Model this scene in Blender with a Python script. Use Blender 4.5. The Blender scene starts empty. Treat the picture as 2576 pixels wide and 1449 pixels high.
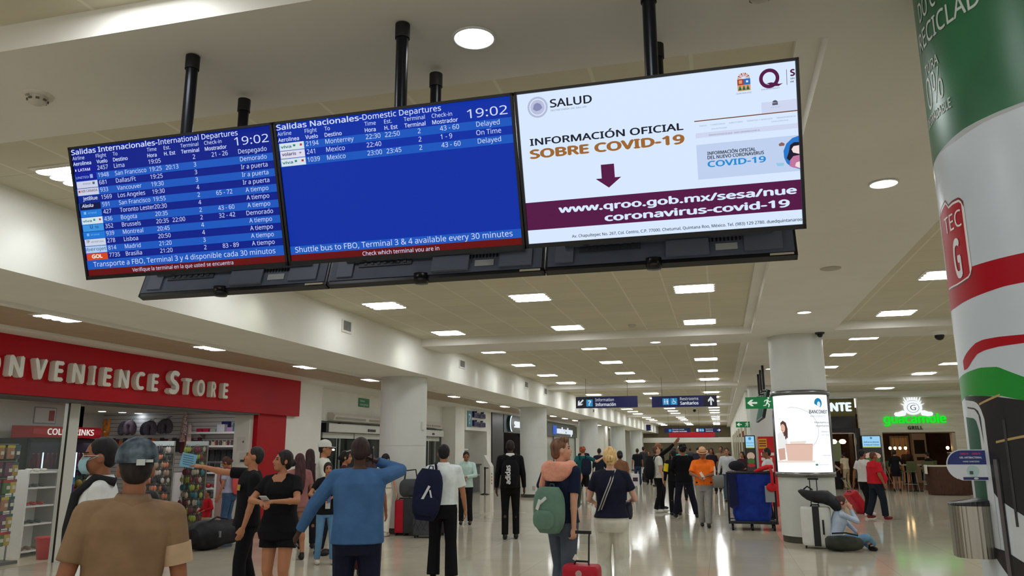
import bpy, bmesh, math, random
import numpy as np
from mathutils import Vector, Matrix
PI = math.pi
sc = bpy.context.scene
COL = sc.collection
# ------------------------------------------------------------------ camera
cam_d = bpy.data.cameras.new('camera')
cam_d.sensor_fit = 'HORIZONTAL'; cam_d.sensor_width = 36.0; cam_d.lens = 1946.4 / 2576 * 36.0
cam_d.clip_start = 0.05; cam_d.clip_end = 300
cam = bpy.data.objects.new('camera', cam_d); COL.objects.link(cam); sc.camera = cam
_th, _ps, _ro = .206845, .257357, -.004648
_f = Vector((-math.sin(_ps)*math.cos(_th), math.cos(_ps)*math.cos(_th), math.sin(_th)))
_r = Vector((math.cos(_ps), math.sin(_ps), 0)); _u = _r.cross(_f)
_r2 = _r*math.cos(_ro) + _u*math.sin(_ro); _u2 = _u*math.cos(_ro) - _r*math.sin(_ro)
_m = Matrix.Identity(4)
for i in range(3): _m[i][0] = _r2[i]; _m[i][1] = _u2[i]; _m[i][2] = -_f[i]
_m[2][3] = 1.6
cam.matrix_world = _m
# ------------------------------------------------------------------ world, exposure
w = bpy.data.worlds.new('world'); sc.world = w; w.use_nodes = True
bg = w.node_tree.nodes['Background']; bg.inputs[0].default_value = (1.0, .98, .93, 1); bg.inputs[1].default_value = 1.0
sc.view_settings.view_transform = 'Standard'; sc.view_settings.look = 'None'
sc.view_settings.gamma = 1.0; sc.view_settings.use_curve_mapping = False
sc.view_settings.exposure = 0.0
sc.cycles.use_denoising = True
sc.cycles.max_bounces = 7; sc.cycles.diffuse_bounces = 5; sc.cycles.glossy_bounces = 3
sc.cycles.transmission_bounces = 4; sc.cycles.transparent_max_bounces = 6
sc.cycles.caustics_reflective = False; sc.cycles.caustics_refractive = False
sc.cycles.sample_clamp_indirect = 4.0
PANEL = 18.5          # luminance of the fluorescent ceiling panels
WALL_WASH = 7.0      # watts of each wall-washing spot along the bulkhead
# ------------------------------------------------------------------ helpers
def lin(c):
    out = []
    for x in c[:3]:
        x = x/255.0
        out.append(x/12.92 if x <= .04045 else ((x+.055)/1.055)**2.4)
    return (out[0], out[1], out[2], 1.0)
_mats = {}
def M(c, rough=.6, metal=0.0, emit=0.0, spec=.4, key=None, coat=0.0, alpha=1.0):
    """plain procedural material, c in sRGB 0-255; emit = emission strength"""
    k = (tuple(c), rough, metal, emit, spec, key, coat, alpha)
    if k in _mats: return _mats[k]
    m = bpy.data.materials.new(key or 'paint'); m.use_nodes = True
    b = m.node_tree.nodes['Principled BSDF']
    b.inputs['Base Color'].default_value = lin(c)
    b.inputs['Roughness'].default_value = rough; b.inputs['Metallic'].default_value = metal
    b.inputs['Specular IOR Level'].default_value = spec
    b.inputs['Coat Weight'].default_value = coat
    b.inputs['Alpha'].default_value = alpha
    if emit > 0:
        b.inputs['Emission Color'].default_value = lin(c); b.inputs['Emission Strength'].default_value = emit
        if emit >= .3 and rough >= .6: b.inputs['Base Color'].default_value = (.01, .01, .01, 1); b.inputs['Specular IOR Level'].default_value = .05
    m.diffuse_color = lin(c)
    _mats[k] = m; return m
def mottled(name, c1, c2, scale=8, rough=.8, detail=3, stretch=(1,1,1), bump=0.0, spec=.3, lo=.35, hi=.65):
    if name in _mats: return _mats[name]
    m = bpy.data.materials.new(name); m.use_nodes = True; nt = m.node_tree; N = nt.nodes; L = nt.links
    b = N['Principled BSDF']; tc = N.new('ShaderNodeTexCoord'); mp = N.new('ShaderNodeMapping')
    mp.inputs['Scale'].default_value = stretch
    nz = N.new('ShaderNodeTexNoise'); nz.inputs['Scale'].default_value = scale; nz.inputs['Detail'].default_value = detail
    rp = N.new('ShaderNodeValToRGB'); rp.color_ramp.elements[0].color = lin(c1); rp.color_ramp.elements[1].color = lin(c2)
    rp.color_ramp.elements[0].position = lo; rp.color_ramp.elements[1].position = hi
    L.new(tc.outputs['Object'], mp.inputs[0]); L.new(mp.outputs[0], nz.inputs['Vector'])
    L.new(nz.outputs['Fac'], rp.inputs[0]); L.new(rp.outputs[0], b.inputs['Base Color'])
    b.inputs['Roughness'].default_value = rough; b.inputs['Specular IOR Level'].default_value = spec
    if bump:
        bp = N.new('ShaderNodeBump'); bp.inputs['Strength'].default_value = bump; bp.inputs['Distance'].default_value = .01
        L.new(nz.outputs['Fac'], bp.inputs['Height']); L.new(bp.outputs[0], b.inputs['Normal'])
    m.diffuse_color = lin(c1); _mats[name] = m; return m
def tiled(name, c, cl, px, py, wd, ox=0, oy=0, rough=.8, var=.0, noise=0.0, nscale=2.0, spec=.3, coat=0.0, axes='xy', cl2=None, wd2=None, nstretch=(1,1,1)):
    """surface of px by py tiles (metres) with joints of width wd; slight tone change from tile to tile"""
    if name in _mats: return _mats[name]
    m = bpy.data.materials.new(name); m.use_nodes = True; nt = m.node_tree; N = nt.nodes; L = nt.links
    b = N['Principled BSDF']; tc = N.new('ShaderNodeTexCoord'); sp = N.new('ShaderNodeSeparateXYZ')
    L.new(tc.outputs['Object'], sp.inputs[0])
    def math_(op, a, bb=None):
        n = N.new('ShaderNodeMath'); n.operation = op
        for i, q in enumerate((a, bb)):
            if q is None: continue
            if isinstance(q, (int, float)): n.inputs[i].default_value = q
            else: L.new(q, n.inputs[i])
        return n.outputs[0]
    A = sp.outputs[axes[0].upper()]; B = sp.outputs[axes[1].upper()]
    u = math_('DIVIDE', math_('ADD', A, ox+100*px), px); v = math_('DIVIDE', math_('ADD', B, oy+100*py), py)
    fu = math_('FRACT', u); fv = math_('FRACT', v)
    ju = math_('LESS_THAN', fu, wd/px); jv = math_('LESS_THAN', fv, (wd2 if wd2 is not None else wd)/py)
    cell = N.new('ShaderNodeCombineXYZ'); L.new(math_('FLOOR', u), cell.inputs[0]); L.new(math_('FLOOR', v), cell.inputs[1])
    wn = N.new('ShaderNodeTexWhiteNoise'); wn.noise_dimensions = '3D'; L.new(cell.outputs[0], wn.inputs['Vector'])
    nz = N.new('ShaderNodeTexNoise'); nz.inputs['Scale'].default_value = nscale; nz.inputs['Detail'].default_value = 5
    mp = N.new('ShaderNodeMapping'); mp.inputs['Scale'].default_value = nstretch
    L.new(tc.outputs['Object'], mp.inputs[0]); L.new(mp.outputs[0], nz.inputs['Vector'])
    k = math_('ADD', math_('MULTIPLY', math_('SUBTRACT', wn.outputs['Value'], .5), var*2),
              math_('MULTIPLY', math_('SUBTRACT', nz.outputs['Fac'], .5), noise*2))
    k = math_('ADD', k, 1.0)
    mx = N.new('ShaderNodeMix'); mx.data_type = 'RGBA'; mx.blend_type = 'MULTIPLY'; mx.inputs['Factor'].default_value = 1
    mx.inputs['A'].default_value = lin(c); cc = N.new('ShaderNodeCombineXYZ')
    for i in range(3): L.new(k, cc.inputs[i])
    L.new(cc.outputs[0], mx.inputs['B'])
    m1 = N.new('ShaderNodeMix'); m1.data_type = 'RGBA'; m1.inputs['B'].default_value = lin(cl)
    L.new(ju, m1.inputs['Factor']); L.new(mx.outputs['Result'], m1.inputs['A'])
    m2 = N.new('ShaderNodeMix'); m2.data_type = 'RGBA'; m2.inputs['B'].default_value = lin(cl2 or cl)
    L.new(jv, m2.inputs['Factor']); L.new(m1.outputs['Result'], m2.inputs['A'])
    L.new(m2.outputs['Result'], b.inputs['Base Color'])
    b.inputs['Roughness'].default_value = rough; b.inputs['Specular IOR Level'].default_value = spec; b.inputs['Coat Weight'].default_value = coat
    b.inputs['Coat Roughness'].default_value = .06
    _mats[name] = m; return m

class MB:
    def __init__(s): s.v = []; s.f = []; s.m = []; s.sm = []
    def add(s, vs, fs, mat=0, smooth=False):
        o = len(s.v); s.v += [tuple(v) for v in vs]
        for f in fs: s.f.append(tuple(i+o for i in f)); s.m.append(mat); s.sm.append(smooth)
        return s
    def box(s, c, d, mat=0, R=None):
        x, y, z = d[0]/2, d[1]/2, d[2]/2
        vs = [Vector(p) for p in ((-x,-y,-z),(x,-y,-z),(x,y,-z),(-x,y,-z),(-x,-y,z),(x,-y,z),(x,y,z),(-x,y,z))]
        if R is not None: vs = [R @ v for v in vs]
        c = Vector(c); vs = [v + c for v in vs]
        return s.add(vs, [(0,3,2,1),(4,5,6,7),(0,1,5,4),(1,2,6,5),(2,3,7,6),(3,0,4,7)], mat)
    def bx(s, x0, x1, y0, y1, z0, z1, mat=0):
        return s.box(((x0+x1)/2,(y0+y1)/2,(z0+z1)/2), (x1-x0,y1-y0,z1-z0), mat)
    def cyl(s, p0, p1, r0, r1=None, n=14, mat=0, smooth=True):
        r1 = r0 if r1 is None else r1; p0 = Vector(p0); p1 = Vector(p1); d = (p1-p0).normalized()
        a = d.orthogonal().normalized(); b = d.cross(a)
        ring = lambda p, r: [p + (a*math.cos(2*PI*i/n) + b*math.sin(2*PI*i/n))*r for i in range(n)]
        s.add(ring(p0, r0) + ring(p1, r1), [(i,(i+1)%n,n+(i+1)%n,n+i) for i in range(n)], mat, smooth)
        s.add(ring(p0, r0), [tuple(range(n-1,-1,-1))], mat); s.add(ring(p1, r1), [tuple(range(n))], mat); return s
    def tube(s, pts, r, n=8, mat=0):
        pts = [Vector(p) for p in pts]; R = []
        for i, p in enumerate(pts):
            d = (pts[min(i+1,len(pts)-1)] - pts[max(i-1,0)]).normalized()
            if i == 0: a = d.orthogonal().normalized()
            else: a = (a - d*a.dot(d)).normalized()
            b = d.cross(a); rr = r[i] if isinstance(r, (list, tuple)) else r
            R.append([p + (a*math.cos(2*PI*k/n) + b*math.sin(2*PI*k/n))*rr for k in range(n)])
        return s.loft(R, mat)
    def loft(s, rings, mat=0, smooth=True, caps=True):
        n = len(rings[0]); vs = [v for r in rings for v in r]; fs = []
        for j in range(len(rings)-1):
            for i in range(n): fs.append((j*n+i, j*n+(i+1)%n, (j+1)*n+(i+1)%n, (j+1)*n+i))
        s.add(vs, fs, mat, smooth)
        if caps: s.add(rings[0], [tuple(range(n-1,-1,-1))], mat); s.add(rings[-1], [tuple(range(n))], mat)
        return s
    def lathe(s, prof, c=(0,0,0), n=24, mat=0, smooth=True):
        c = Vector(c)
        return s.loft([[c + Vector((max(r,1e-4)*math.cos(2*PI*i/n), max(r,1e-4)*math.sin(2*PI*i/n), z)) for i in range(n)] for r, z in prof], mat, smooth)
    def ell(s, c, r, n=14, k=9, mat=0, R=None):
        c = Vector(c); rings = []
        for j in range(k+1):
            t = -PI/2 + PI*j/k; q = max(math.cos(t), .02)
            ring = [Vector((r[0]*q*math.cos(2*PI*i/n), r[1]*q*math.sin(2*PI*i/n), r[2]*math.sin(t))) for i in range(n)]
            rings.append([c + (R @ v if R is not None else v) for v in ring])
        return s.loft(rings, mat)
    def prism(s, poly, o, u, v, d, mat=0, back=True):
        """polygon (a,b) in the plane o+a*u+b*v, thickness d along u x v"""
        o = Vector(o); u = Vector(u); v = Vector(v); w_ = u.cross(v).normalized()*d; n = len(poly)
        ar = sum(poly[i][0]*poly[(i+1)%n][1]-poly[(i+1)%n][0]*poly[i][1] for i in range(n))
        if ar < 0: poly = poly[::-1]
        A = [o + u*a + v*b for a, b in poly]; B = [p + w_ for p in A]
        s.add(A + B, [(i,(i+1)%n,n+(i+1)%n,n+i) for i in range(n)], mat)
        s.add(B, [tuple(range(n))], mat)
        if back: s.add(A, [tuple(range(n-1,-1,-1))], mat)
        return s
    def quad(s, a, b, c, d, mat=0): return s.add([a,b,c,d], [(0,1,2,3)], mat)
    def build(s, name, mats, parent=None, loc=None, bevel=0.0, seg=2):
        me = bpy.data.meshes.new(name); me.from_pydata([tuple(v) for v in s.v], [], s.f)
        if not isinstance(mats, (list, tuple)): mats = [mats]
        for m in mats: me.materials.append(m)
        me.polygons.foreach_set('material_index', s.m); me.polygons.foreach_set('use_smooth', s.sm); me.update()
        o = bpy.data.objects.new(name, me); COL.objects.link(o)
        if parent: o.parent = parent
        if loc: o.location = loc
        if bevel:
            b = o.modifiers.new('bevel', 'BEVEL'); b.width = bevel; b.segments = seg; b.limit_method = 'ANGLE'; b.angle_limit = math.radians(40)
        return o
def tag(o, label, cat, group=None, kind=None):
    o['label'] = label; o['category'] = cat
    if group: o['group'] = group
    if kind: o['kind'] = kind
    return o
def struct(o, label=None):
    o['kind'] = 'structure'
    if label: o['label'] = label
    return o
def thing(name, label, cat, loc=(0,0,0), rz=0.0, group=None):
    o = bpy.data.objects.new(name, None); COL.objects.link(o); o.empty_display_size = .1
    o.location = loc; o.rotation_euler = (0,0,rz); return tag(o, label, cat, group)
def kids(o): return [c for c in bpy.data.objects if c.parent == o]
def copy_tree(o, parent=None, ch=None):
    c = o.copy(); COL.objects.link(c)
    if parent: c.parent = parent
    for k in (o.children): copy_tree(k, c)
    return c
def dup(o, loc, label=None, rz=None, group=None):
    c = copy_tree(o); c.location = loc
    if rz is not None: c.rotation_euler = (0,0,rz)
    if label: c['label'] = label
    if group: c['group'] = group
    return c
# ---- lettering: outlines of Blender's own font as flat or thick faces
_tc = {}
try: SANS = bpy.data.fonts.load(bpy.utils.resource_path('LOCAL') + '/datafiles/fonts/NotoSansHebrew-Regular.woff2')   # the sans face that ships with Blender
except Exception: SANS = None
def glyphs(s, bold=0.0, depth=0.0, space=1.0, shear=0.0, res=2):
    k = (s, bold, depth, space, shear, res)
    if k in _tc: return _tc[k]
    cu = bpy.data.curves.new('lettering', 'FONT'); cu.body = s; cu.size = 1.0
    if SANS: cu.font = SANS
    cu.resolution_u = res
    cu.offset = bold; cu.extrude = depth; cu.space_character = space; cu.shear = shear
    o = bpy.data.objects.new('lettering', cu); me = o.to_mesh()
    v = [tuple(p.co) for p in me.vertices]; f = [tuple(p.vertices) for p in me.polygons]
    o.to_mesh_clear(); bpy.data.objects.remove(o); bpy.data.curves.remove(cu)
    _tc[k] = (v, f); return v, f
CAP = None
def text(mb, s, o, u, v, h, w=None, align='L', bold=0.0, mat=0, depth=0.0, space=1.0, shear=0.0, fn=None, res=2):
    """write s with cap height h from baseline point o along u, up v; w stretches to a total width; fn maps (a,b,c) to 3D instead"""
    global CAP
    if CAP is None: CAP = max(p[1] for p in glyphs('H')[0])
    vs, fs = glyphs(s, 0.0, depth/h*CAP if depth else 0.0, space, shear, res)
    if not vs: return
    if bold > .006:      # heavier weight: the outline laid down again a little to each side
        v0, f0, n_ = vs, fs, len(vs); vs, fs = [], []; k0 = h/CAP
        for q, (dx, dy) in enumerate(((-1,0),(1,0),(0,-.8),(0,.8))):
            vs += [(p[0]+dx*bold*.8, p[1]+dy*bold*.8, p[2]*(1-.012*q)+.0003*q/k0) for p in v0]; fs += [tuple(i+q*n_ for i in f) for f in f0]
    k = h/CAP; x0 = min(p[0] for p in vs); x1 = max(p[0] for p in vs)
    kx = k if w is None else w/(x1-x0)
    tw = (x1-x0)*kx; off = {'L': 0, 'C': -tw/2, 'R': -tw}[align]
    if fn is None:
        o = Vector(o); u = Vector(u).normalized(); v = Vector(v).normalized(); n = u.cross(v)
        out = [o + u*((p[0]-x0)*kx+off) + v*(p[1]*k) + n*(p[2]*k+depth) for p in vs]
    else:
        out = [fn((p[0]-x0)*kx+off, p[1]*k, p[2]*k) for p in vs]
    mb.add(out, fs, mat)
    return tw
def V(*a): return Vector(a)
WHITE = M((232,232,228), .55, key='white paint'); BLACK = M((18,18,20), .5, key='black plastic')
STEEL = M((190,190,188), .3, 1.0, key='brushed steel'); CHROME = M((215,215,215), .12, 1.0, key='chrome')
DARK = M((45,46,50), .45, key='dark plastic')
# ------------------------------------------------------------------ the hall
paint = mottled('wall paint', (226,225,216), (231,230,221), 1.5, .75)
paint_b = mottled('beam paint', (222,219,211), (226,224,216), 1.2, .7)
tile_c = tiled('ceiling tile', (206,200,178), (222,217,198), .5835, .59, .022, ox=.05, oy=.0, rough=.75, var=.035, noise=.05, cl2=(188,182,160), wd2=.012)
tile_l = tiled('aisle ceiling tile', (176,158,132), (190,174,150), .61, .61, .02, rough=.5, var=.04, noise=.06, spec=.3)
floor_m = tiled('polished floor', (190,182,162), (158,149,129), 1.2, 1.2, .006, ox=.25, oy=.4, rough=.095, var=.05, noise=.16, nscale=1.3, spec=.15)
b = MB().bx(-20, 12, -7, 80, -.12, 0); struct(b.build('floor', floor_m))
b = MB(); b.bx(-5.7, .65, -7, 78, 3.8, 3.9); struct(b.build('ceiling', tile_c))
b = MB(); b.bx(2.05, 11, -7, 34.4, 3.8, 3.9); struct(b.build('ceiling_right', tile_c))
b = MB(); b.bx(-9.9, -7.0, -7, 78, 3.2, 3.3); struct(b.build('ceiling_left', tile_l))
BEAMS = [(-8.9,-7.9),(2.9,3.88),(14.5,15.72),(26.4,27.6),(38.2,39.4),(50.0,51.2),(61.8,63.0)]
n = 0
for (y0, y1) in BEAMS:
    n += 1
    b = MB(); b.bx(-5.7, .65, y0, y1, 3.65, 3.9)
    if y0 < 34: b.bx(2.05, 11, y0, y1, 3.65, 3.9)
    struct(b.build('trim_%d' % n, paint_b))
b = MB(); b.bx(.65, 2.05, -7, 78, 3.65, 3.95); n += 1; struct(b.build('trim_%d' % n, paint_b))
# raised edge moulding where the tiles meet the long beam
b = MB()
for i in range(len(BEAMS)-1): b.bx(.52, .65, BEAMS[i][1], BEAMS[i+1][0], 3.76, 3.8)
n += 1; struct(b.build('trim_%d' % n, paint_b))
# bulkhead between the main hall and the lower aisle on the shop side
b = MB(); b.bx(-7.0, -5.7, -7, 78, 3.1, 3.95); struct(b.build('wall_bulkhead', paint))
b = MB(); b.bx(-7.02, -6.9, -7, 78, 3.07, 3.1); n += 1; struct(b.build('trim_%d' % n, paint_b))
# cornice above the shop fascias
b = MB(); b.bx(-9.9, -8.75, -7, 78, 3.17, 3.2); n += 1; struct(b.build('trim_%d' % n, paint))
# shop-side wall
b = MB()
b.bx(-10.1, -9.32, 15.6, 17.2, 0, 3.2)
b.bx(-10.1, -9.75, 17.2, 27.0, 2.36, 3.2)
b.bx(-10.1, -9.25, 27.0, 28.05, 0, 3.2)
b.bx(-11.5, -10.6, 28.05, 31.0, 0, 3.2)
b.bx(-10.1, -9.2, 28.05, 30.85, 2.36, 3.17)
b.bx(-10.6, -9.25, 31.0, 31.6, 0, 3.2)
b.bx(-10.1, -9.3, 51.7, 53.0, 0, 3.2)
b.bx(-10.1, -7.6, 53.0, 55.2, 0, 3.2)
b.bx(-10.1, -9.0, 57.2, 58.6, 0, 3.2); b.bx(-10.1, -9.0, 55.2, 78, 2.5, 3.2)
b.bx(-10.1, -9.0, 62, 63, 0, 2.5); b.bx(-10.1, -9.0, 67, 68, 0, 2.5)
b.bx(-11.9,-9.6,51.6,51.7,0,3.2); b.bx(-11.9,-9.62,31.55,31.62,0,3.2); b.bx(-11.9,-11.8,31.6,51.7,0,3.2)
struct(b.build('wall_left', paint))
b = MB(); b.bx(-10.0, -9.6, 55.2, 78, 0, 2.5); struct(b.build('wall_far_shops', M((36,48,50), .25)))
b = MB(); b.bx(-9.9, -9.8, -7, 5.4, 0, 3.2); struct(b.build('wall_near_left', paint))
# far end: low soffit across the hall
b = MB(); b.bx(-7.0, 1.0, 70, 70.6, 2.2, 2.62); b.bx(-10, -6.6, 70, 70.6, 0, 3.2); struct(b.build('wall_end', paint))
b = MB(); b.bx(-10, 1.2, 77, 77.4, 0, 3.9); struct(b.build('wall_back', M((150,140,112), .7)))
# restaurant facade and block on the right
stone = mottled('limestone cladding', (204,196,178), (222,214,198), 2.2, .6, 6, (0.35,1,4))
b = MB(); b.bx(5.5, 6.33, 34.5, 34.8, 0, 3.75); b.bx(8.98, 11, 34.5, 34.8, 0, 3.75); b.bx(6.33, 8.98, 34.5, 34.8, 2.24, 3.75)
struct(b.build('wall_restaurant', stone))
b = MB(); b.bx(2.05, 11, 33.3, 34.5, 3.62, 3.85); n += 1; struct(b.build('trim_%d' % n, paint_b))
b = MB(); b.bx(11, 11.2, -7, 45, 0, 3.9); struct(b.build('wall_right', paint))
b = MB(); b.bx(.95, 2.6, 29, 78, 0, 3.65); struct(b.build('wall_block', paint))
# dark box added behind the glass entrance doors: stands for night, blocks world light
night = M((6,8,10), .9, key='night')
b = MB(); b.bx(-14.6, -14.5, 16.6, 34, 0, 3.3); b.bx(-14.6, -9.9, 28.1, 28.2, 0, 3.3); b.bx(-14.6, -10.1, 16.6, 28.1, 3.3, 3.4)
b.bx(-14.6,-10.1,17.4,28.1,-.05,.012)
struct(b.build('night_box', night))

# ---- round columns
col_m = mottled('column paint', (200,203,198), (206,209,204), 1.1, .42, spec=.45)
def column(name, label, x, y, r, z, group=None):
    t = thing(name, label, 'column', (x, y, 0))
    b = MB(); b.lathe([(r, .11), (r, z)], n=48); b.build('shaft', col_m, t)
    b = MB(); b.lathe([(r+.004, z*.55), (r+.004, z*.55+.006)], n=48, mat=0); b.build('seam', M((190,191,183), .5), t)
    b = MB(); b.lathe([(r-.02, 0.001), (r-.02, .11)], n=48); b.build('plinth', M((70,66,60), .5), t)
    return t
c1 = column('round_column', 'white round column standing before the first sliding glass door', -6.35, 15.2, .48, 3.1)
b = MB(); b.box((.475, -.1, 2.1), (.03, .1, .16)); b.build('switch_box', M((205,205,196), .5), c1)
c2 = column('round_column', 'white round column behind the person with the logo backpack', -6.42, 27.3, .48, 3.1)
b = MB(); b.box((.1, -.485, .32), (.1, .02, .14)); b.build('socket', M((170,168,155), .5), c2)
column('round_column', 'white round column at the end of the dark grey shop fascia', -6.4, 39.3, .48, 3.1)
column('round_column', 'white round column far down the hall on the bulkhead side', -6.4, 51.0, .48, 3.1)
column('round_column', 'white round column in line with the far hanging signs', -6.4, 62.6, .48, 3.1)
c3 = column('round_column', 'white round column behind the light box column, red stand at its foot', 1.45, 27.2, .48, 3.65)
column('round_column', 'white round column farthest down the hall beside the dark shop front', 1.4, 28.95+9.9, .46, 3.65)
# ------------------------------------------------------------------ flight screens
MT_PLAST = M((14,14,17), .35, key='bezel'); BACK = mottled('monitor back', (86,94,112), (94,102,120), 6, .5)
SW, SH = 1.19, .690          # monitor width, height
SX = [-2.58, -1.39, -.2]
YT, ZT, YB, ZB = 3.05, 3.14, 3.265, 2.49
def e_(c, k=1.0): return M(c, .6, emit=k, key='lit screen')
def monitor(name, label, x, front, content=None):
    """front: faces the camera; tilted so that the lower edge leans in"""
    yt = YT if front else 3.91
    t = thing(name, label, 'flight screen' if name != 'notice_monitor' else 'screen', (x, yt, ZT if front else ZT-.03))
    sgn = 1 if front else -1
    th = math.atan2(abs(YB-YT), ZT-ZB)
    dn = Vector((0, sgn*math.sin(th), -math.cos(th))); u = Vector((sgn, 0, 0)); nrm = Vector((0, -sgn*math.cos(th), -math.sin(th)))
    bk = -nrm
    Rm = Matrix((u, bk, -dn)).transposed()      # local axes: right, back, up
    W2 = SW/2 - .003
    at = lambda a, d, up: Rm @ Vector((a, d, up))
    def slab(mb, a0, a1, d0, d1, u0, u1, mat=0):
        mb.box(at((a0+a1)/2, (d0+d1)/2, (u0+u1)/2), (a1-a0, d1-d0, u1-u0), mat, Rm)
    b = MB()
    slab(b, -W2, W2, 0, .045, -.012, 0); slab(b, -W2, W2, 0, .045, -SH, -SH+.02)
    slab(b, -W2, -W2+.012, 0, .045, -SH, 0); slab(b, W2-.012, W2, 0, .045, -SH, 0)
    b.build('bezel', MT_PLAST, t)
    b = MB(); slab(b, -W2+.012, W2-.012, .012, .05, -SH+.02, -.012); slab(b, -W2+.1, W2-.1, .05, .075, -SH+.12, -.1)
    b.build('back_shell', BACK, t)
    # pole, cap and bracket
    py = (3.2 if front else 3.67) - yt
    b = MB(); b.cyl((0, py, -.12), (0, py, .43), .03, n=20); b.build('pole', M((26,28,34), .28, .6, key='black enamel'), t)
    b = MB(); b.cyl((0, py, .43), (0, py, .505), .036, n=20); b.build('pole_cap', M((12,12,13), .6), t)
    b = MB(); b.box((0, py, -.13), (.34, .03, .05)); b.box((0, py+ .0, -.22), (.05, .03, .2)); b.build('bracket', M((60,62,66), .4, .7), t)
    if not front:
        # the lower strip of the back is what one sees under the front row
        b = MB()
        for k in range(14): slab(b, -.42+.018*k, -.412+.018*k, .049, .053, -SH+.10, -SH+.15)
        b.build('vent', M((10,10,12), .8), t)
        b = MB(); slab(b, .12, .42, .049, .056, -SH+.09, -SH+.13)
        for k in range(7): slab(b, .15+.037*k, .165+.037*k, .055, .06, -SH+.1, -SH+.12)
        b.build('port_panel', M((56,60,70), .5), t)
        b = MB(); slab(b, -.2, .0, .049, .066, -SH+.03, -SH+.115); b.build('panel_cover', M((100,108,126), .5), t)
        b = MB(); slab(b, -.53, -.36, .049, .06, -SH+.035, -SH+.26); b.build('panel_cover', M((100,108,126), .5), t); b = MB(); slab(b, .45, .54, .049, .06, -SH+.035, -SH+.26)
        b.build('panel_cover', M((100,108,126), .5), t)
        b = MB(); slab(b, -.575, -.47, .051, .0535, -SH+.002, -SH+.012); b.build('strip_label', M((196,190,170), .6), t)
        b = MB(); slab(b, -.33, -.23, .051, .0535, -SH+.05, -SH+.085); slab(b, .5, .55, .051, .0535, -SH+.17, -SH+.2); b.build('rating_label', M((176,180,180), .6), t)
        b = MB(); b.lathe([(.001,-.02),(.035,-.018),(.04,0),(.04,.035),(.001,.035)], at(.06, .03, -SH), 16); b.build('camera_lens', M((10,10,12), .3), t)
        b = MB()
        for a in (-.32, .27): slab(b, a-.02, a+.02, .05, .1, -SH+.13, -.05); slab(b, a-.028, a-.02, .05, .115, -SH+.13, -.05)
        b.build('mounting_rail', M((120,124,126), .35, .9), t)
        b = MB()
        b.tube([at(-.1+.02*k+.03*math.sin(k*1.7), .08+.02*math.cos(k*2.1), -SH+.2+.04*math.sin(k*1.1)) for k in range(14)], .006, 6)
        b.tube([at(.48-.02*k, .07, -SH+.22-.1*math.sin(k*.33)) for k in range(10)], .004, 6)
        b.build('cable', M((12,12,13), .5), t)
        return t
    # face: a = 0..1 across, v = 0..1 down, measured on the outer frame
    def F(a, v, d=0.0): return at(-SW/2 + a*SW, .0105 - d, -v*SH)
    def rect(mb, a0, v0, a1, v1, d=.001, mat=0):
        mb.quad(F(a0,v1,d), F(a1,v1,d), F(a1,v0,d), F(a0,v0,d), mat)
    rt = at(1,0,0); up = at(0,0,1)
    def tx(mb, s, a, v, cap, a1=None, bold=0.0, align='L', mat=0, d=.0025, space=1.0, shear=0.0):
        text(mb, s, F(a, v, d), rt, up, cap*SH, None if a1 is None else (a1-a)*SW, align, bold, mat, 0, space, shear)
    content(t, F, rect, tx)
    return t
B0 = e_((4,30,138), .95); B1 = e_((8,48,166), .95); B2 = e_((26,88,192), .95); REDB = e_((112,14,16), .75); TXT = e_((206,216,250), 1.0)
WHT = e_((215,232,255), 1.0)
def header(t, tx, title, tend):
    tb = MB(); tx(tb, title.split('-')[0]+'-', .012, .058, .036, .012+(tend-.012)*.535, .022); tx(tb, title.split('-')[1], .014+(tend-.012)*.535, .058, .036, tend, .008); tb.build('title_text', TXT, t)
    tb = MB(); tx(tb, '19:02', .815, .128, .056, .972); tb.build('clock_text', TXT, t)
    tb = MB()
    for s, a in (('Airline',.014),('Flight',.136),('To',.223),('Time',.395),('Est.',.478),('Terminal',.56),('Check-in',.674)): tx(tb, s, a, .098, .026)
    for s, a in (('Aerolinea',.014),('Vuelo',.136),('Destino',.221),('Hora',.394),('H. Est',.477),('Terminal',.56),('Mostrador',.674)): tx(tb, s, a, .14, .026, None, .018)
    tb.build('column_heading_text', TXT, t)
INTL = [('LATAM','2457','Lima','19:05','','2','21 - 26','Despegado'),('UNITED','1948','San Francisco','19:25','20:13','3','','Demorado'),
 ('American','681','Dallas/Ft','19:25','','3','','Ir a puerta'),('AIR CANADA','933','Vancouver','19:30','','3','','Ir a puerta'),
 ('jetBlue','1569','Los Angeles','19:30','','4','','Ir a puerta'),('Alaska','591','San Francisco','19:55','','2','65 - 72','A tiempo'),
 ('air transat','427','Toronto Lester','20:30','','4','','A tiempo'),('viva','436','Bogota','20:35','','2','43 - 60','A tiempo'),
 ('TUI','352','Brussels','20:35','22:00','2','32 - 42','Demorado'),('air transat','939','Montreal','20:45','','4','','A tiempo'),
 ('TAP AIR PORTUGAL','278','Lisboa','20:50','','4','','A tiempo'),('iberojet','814','Madrid','21:20','','3','','A tiempo'),('GOL','7735','Brasilia','21:20','','2','83 - 89','A tiempo')]
NAT = [('viva','2194','Monterrey','22:30','22:50','2','43 - 60','Delayed'),('volaris','241','Mexico','22:40','','2','1 - 9','On Time'),('viva','1039','Mexico','23:00','23:45','2','43 - 60','Delayed')]
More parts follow.
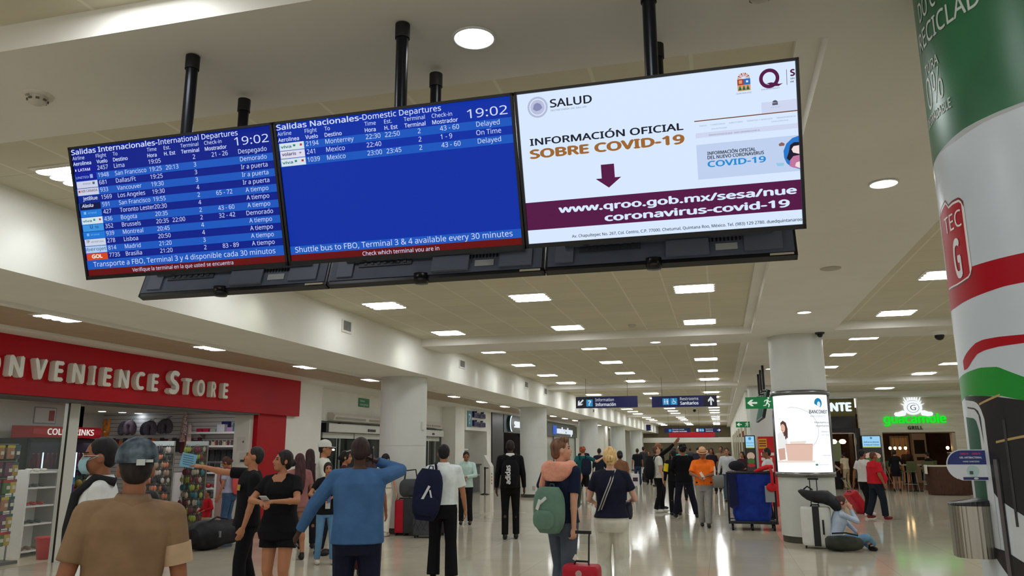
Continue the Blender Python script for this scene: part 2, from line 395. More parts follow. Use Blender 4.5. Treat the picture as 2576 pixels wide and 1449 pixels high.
CHIP = {'American':((205,212,235),(90,100,130)),'AIR CANADA':((205,212,235),(120,60,70)),'jetBlue':((10,38,140),(215,225,250)),'Alaska':((6,16,70),(215,225,250)),
 'air transat':((30,120,215),(120,190,245)),'viva':((214,230,240),(30,110,110)),'TUI':((60,150,225),(20,40,120)),'TAP AIR PORTUGAL':((205,215,235),(90,80,60)),
 'iberojet':((175,205,240),(20,60,110)),'GOL':((216,70,30),(250,240,235)),'volaris':((222,222,240),(70,50,90)),'LATAM':(None,(215,220,250)),'UNITED':(None,(150,170,235))}
def rows(t, rect, tx, data, firstlight):
    rb = MB()
    for i, r in enumerate(data):
        vb = .187 + .0543*i; v0 = vb-.037; v1 = vb+.0173
        if (i % 2 == 0) == firstlight: rect(rb, .012, v0, .985, v1)
        tb = MB()
        for s, a, al in ((r[1],.135,'L'),(r[2],.221,'L'),(r[3],.395,'L'),(r[4],.476,'L'),(r[5],.612,'L'),(r[6],.702,'L'),(r[7],.893,'C')):
            if s: tx(tb, s, a, vb, .031, None, .0, al)
        tb.build('flight_row_text', TXT, t)
        bgc, fg = CHIP[r[0]]
        cb = MB()
        mats = [e_(bgc or (8,22,150), .95), e_(fg, .95), e_((190,60,60), .9), e_((40,140,120), .9)]
        rect(cb, .0165, v0+.001, .126, v1-.003, .0015)
        nm = r[0]; d = .003
        if nm == 'viva':
            tx(cb, 'viva', .022, vb-.002, .018, .07, .03, mat=1, d=d); rect(cb, .078, vb-.022, .088, vb-.008, d, 3); rect(cb, .108, vb-.022, .118, vb-.008, d, 2)
        elif nm == 'TUI': tx(cb, 'TUI', .082, vb-.006, .016, .1, .02, mat=1, d=d); tx(cb, 'U', .056, vb-.006, .026, .07, .02, mat=1, d=d)
        elif nm == 'GOL': tx(cb, 'GOL', .044, vb-.0, .026, .1, .05, mat=1, d=d)
        elif nm == 'iberojet': tx(cb, 'iberojet', .018, vb-.002, .024, .124, .0, mat=1, d=d)
        elif nm == 'LATAM': tx(cb, 'LATAM', .036, vb-.002, .02, .098, .02, mat=1, d=d); rect(cb, .02, vb-.02, .026, vb-.004, d, 1)
        elif nm == 'UNITED': tx(cb, 'UNITED', .02, vb-.002, .017, .086, .01, mat=1, d=d); rect(cb, .092, vb-.028, .107, vb, d, 1)
        elif nm == 'air transat': tx(cb, 'air transat', .055, vb-.008, .014, .1, .0, mat=1, d=d); rect(cb, .034, vb-.026, .046, vb-.006, d, 1)
        elif nm == 'Alaska': tx(cb, 'Alaska', .028, vb-.004, .024, .09, .02, mat=1, d=d, shear=.3)
        elif nm == 'jetBlue': tx(cb, 'jetBlue', .04, vb-.002, .026, .116, .015, mat=1, d=d)
        elif nm == 'volaris': tx(cb, 'volaris', .024, vb-.004, .02, .088, .03, mat=1, d=d); tx(cb, '+', .1, vb-.006, .018, .113, .02, mat=1, d=d)
        elif nm == 'American': tx(cb, 'American', .05, vb-.01, .014, .092, 0, mat=1, d=d); rect(cb, .1, vb-.026, .112, vb-.008, d, 1)
        elif nm == 'AIR CANADA': tx(cb, 'AIR CANADA', .036, vb-.008, .018, .122, .01, mat=1, d=d); rect(cb, .022, vb-.024, .032, vb-.008, d, 2)
        else: tx(cb, 'AIR PORTUGAL', .05, vb-.008, .012, .118, 0, mat=1, d=d); tx(cb, 'TP', .026, vb-.008, .02, .044, .02, mat=1, d=d)
        cb.build('airline_logo', mats, t)
    rb.build('row_stripe', B2, t)
def intl(t, F, rect, tx):
    b = MB(); rect(b, .011, .014, .986, .978, 0); b.build('screen', B0, t)
    rows(t, rect, tx, INTL, False)
    header(t, tx, 'Salidas Internacionales-International Departures', .835)
    tb = MB(); tx(tb, 'Transporte a FBO, Terminal 3 y 4 disponible cada 30 minutos', .046, .905, .037, .944)
    tb.build('notice_line_text', TXT, t); tb = MB(); tx(tb, 'Verifique la terminal en la que usted se encuentra', .243, .962, .027, .742)
    tb.build('warning_line_text', TXT, t)
    b = MB(); rect(b, .012, .853, .986, .923); b.build('notice_band', B2, t)
    b = MB(); rect(b, .012, .923, .986, .977); b.build('warning_band', REDB, t)
def nat(t, F, rect, tx):
    b = MB(); rect(b, .011, .014, .986, .978, 0); b.build('screen', B1, t)
    rows(t, rect, tx, NAT, True)
    header(t, tx, 'Salidas Nacionales-Domestic Departures', .714)
    tb = MB(); tx(tb, 'Shuttle bus to FBO, Terminal 3 & 4 available every 30 minutes', .035, .912, .038, .952)
    tb.build('notice_line_text', TXT, t); tb = MB(); tx(tb, 'Check which terminal you are in', .33, .968, .027, .654)
    tb.build('warning_line_text', TXT, t)
    b = MB(); rect(b, .012, .868, .986, .926); b.build('notice_band', B2, t)
    b = MB(); rect(b, .012, .926, .986, .977); b.build('warning_band', REDB, t)
def covid(t, F, rect, tx):
    b = MB(); rect(b, .011, .014, .986, .978, 0); b.build('screen', WHT, t)
    blk = e_((30,32,44), .9); gold = e_((160,104,48), .95); mar = e_((88,22,72), .9); blue = e_((36,140,214), .95); grey = e_((140,150,170), .95)
    b = MB(); rect(b, .011, .706, .986, .884); b.build('address_band', mar, t)
    b = MB()
    tx(b, 'www.qroo.gob.mx/sesa/nue', .135, .786, .042, .972, .045); tx(b, 'coronavirus-covid-19', .304, .861, .042, .947, .045); b.build('web_address_text', WHT, t)
    b = MB(); tx(b, 'INFORMACIÓN OFICIAL', .047, .345, .041, .605, .03); b.build('headline_text', blk, t)
    b = MB(); tx(b, 'SALUD', .134, .12, .048, .289, .025); b.build('ministry_name_text', blk, t); b = MB(); tx(b, 'Av. Chapultepec No. 267, Col. Centro, C.P. 77000. Chetumal, Quintana Roo, México. Tel. (983) 129 2780. duedquintanaroo', .178, .951, .018, .985, .015); b.build('street_address_text', blk, t)
    b = MB(); tx(b, 'INFORMACIÓN OFICIAL', .681, .512, .019, .844, .03); tx(b, 'DEL NUEVO CORONAVIRUS', .681, .537, .019, .871, .03); b.build('banner_text', blk, t)
    b = MB(); tx(b, 'SEC', .968, .12, .008, .984, .03); tx(b, 'DE', .968, .138, .008, .979, .03)
    b.build('cut_name_text', blk, t)
    b = MB(); tx(b, 'SOBRE COVID-19', .043, .426, .052, .606, .055); b.build('headline_text', gold, t)
    b = MB(); tx(b, 'SECRETARÍA DE SALUD', .135, .145, .01, .267, .01)
    tx(b, 'INICIO      CONÓCENOS      DIRECTORIO      TRÁMITES Y SERVICIOS      TRANSPARENCIA', .66, .338, .008, .98, .0)
    tx(b, 'Aviso de Privacidad', .70, .362, .008, .752); tx(b, 'Correo institucional', .9, .356, .008, .955)
    tx(b, 'SERVICIOS ESTATALES DE SALUD    NUEVO CORONAVIRUS (COVID-19)', .69, .398, .008, .86, .02)
    tx(b, 'QUINTANA ROO', .79, .172, .008, .84, .02); tx(b, 'QUINTANA ROO', .9, .272, .004, .93, .0); tx(b, 'GOBIERNO', .873, .164, .007, .932, .02)
    b.build('small_text', grey, t)
    b = MB(); tx(b, 'COVID-19', .68, .584, .034, .876, .035); b.build('banner_headline_text', blue, t)
    b = MB(); b.add([F(a, v, .0025) for a, v in ((.304,.508),(.352,.508),(.352,.593),(.375,.593),(.328,.654),(.282,.593),(.304,.593))], [(6,5,4,3,2,1,0)]); b.build('arrow', mar, t)
    b = MB(); rect(b, .645, .445, .986, .655, .0015); rect(b, .645, .375, .986, .405, .0015, 1); rect(b, .643, .300, .986, .306, .002, 2); rect(b, .87, .235, .986, .300, .0012, 1)
    b.build('web_page', [e_((190,208,238), 1.0), e_((205,214,238), 1.0), e_((120,70,50), .9)], t)
    # round ministry emblem, state shield, ribbon Q
    def disc(mb, a, v, ra, d, mat=0, n=28, a0=0, a1=2*PI, asp=SW/SH): mb.add([F(a+ra*math.cos(a0+(a1-a0)*k/n), v-ra*asp*math.sin(a0+(a1-a0)*k/n), d) for k in range(n)], [tuple(range(n))], mat)
    def ringp(mb, a, v, r0, r1, d, mat=0, n=36, asp=SW/SH, s0=0, s1=2*PI):
        vs = []
        for k in range(n+1):
            g = s0+(s1-s0)*k/n; vs += [F(a+r0*math.cos(g), v-r0*asp*math.sin(g), d), F(a+r1*math.cos(g), v-r1*asp*math.sin(g), d)]
        mb.add(vs, [(2*k, 2*k+1, 2*k+3, 2*k+2) for k in range(n)], mat)
    b = MB(); ringp(b, .087, .109, .031, .038, .0015); disc(b, .087, .109, .027, .0015, 1)
    for k in range(30): disc(b, .087+.035*math.cos(k*PI/15), .109-.035*SW/SH*math.sin(k*PI/15), .003, .002, 1, 6)
    b.add([F(.087+x, .109+y, .003) for x, y in ((-.018,.01),(-.012,-.02),(.0,-.028),(.012,-.018),(.018,.006),(.008,.02),(-.006,.024))], [(6,5,4,3,2,1,0)], 2)
    b.build('round_emblem', [e_((176,182,214), .95), e_((190,196,224), .95), e_((140,146,190), .9)], t)
    b = MB()
    rect(b, .795, .085, .8165, .12, .0015, 0); rect(b, .8165, .085, .838, .12, .0015, 1); rect(b, .795, .12, .838, .155, .0015, 2)
    for k in range(3): b.add([F(.803+.013*k+x, v, .003) for x, v in ((-.006,.15),(.006,.15),(0,.122))], [(0,1,2)], 3)
    for k in range(9):
        g = PI*(k+.5)/9; b.add([F(.8165+.021*math.cos(g+e)*q, .085-.021*q*1.7*math.sin(g+e), .002) for q, e in ((.25,0),(1,-.12),(1,.12))], [(0,1,2)], 0 if k % 2 else 2)
    rect(b, .8, .092, .811, .112, .003, 2); rect(b, .824, .096, .831, .108, .003, 4)
    b.build('shield_emblem', [e_((176,60,48), .9), e_((40,110,190), .95), e_((214,160,110), .95), e_((36,100,70), .9), WHT], t)
    b = MB(); ringp(b, .9, .1, .021, .033, .0015, 0); b.add([F(a, v, .002) for a, v in ((.89,.128),(.905,.124),(.92,.13),(.932,.138),(.944,.136),(.93,.15),(.915,.148),(.9,.136))], [(7,6,5,4,3,2,1,0)], 0)
    tx(b, 'S', .968, .1, .035, .984, .06); rect(b, .956, .06, .9575, .15, .0015, 0)
    b.build('ribbon_logo', mar, t)
    b = MB(); disc(b, .915, .245, .009, .0025, 0, 14, 0, PI); rect(b, .906, .245, .924, .258, .0025, 0); b.build('page_crest', e_((96,90,110), .9), t)
    # generic cut-off drawing of an adult holding a child
    b = MB()
    def blob(pts, d, mat): b.add([F(a, v, d) for a, v in pts], [tuple(range(len(pts)-1,-1,-1))], mat)
    blob([(.986,.45),(.965,.46),(.945,.49),(.935,.53),(.936,.57),(.944,.605),(.96,.63),(.986,.645)], .002, 0)
    blob([(.986,.487),(.97,.485),(.957,.5),(.952,.54),(.944,.575),(.952,.59),(.966,.585),(.986,.58)], .003, 1)
    blob([(.986,.505),(.968,.508),(.961,.525),(.966,.545),(.986,.556)], .004, 2)
    blob([(.986,.562),(.966,.566),(.955,.588),(.952,.622),(.965,.634),(.986,.64)], .0045, 3)
    blob([(.986,.6),(.974,.605),(.97,.625),(.986,.64)], .005, 2)
    blob([(.909,.597),(.935,.6),(.933,.618),(.912,.616)], .003, 4); blob([(.92,.488),(.93,.478),(.94,.488),(.938,.5),(.922,.5)], .003, 5)
    b.build('drawing', [e_((40,120,205), .95), e_((30,26,44), .9), e_((246,226,226), .95), e_((196,120,160), .95), e_((150,205,235), .95), e_((150,100,90), .9)], t)
monitor('departure_monitor', 'blue flight screen with thirteen international departures, end of the front row', SX[0], True, intl)
monitor('departure_monitor', 'blue flight screen with three domestic departures, middle of the front row', SX[1], True, nat)
monitor('notice_monitor', 'bright white screen with an official COVID-19 notice and maroon web address band', SX[2], True, covid)
for x, l in zip(SX, ('under the international departures screen', 'under the domestic departures screen', 'under the white COVID-19 notice screen')):
    monitor('departure_monitor', 'dark back of a screen hung behind and seen ' + l, x, False)
# ------------------------------------------------------------------ ceiling lights
PAN = M((247,251,255), .6, emit=PANEL, key='fluorescent diffuser'); FRAMEW = M((225,222,212), .5)
def stadium(cx, cy, L, wd, n=6):
    p = []
    for k in range(n+1):
        g = -PI/2 + PI*k/n; p.append((cx+L/2-wd/2+wd/2*math.cos(g), cy+wd/2*math.sin(g)))
    for k in range(n+1):
        g = PI/2 + PI*k/n; p.append((cx-L/2+wd/2+wd/2*math.cos(g), cy+wd/2*math.sin(g)))
    return p
t = thing('ceiling_light', '', 'ceiling light', (0,0,-50))
b = MB(); b.bx(-.29,.29,-.285,.285,-.004,.004)
b.build('housing', FRAMEW, t)
_tube = MB().prism(stadium(0, 0, .545, .122), (0,0,-.004), (1,0,0), (0,-1,0), .012, 1).prism(stadium(0, 0, .541, .118), (0,0,-.0165), (1,0,0), (0,-1,0), .0008, 0, False).build('louvre', [PAN, FRAMEW], t); _tube.location = (0, -.202, 0)
for k in range(1, 4):
    c = _tube.copy(); COL.objects.link(c); c.parent = t; c.location = (0, -.202+.1347*k, 0)
LIGHT = t
far = tag(MB().bx(-.27,.27,-.27,.27,-.014,-.004).build('ceiling_light', PAN), '', 'ceiling light'); FAR = far
ORD = ['first','second','third','fourth','fifth','sixth','seventh','eighth','ninth','tenth','eleventh','twelfth','thirteenth','fourteenth','fifteenth','sixteenth','seventeenth','eighteenth','nineteenth','twentieth','twenty-first','twenty-second','twenty-third','twenty-fourth','twenty-fifth']
def lrow(x, z, ys, nm, grp):
    for i, y in enumerate(ys):
        src = LIGHT if y < 24 else FAR
        lab = 'square %s ceiling light, %s in the row %s' % ('louvred' if y < 24 else 'small far', ORD[i] if i < len(ORD) else 'last', nm)
        dup(src, (x, y, z-.005), lab, None, grp)
def okY(ys): return [y for y in ys if not any(a-.32 < y < c+.32 for a, c in BEAMS)]
ROW = okY([-3.95, -1.0] + [1.95+2.95*k for k in range(25)])
ROWM = [2.5 if abs(y-1.95) < .01 else y for y in ROW]
lrow(-.23, 3.8, ROW, 'by the long beam', 'lights in the row along the long beam')
lrow(-2.57, 3.8, ROWM, 'along the hall middle', 'lights down the middle of the hall')
lrow(-4.87, 3.8, ROW, 'by the bulkhead', 'lights beside the bulkhead')
RR = okY([1.95+2.95*k for k in range(11)])
lrow(2.92, 3.8, RR, 'beyond the long beam', 'lights beyond the long beam')
lrow(6.0, 3.8, RR, 'mid restaurant side', 'lights on the restaurant side')
lrow(9.1, 3.8, RR, 'by the restaurant wall', 'lights nearest the restaurant wall')
lrow(-7.5, 3.2, [1.6, 4.55] + [7.5+2.93*k for k in range(20)], 'over the shop aisle', 'lights over the shop aisle')
for o in [LIGHT] + list(LIGHT.children) + [FAR]: bpy.data.objects.remove(o)
# ---- round downlights in the beams
t = thing('downlight', '', 'downlight', (0,0,0))
b = MB(); b.lathe([(.098,0),(.112,-.004),(.112,-.012),(.1,-.012),(.098,0)], n=32); b.build('rim', M((225,225,222), .4), t)
b = MB(); b.lathe([(.001,-.004),(.098,-.004),(.098,-.008),(.001,-.008)], n=32); b.build('lamp', M((255,253,250), .6, emit=14, key='downlight lens'), t)
for x, y, l in ((-1.09,3.41,'large bright round downlight overhead between the hanging poles'),(1.36,6.36,'bright round downlight in the long beam near the wrapped column'),
    (1.35,12.41,'round downlight in the long beam before the light box column'),(-1.11,15.15,'round downlight in the cross beam past the hanging screens'),(1.35,21.2,'round downlight seen just past the light box column'),(-3.6,-1.0,'round downlight')):
    if y > 0: dup(t, (x,y,3.65), l)
for o in [t] + list(t.children): bpy.data.objects.remove(o)
# unlit round speaker, smoke detectors, cameras, vents
t = thing('ceiling_speaker', 'unlit white round speaker in the long beam', 'speaker', (1.35,9.39,3.65))
MB().lathe([(.001,-.012),(.1,-.012),(.115,-.006),(.115,0)], n=28).build('grille', M((176,170,156), .7), t)
def detector(x, y, label, r=.075):
    t = thing('smoke_detector', label, 'smoke detector', (x,y,3.65))
    MB().lathe([(.001,-.014),(r*1.05,-.012),(r*1.1,0)], n=28).build('base', M((214,208,194), .5), t)
    MB().lathe([(.001,-.062),(r*.35,-.06),(r*.62,-.048),(r*.7,-.014)], n=24).build('sensor_head', M((200,194,180), .5), t)
    b = MB()
    for k in range(8):
        g = 2*PI*k/8; b.box((r*.66*math.cos(g), r*.66*math.sin(g), -.036), (.016,.018,.01), 0, Matrix.Rotation(g, 3, 'Z'))
    b.build('vent_slot', M((104,98,88), .7), t)
    b = MB(); text(b, 'FIRE', (-.022, -r*.93, -.02), (1,0,0), (0,.55,-.83), .012, None, 'L', .01); b.build('marking', M((70,66,60), .6), t)
detector(-3.75, 3.36, 'white smoke detector marked FIRE under the near beam beside the international screen')
detector(.29, 3.35, 'round smoke detector cut by the top edge above the white notice screen')
t = thing('security_camera', 'white dome camera with a dark lens under the restaurant-side beam', 'camera', (3.89,15.2,3.65))
MB().lathe([(.001,-.07),(.1,-.07),(.13,-.02),(.13,0)], n=24).build('mount', WHITE, t); MB().ell((0,0,-.08),(.085,.085,.085)).build('dome', M((20,20,22), .1), t)
t = thing('security_camera', 'small black camera where the light box column meets the beam', 'camera', (1.84,14.75,3.65))
MB().lathe([(.001,-.03),(.075,-.03),(.085,0)], n=20).build('mount', M((40,40,42), .5), t); MB().ell((0,0,-.04),(.05,.05,.05)).build('dome', M((15,15,16), .1), t)
t = thing('security_camera', 'tiny dome camera far down the main hall ceiling', 'camera', (-1.3,45.0,3.8))
MB().ell((0,0,-.06),(.09,.09,.09)).build('dome', M((25,25,27), .2), t)
t = thing('smoke_detector', 'small smoke detector in the tiles before the second cross beam', 'smoke detector', (-1.42,13.85,3.8))
MB().lathe([(.001,-.05),(.05,-.045),(.07,-.01),(.07,0)], n=20).build('sensor_head', M((190,184,166), .5), t)
def vent(y, z, wd, h, label, name='air_vent'):
    t = thing(name, label, 'vent', (-5.7, y, z))
    b = MB(); b.box((.008,0,0),(.016,wd,h)); b.build('frame', M((214,212,204), .5), t)
    b = MB(); b.box((.014,.0,.01),(.012,wd*.72,h*.74)); b.build('duct_opening', M((60,60,58), .8), t)
    b = MB()
    for k in range(9): b.box((.022,-wd*.32+wd*.08*k,.01),(.008,.008,h*.74))
    b.build('slat', M((150,150,144), .5), t)
vent(11.2, 3.555, .34, .2, 'square slatted vent high on the bulkhead before the second beam')
vent(17.05, 3.56, .42, .19, 'small white vent on the bulkhead above the first round column')
vent(23.3, 3.57, .5, .2, 'small vent on the bulkhead between the first two columns')
vent(26.05, 3.56, .5, .24, 'grey box on the bulkhead just before the third beam', 'wall_speaker')
vent(36.6, 3.4, .4, .16, 'tiny dark vent far along the bulkhead')
# wall-washing spots set in the ceiling along the bulkhead
n = 0
for y in [5.2, 8.6, 13.4, 16.3, 18.2, 19.9, 21.7, 23.5, 25.3] + [28.6+1.9*k for k in range(22)]:
    ld = bpy.data.lights.new('wall_washer', 'SPOT'); ld.energy = WALL_WASH*(1.5 if y < 14 else .9); ld.spot_size = math.radians(100 if y < 14 else 52); ld.spot_blend = 1.0; ld.shadow_soft_size = .04
    ld.color = (.93,1.0,.84) if n % 4 else (.85,.95,1.0)
    o = bpy.data.objects.new('wall_washer', ld); COL.objects.link(o); o.location = (-5.5 if y > 14 else -5.32, y, 3.785)
    o.rotation_euler = (0, math.radians(13), 0); n += 1
# ------------------------------------------------------------------ convenience store
rnd = random.Random(7)
RED = mottled('red fascia', (168,8,22), (178,10,25), 1.0, .5, spec=.2)
t = thing('store_sign', 'long red fascia with raised white CONVENIENCE STORE letters over the shop front', 'shop sign', (-9.2, 10.5, 2.77))
b = MB(); b.bx(-.55, 0, -5.6, 5.45, -.395, .4); b.build('fascia', RED, t)
b = MB(); b.bx(-.55, -.02, -5.6, 3.9, -.425, -.395); b.build('trim_strip', M((70,60,54), .4), t)
LETM = M((222,222,210), .3, spec=.6, key='white letter')
for c, y0, y1, z0, h in (('C',7.35,7.75,2.61,.36),('O',7.85,8.12,2.61,.26),('N',8.25,8.48,2.61,.26),('V',8.65,8.86,2.61,.26),('E',8.99,9.15,2.61,.26),('N',9.31,9.54,2.61,.26),('I',9.69,9.76,2.61,.26),
  ('E',9.91,10.08,2.61,.26),('N',10.23,10.46,2.61,.26),('C',10.61,10.81,2.61,.26),('E',10.98,11.14,2.61,.26),('S',11.42,11.67,2.6,.36),('T',11.82,12.0,2.61,.26),('O',12.15,12.38,2.61,.26),('R',12.57,12.72,2.61,.26),('E',12.93,13.09,2.61,.26)):
    b = MB(); text(b, c, (.0, y0-10.5, z0-2.77), (0,1,0), (0,0,1), h, y1-y0, 'L', .05, 0, .05); b.build('letter', LETM, t)
t = thing('store_post', 'white upright post of the shop front beside the snack rack', 'post', (-9.75, 10.06, 0))
b = MB(); b.bx(-.05, .05, -.1, .1, 0, 2.36); b.build('post', M((212,214,205), .45), t)
b = MB(); b.bx(.03, .052, -.118, -.1, 0, 2.36); b.build('edge_strip', M((40,36,32), .4), t)
struct(MB().bx(-9.757, -9.745, 5.5, 9.95, .02, 2.36).build('window_1', M((200,215,210), .03, alpha=.06, key='clear glass')))
b = MB(); b.bx(-9.8, -9.72, 5.5, 14.2, 2.345, 2.375); struct(b.build('trim_40', M((60,54,48), .4)))
# shell of the shop
b = MB(); b.bx(-12.8, -12.6, 5.3, 13.3, 0, 2.6); b.bx(-14.7, -14.6, 13.3, 16.1, 0, 2.6); b.bx(-14.7, -12.6, 13.2, 13.3, 0, 2.6); b.bx(-12.6,-9.9,5.2,5.3,0,2.6)
struct(b.build('wall_shop', M((214,214,206), .7)))
slat = tiled('slat wall', (222,222,220), (120,122,124), 30, .095, .0, rough=.4, axes='xz', wd2=.012, spec=.5)
struct(MB().bx(-14.6, -9.8, 16.05, 16.15, 0, 2.6).build('wall_slats', slat))
struct(MB().bx(-14.7, -9.75, 5.3, 16.1, 2.52, 2.6).build('ceiling_shop', M((216,214,204), .7)))
struct(MB().bx(-14.6, -9.85, 5.3, 16.05, .001, .006).build('floor_shop', tiled('shop floor', (204,190,160), (170,156,130), .6, .6, .006, rough=.2, var=.05, noise=.1, spec=.5)))
for i, (x, y) in enumerate(((-13.62,14.9),(-13.55,15.45),(-13.5,15.92))):
    t = thing('shop_downlight', 'small square downlight in the shop ceiling, %s of those over the neck pillows' % ORD[i], 'downlight', (x,y,2.52))
    b = MB(); b.box((0,0,-.004),(.13,.13,.008)); b.build('rim', WHITE, t)
    b = MB(); b.box((0,0,-.01),(.11,.11,.006)); b.build('lamp', M((240,248,255), .6, emit=16, key='shop lamp'), t)
for i, y in enumerate((7.0, 9.8, 12.4, 14.6)):  # added fill panels, out of view behind the fascia, that brighten the store
    t = thing('store_fill_panel', 'shop ceiling light panel just behind the red fascia, %s from the near end' % ORD[i], 'ceiling light', (-10.55,y,2.52))
    MB().box((0,0,-.01),(.58,.58,.02)).build('housing', WHITE, t); MB().box((0,0,-.024),(.52,.52,.008)).build('diffuser', M((246,250,255), .6, emit=15, key='store fill glow'), t)
# drinks cooler
t = thing('drinks_cooler', 'tall drinks cooler with dark glass doors and red COLD DRINKS header', 'drinks cooler', (-11.9, 12.12, 0))
b = MB(); b.bx(-.65,-.6,-.8,.8,0,1.86); b.bx(-.6,-.02,-.8,-.76,0,1.86); b.bx(-.6,-.02,.76,.8,0,1.86); b.bx(-.6,-.02,-.76,.76,1.8,1.86); b.bx(-.6,-.02,-.76,.76,0,.15); b.build('cabinet', M((24,24,28), .4), t)
MB().bx(-.3,-.1,-.7,.7,1.785,1.795).build('inner_lamp', M((225,238,255), .6, emit=5), t)
b = MB()
prof = [(0,1.86),(.1,1.87),(.13,1.93),(.13,2.02),(.09,2.07),(0,2.08)]
b.prism([(x-.35 if x == 0 else x, z) for x, z in prof], (0,-.8,0), (1,0,0), (0,0,1), -1.6); b.build('header', M((176,14,30), .3), t)
b = MB(); text(b, 'COLD DRINKS', (.135, -.5, 1.92), (0,1,0), (0,0,1), .105, 1.1, 'L', .04); b.build('header_lettering', M((240,238,232), .4, emit=.35), t)
for k in range(2):
    y0 = -.76 + .77*k
    b = MB(); b.bx(-.02, .02, y0, y0+.05, .1, 1.84); b.bx(-.02, .02, y0+.7, y0+.75, .1, 1.84); b.bx(-.02,.02,y0,y0+.75,.1,.16); b.bx(-.02,.02,y0,y0+.75,1.78,1.84)
    d = b.build('door', M((14,15,18), .35), t)
    MB().bx(-.012, .006, y0+.05, y0+.7, .16, 1.78).build('glass', M((60,66,80), .04, alpha=.25, key='cooler glass'), d)
    MB().bx(.02, .05, y0+(.66 if k == 0 else .05), y0+(.68 if k == 0 else .07), .8, 1.3).build('handle', M((150,150,150), .3, .8), d)
    b = MB()
    for z in (.55, .92, 1.29): b.bx(-.4, -.05, y0+.04, y0+.71, z-.02, z)
    b.build('shelf', M((120,124,130), .4), t)
    MB().bx(-.02, -.008, y0+.36, y0+.38, .3, 1.6).build('light_strip', M((200,225,255), .6, emit=2.2), t)
bt = thing('bottle', '', 'bottle', (0,0,0))
MB().lathe([(.036,0),(.04,.01),(.04,.17),(.014,.24),(.014,.27)], n=10).build('body', M((60,90,80), .15), bt)
MB().lathe([(.016,.27),(.016,.29),(.001,.29)], n=10).build('cap', M((190,40,40), .4), bt)
bt2 = copy_tree(bt); bt2.children[0].data = bt2.children[0].data.copy(); bt2.children[0].data.materials[0] = M((60,70,170), .15)
bt3 = copy_tree(bt); bt3.children[0].data = bt3.children[0].data.copy(); bt3.children[0].data.materials[0] = M((120,30,40), .15)
for z, src, l in ((.93,bt,'green'),(.56,bt2,'blue'),(1.3,bt3,'dark red')):
    for k in range(14):
        y = 11.42 + .105*k
        dup(src, (-12.02, y, z-.005+.005), '%s drink bottle on a shelf behind the drinks cooler glass' % l, 0, 'drink bottles with %s contents in the cooler' % l)
for q in (bt, bt2, bt3):
    for o in list(q.children)+[q]: bpy.data.objects.remove(o)
# notices on the back wall
t = thing('wall_poster', 'white framed wall notice with red print high above the drinks cooler', 'notice', (-12.59, 12.3, 2.3))
MB().bx(-.02, .0, -.22, .3, -.16, .16).build('frame', M((150,152,150), .4), t); MB().bx(0, .006, -.2, .28, -.14, .14).build('sheet', M((232,232,228), .6), t)
MB().bx(.006, .009, .12, .25, -.1, .1).build('print', M((170,30,40), .6), t)
t = thing('poster_frame', 'tall white framed poster with red top and blue lower half, cut by the picture edge', 'poster', (-12.55, 9.9, 1.75))
MB().bx(-.04, .0, -.5, .5, -.75, .6).build('frame', M((196,196,190), .4), t); MB().bx(.0,.006,-.46,.44,-.7,.54).build('sheet', M((222,224,226), .6), t)
MB().bx(.006,.01,-.46,.2,.3,.5).build('red_print', M((200,30,30), .6), t); MB().bx(.006,.01,-.46,.35,-.7,.0).build('blue_print', M((120,130,170), .6), t)
# snack rack with hanging bags
t = thing('snack_rack', 'wire rack of hanging snack bags just inside the shop window', 'rack', (-10.3, 9.35, 0))
b = MB()
for y in (-.3, .32): b.cyl((0,y,0),(0,y,1.62),.012,n=8)
b.build('upright', M((120,122,120), .3, .9), t)
b = MB()
for k in range(6):
    z = .28+.25*k; b.bx(-.01,.01,-.3,.32,z+.19,z+.2)
b.build('rail', M((150,150,146), .3, .9), t)
MB().bx(-.2,.2,-.34,.36,0,.05).build('foot', M((90,90,90), .4), t)
MB().bx(-.02,.02,-.3,.32,1.6,1.68).build('header', M((120,96,90), .5), t)
bag = thing('snack_bag', '', 'snack bag', (0,0,0))
b = MB(); R8 = []
for z, w_, d_ in ((0,.062,.008),(.02,.065,.02),(.08,.066,.03),(.14,.064,.02),(.165,.062,.006)):
    R8.append([V(d_*math.cos(2*PI*i/10), w_*math.sin(2*PI*i/10), z) for i in range(10)])
b.loft(R8); b.build('pouch', M((90,110,60), .35), bag)
MB().bx(.0,.012,-.062,.062,.16,.2).build('card_header', M((40,96,96), .6), bag)
MB().bx(.028,.031,-.02,.035,.06,.11).build('label', M((210,210,190), .6), bag)
BAGC = [((60,60,70),(30,96,96)),((70,110,50),(190,40,40)),((196,170,70),(150,40,50)),((110,60,90),(120,40,90)),((180,150,60),(40,90,90)),((170,120,90),(200,180,60))]
for r in range(6):
    for c in range(5):
        q = copy_tree(bag); pc, hc = BAGC[(r*2+c//2) % 6]
        for ch in q.children:
            if ch.name.startswith('label'): continue
            colr = pc if ch.name.startswith('pouch') else hc
            ch.data = ch.data.copy(); ch.data.materials[0] = M(colr, .45)
        q.location = (-10.27+.04*(c % 2), 9.08+.135*c, .26+.25*r)
        q['label'] = 'snack bag in the %s row of the wire rack, %s from the window' % (['lowest','second lowest','third','fourth','second highest','top'][r], ORD[c]); q['group'] = 'snack bags on the wire rack'
for o in list(bag.children)+[bag]: bpy.data.objects.remove(o)
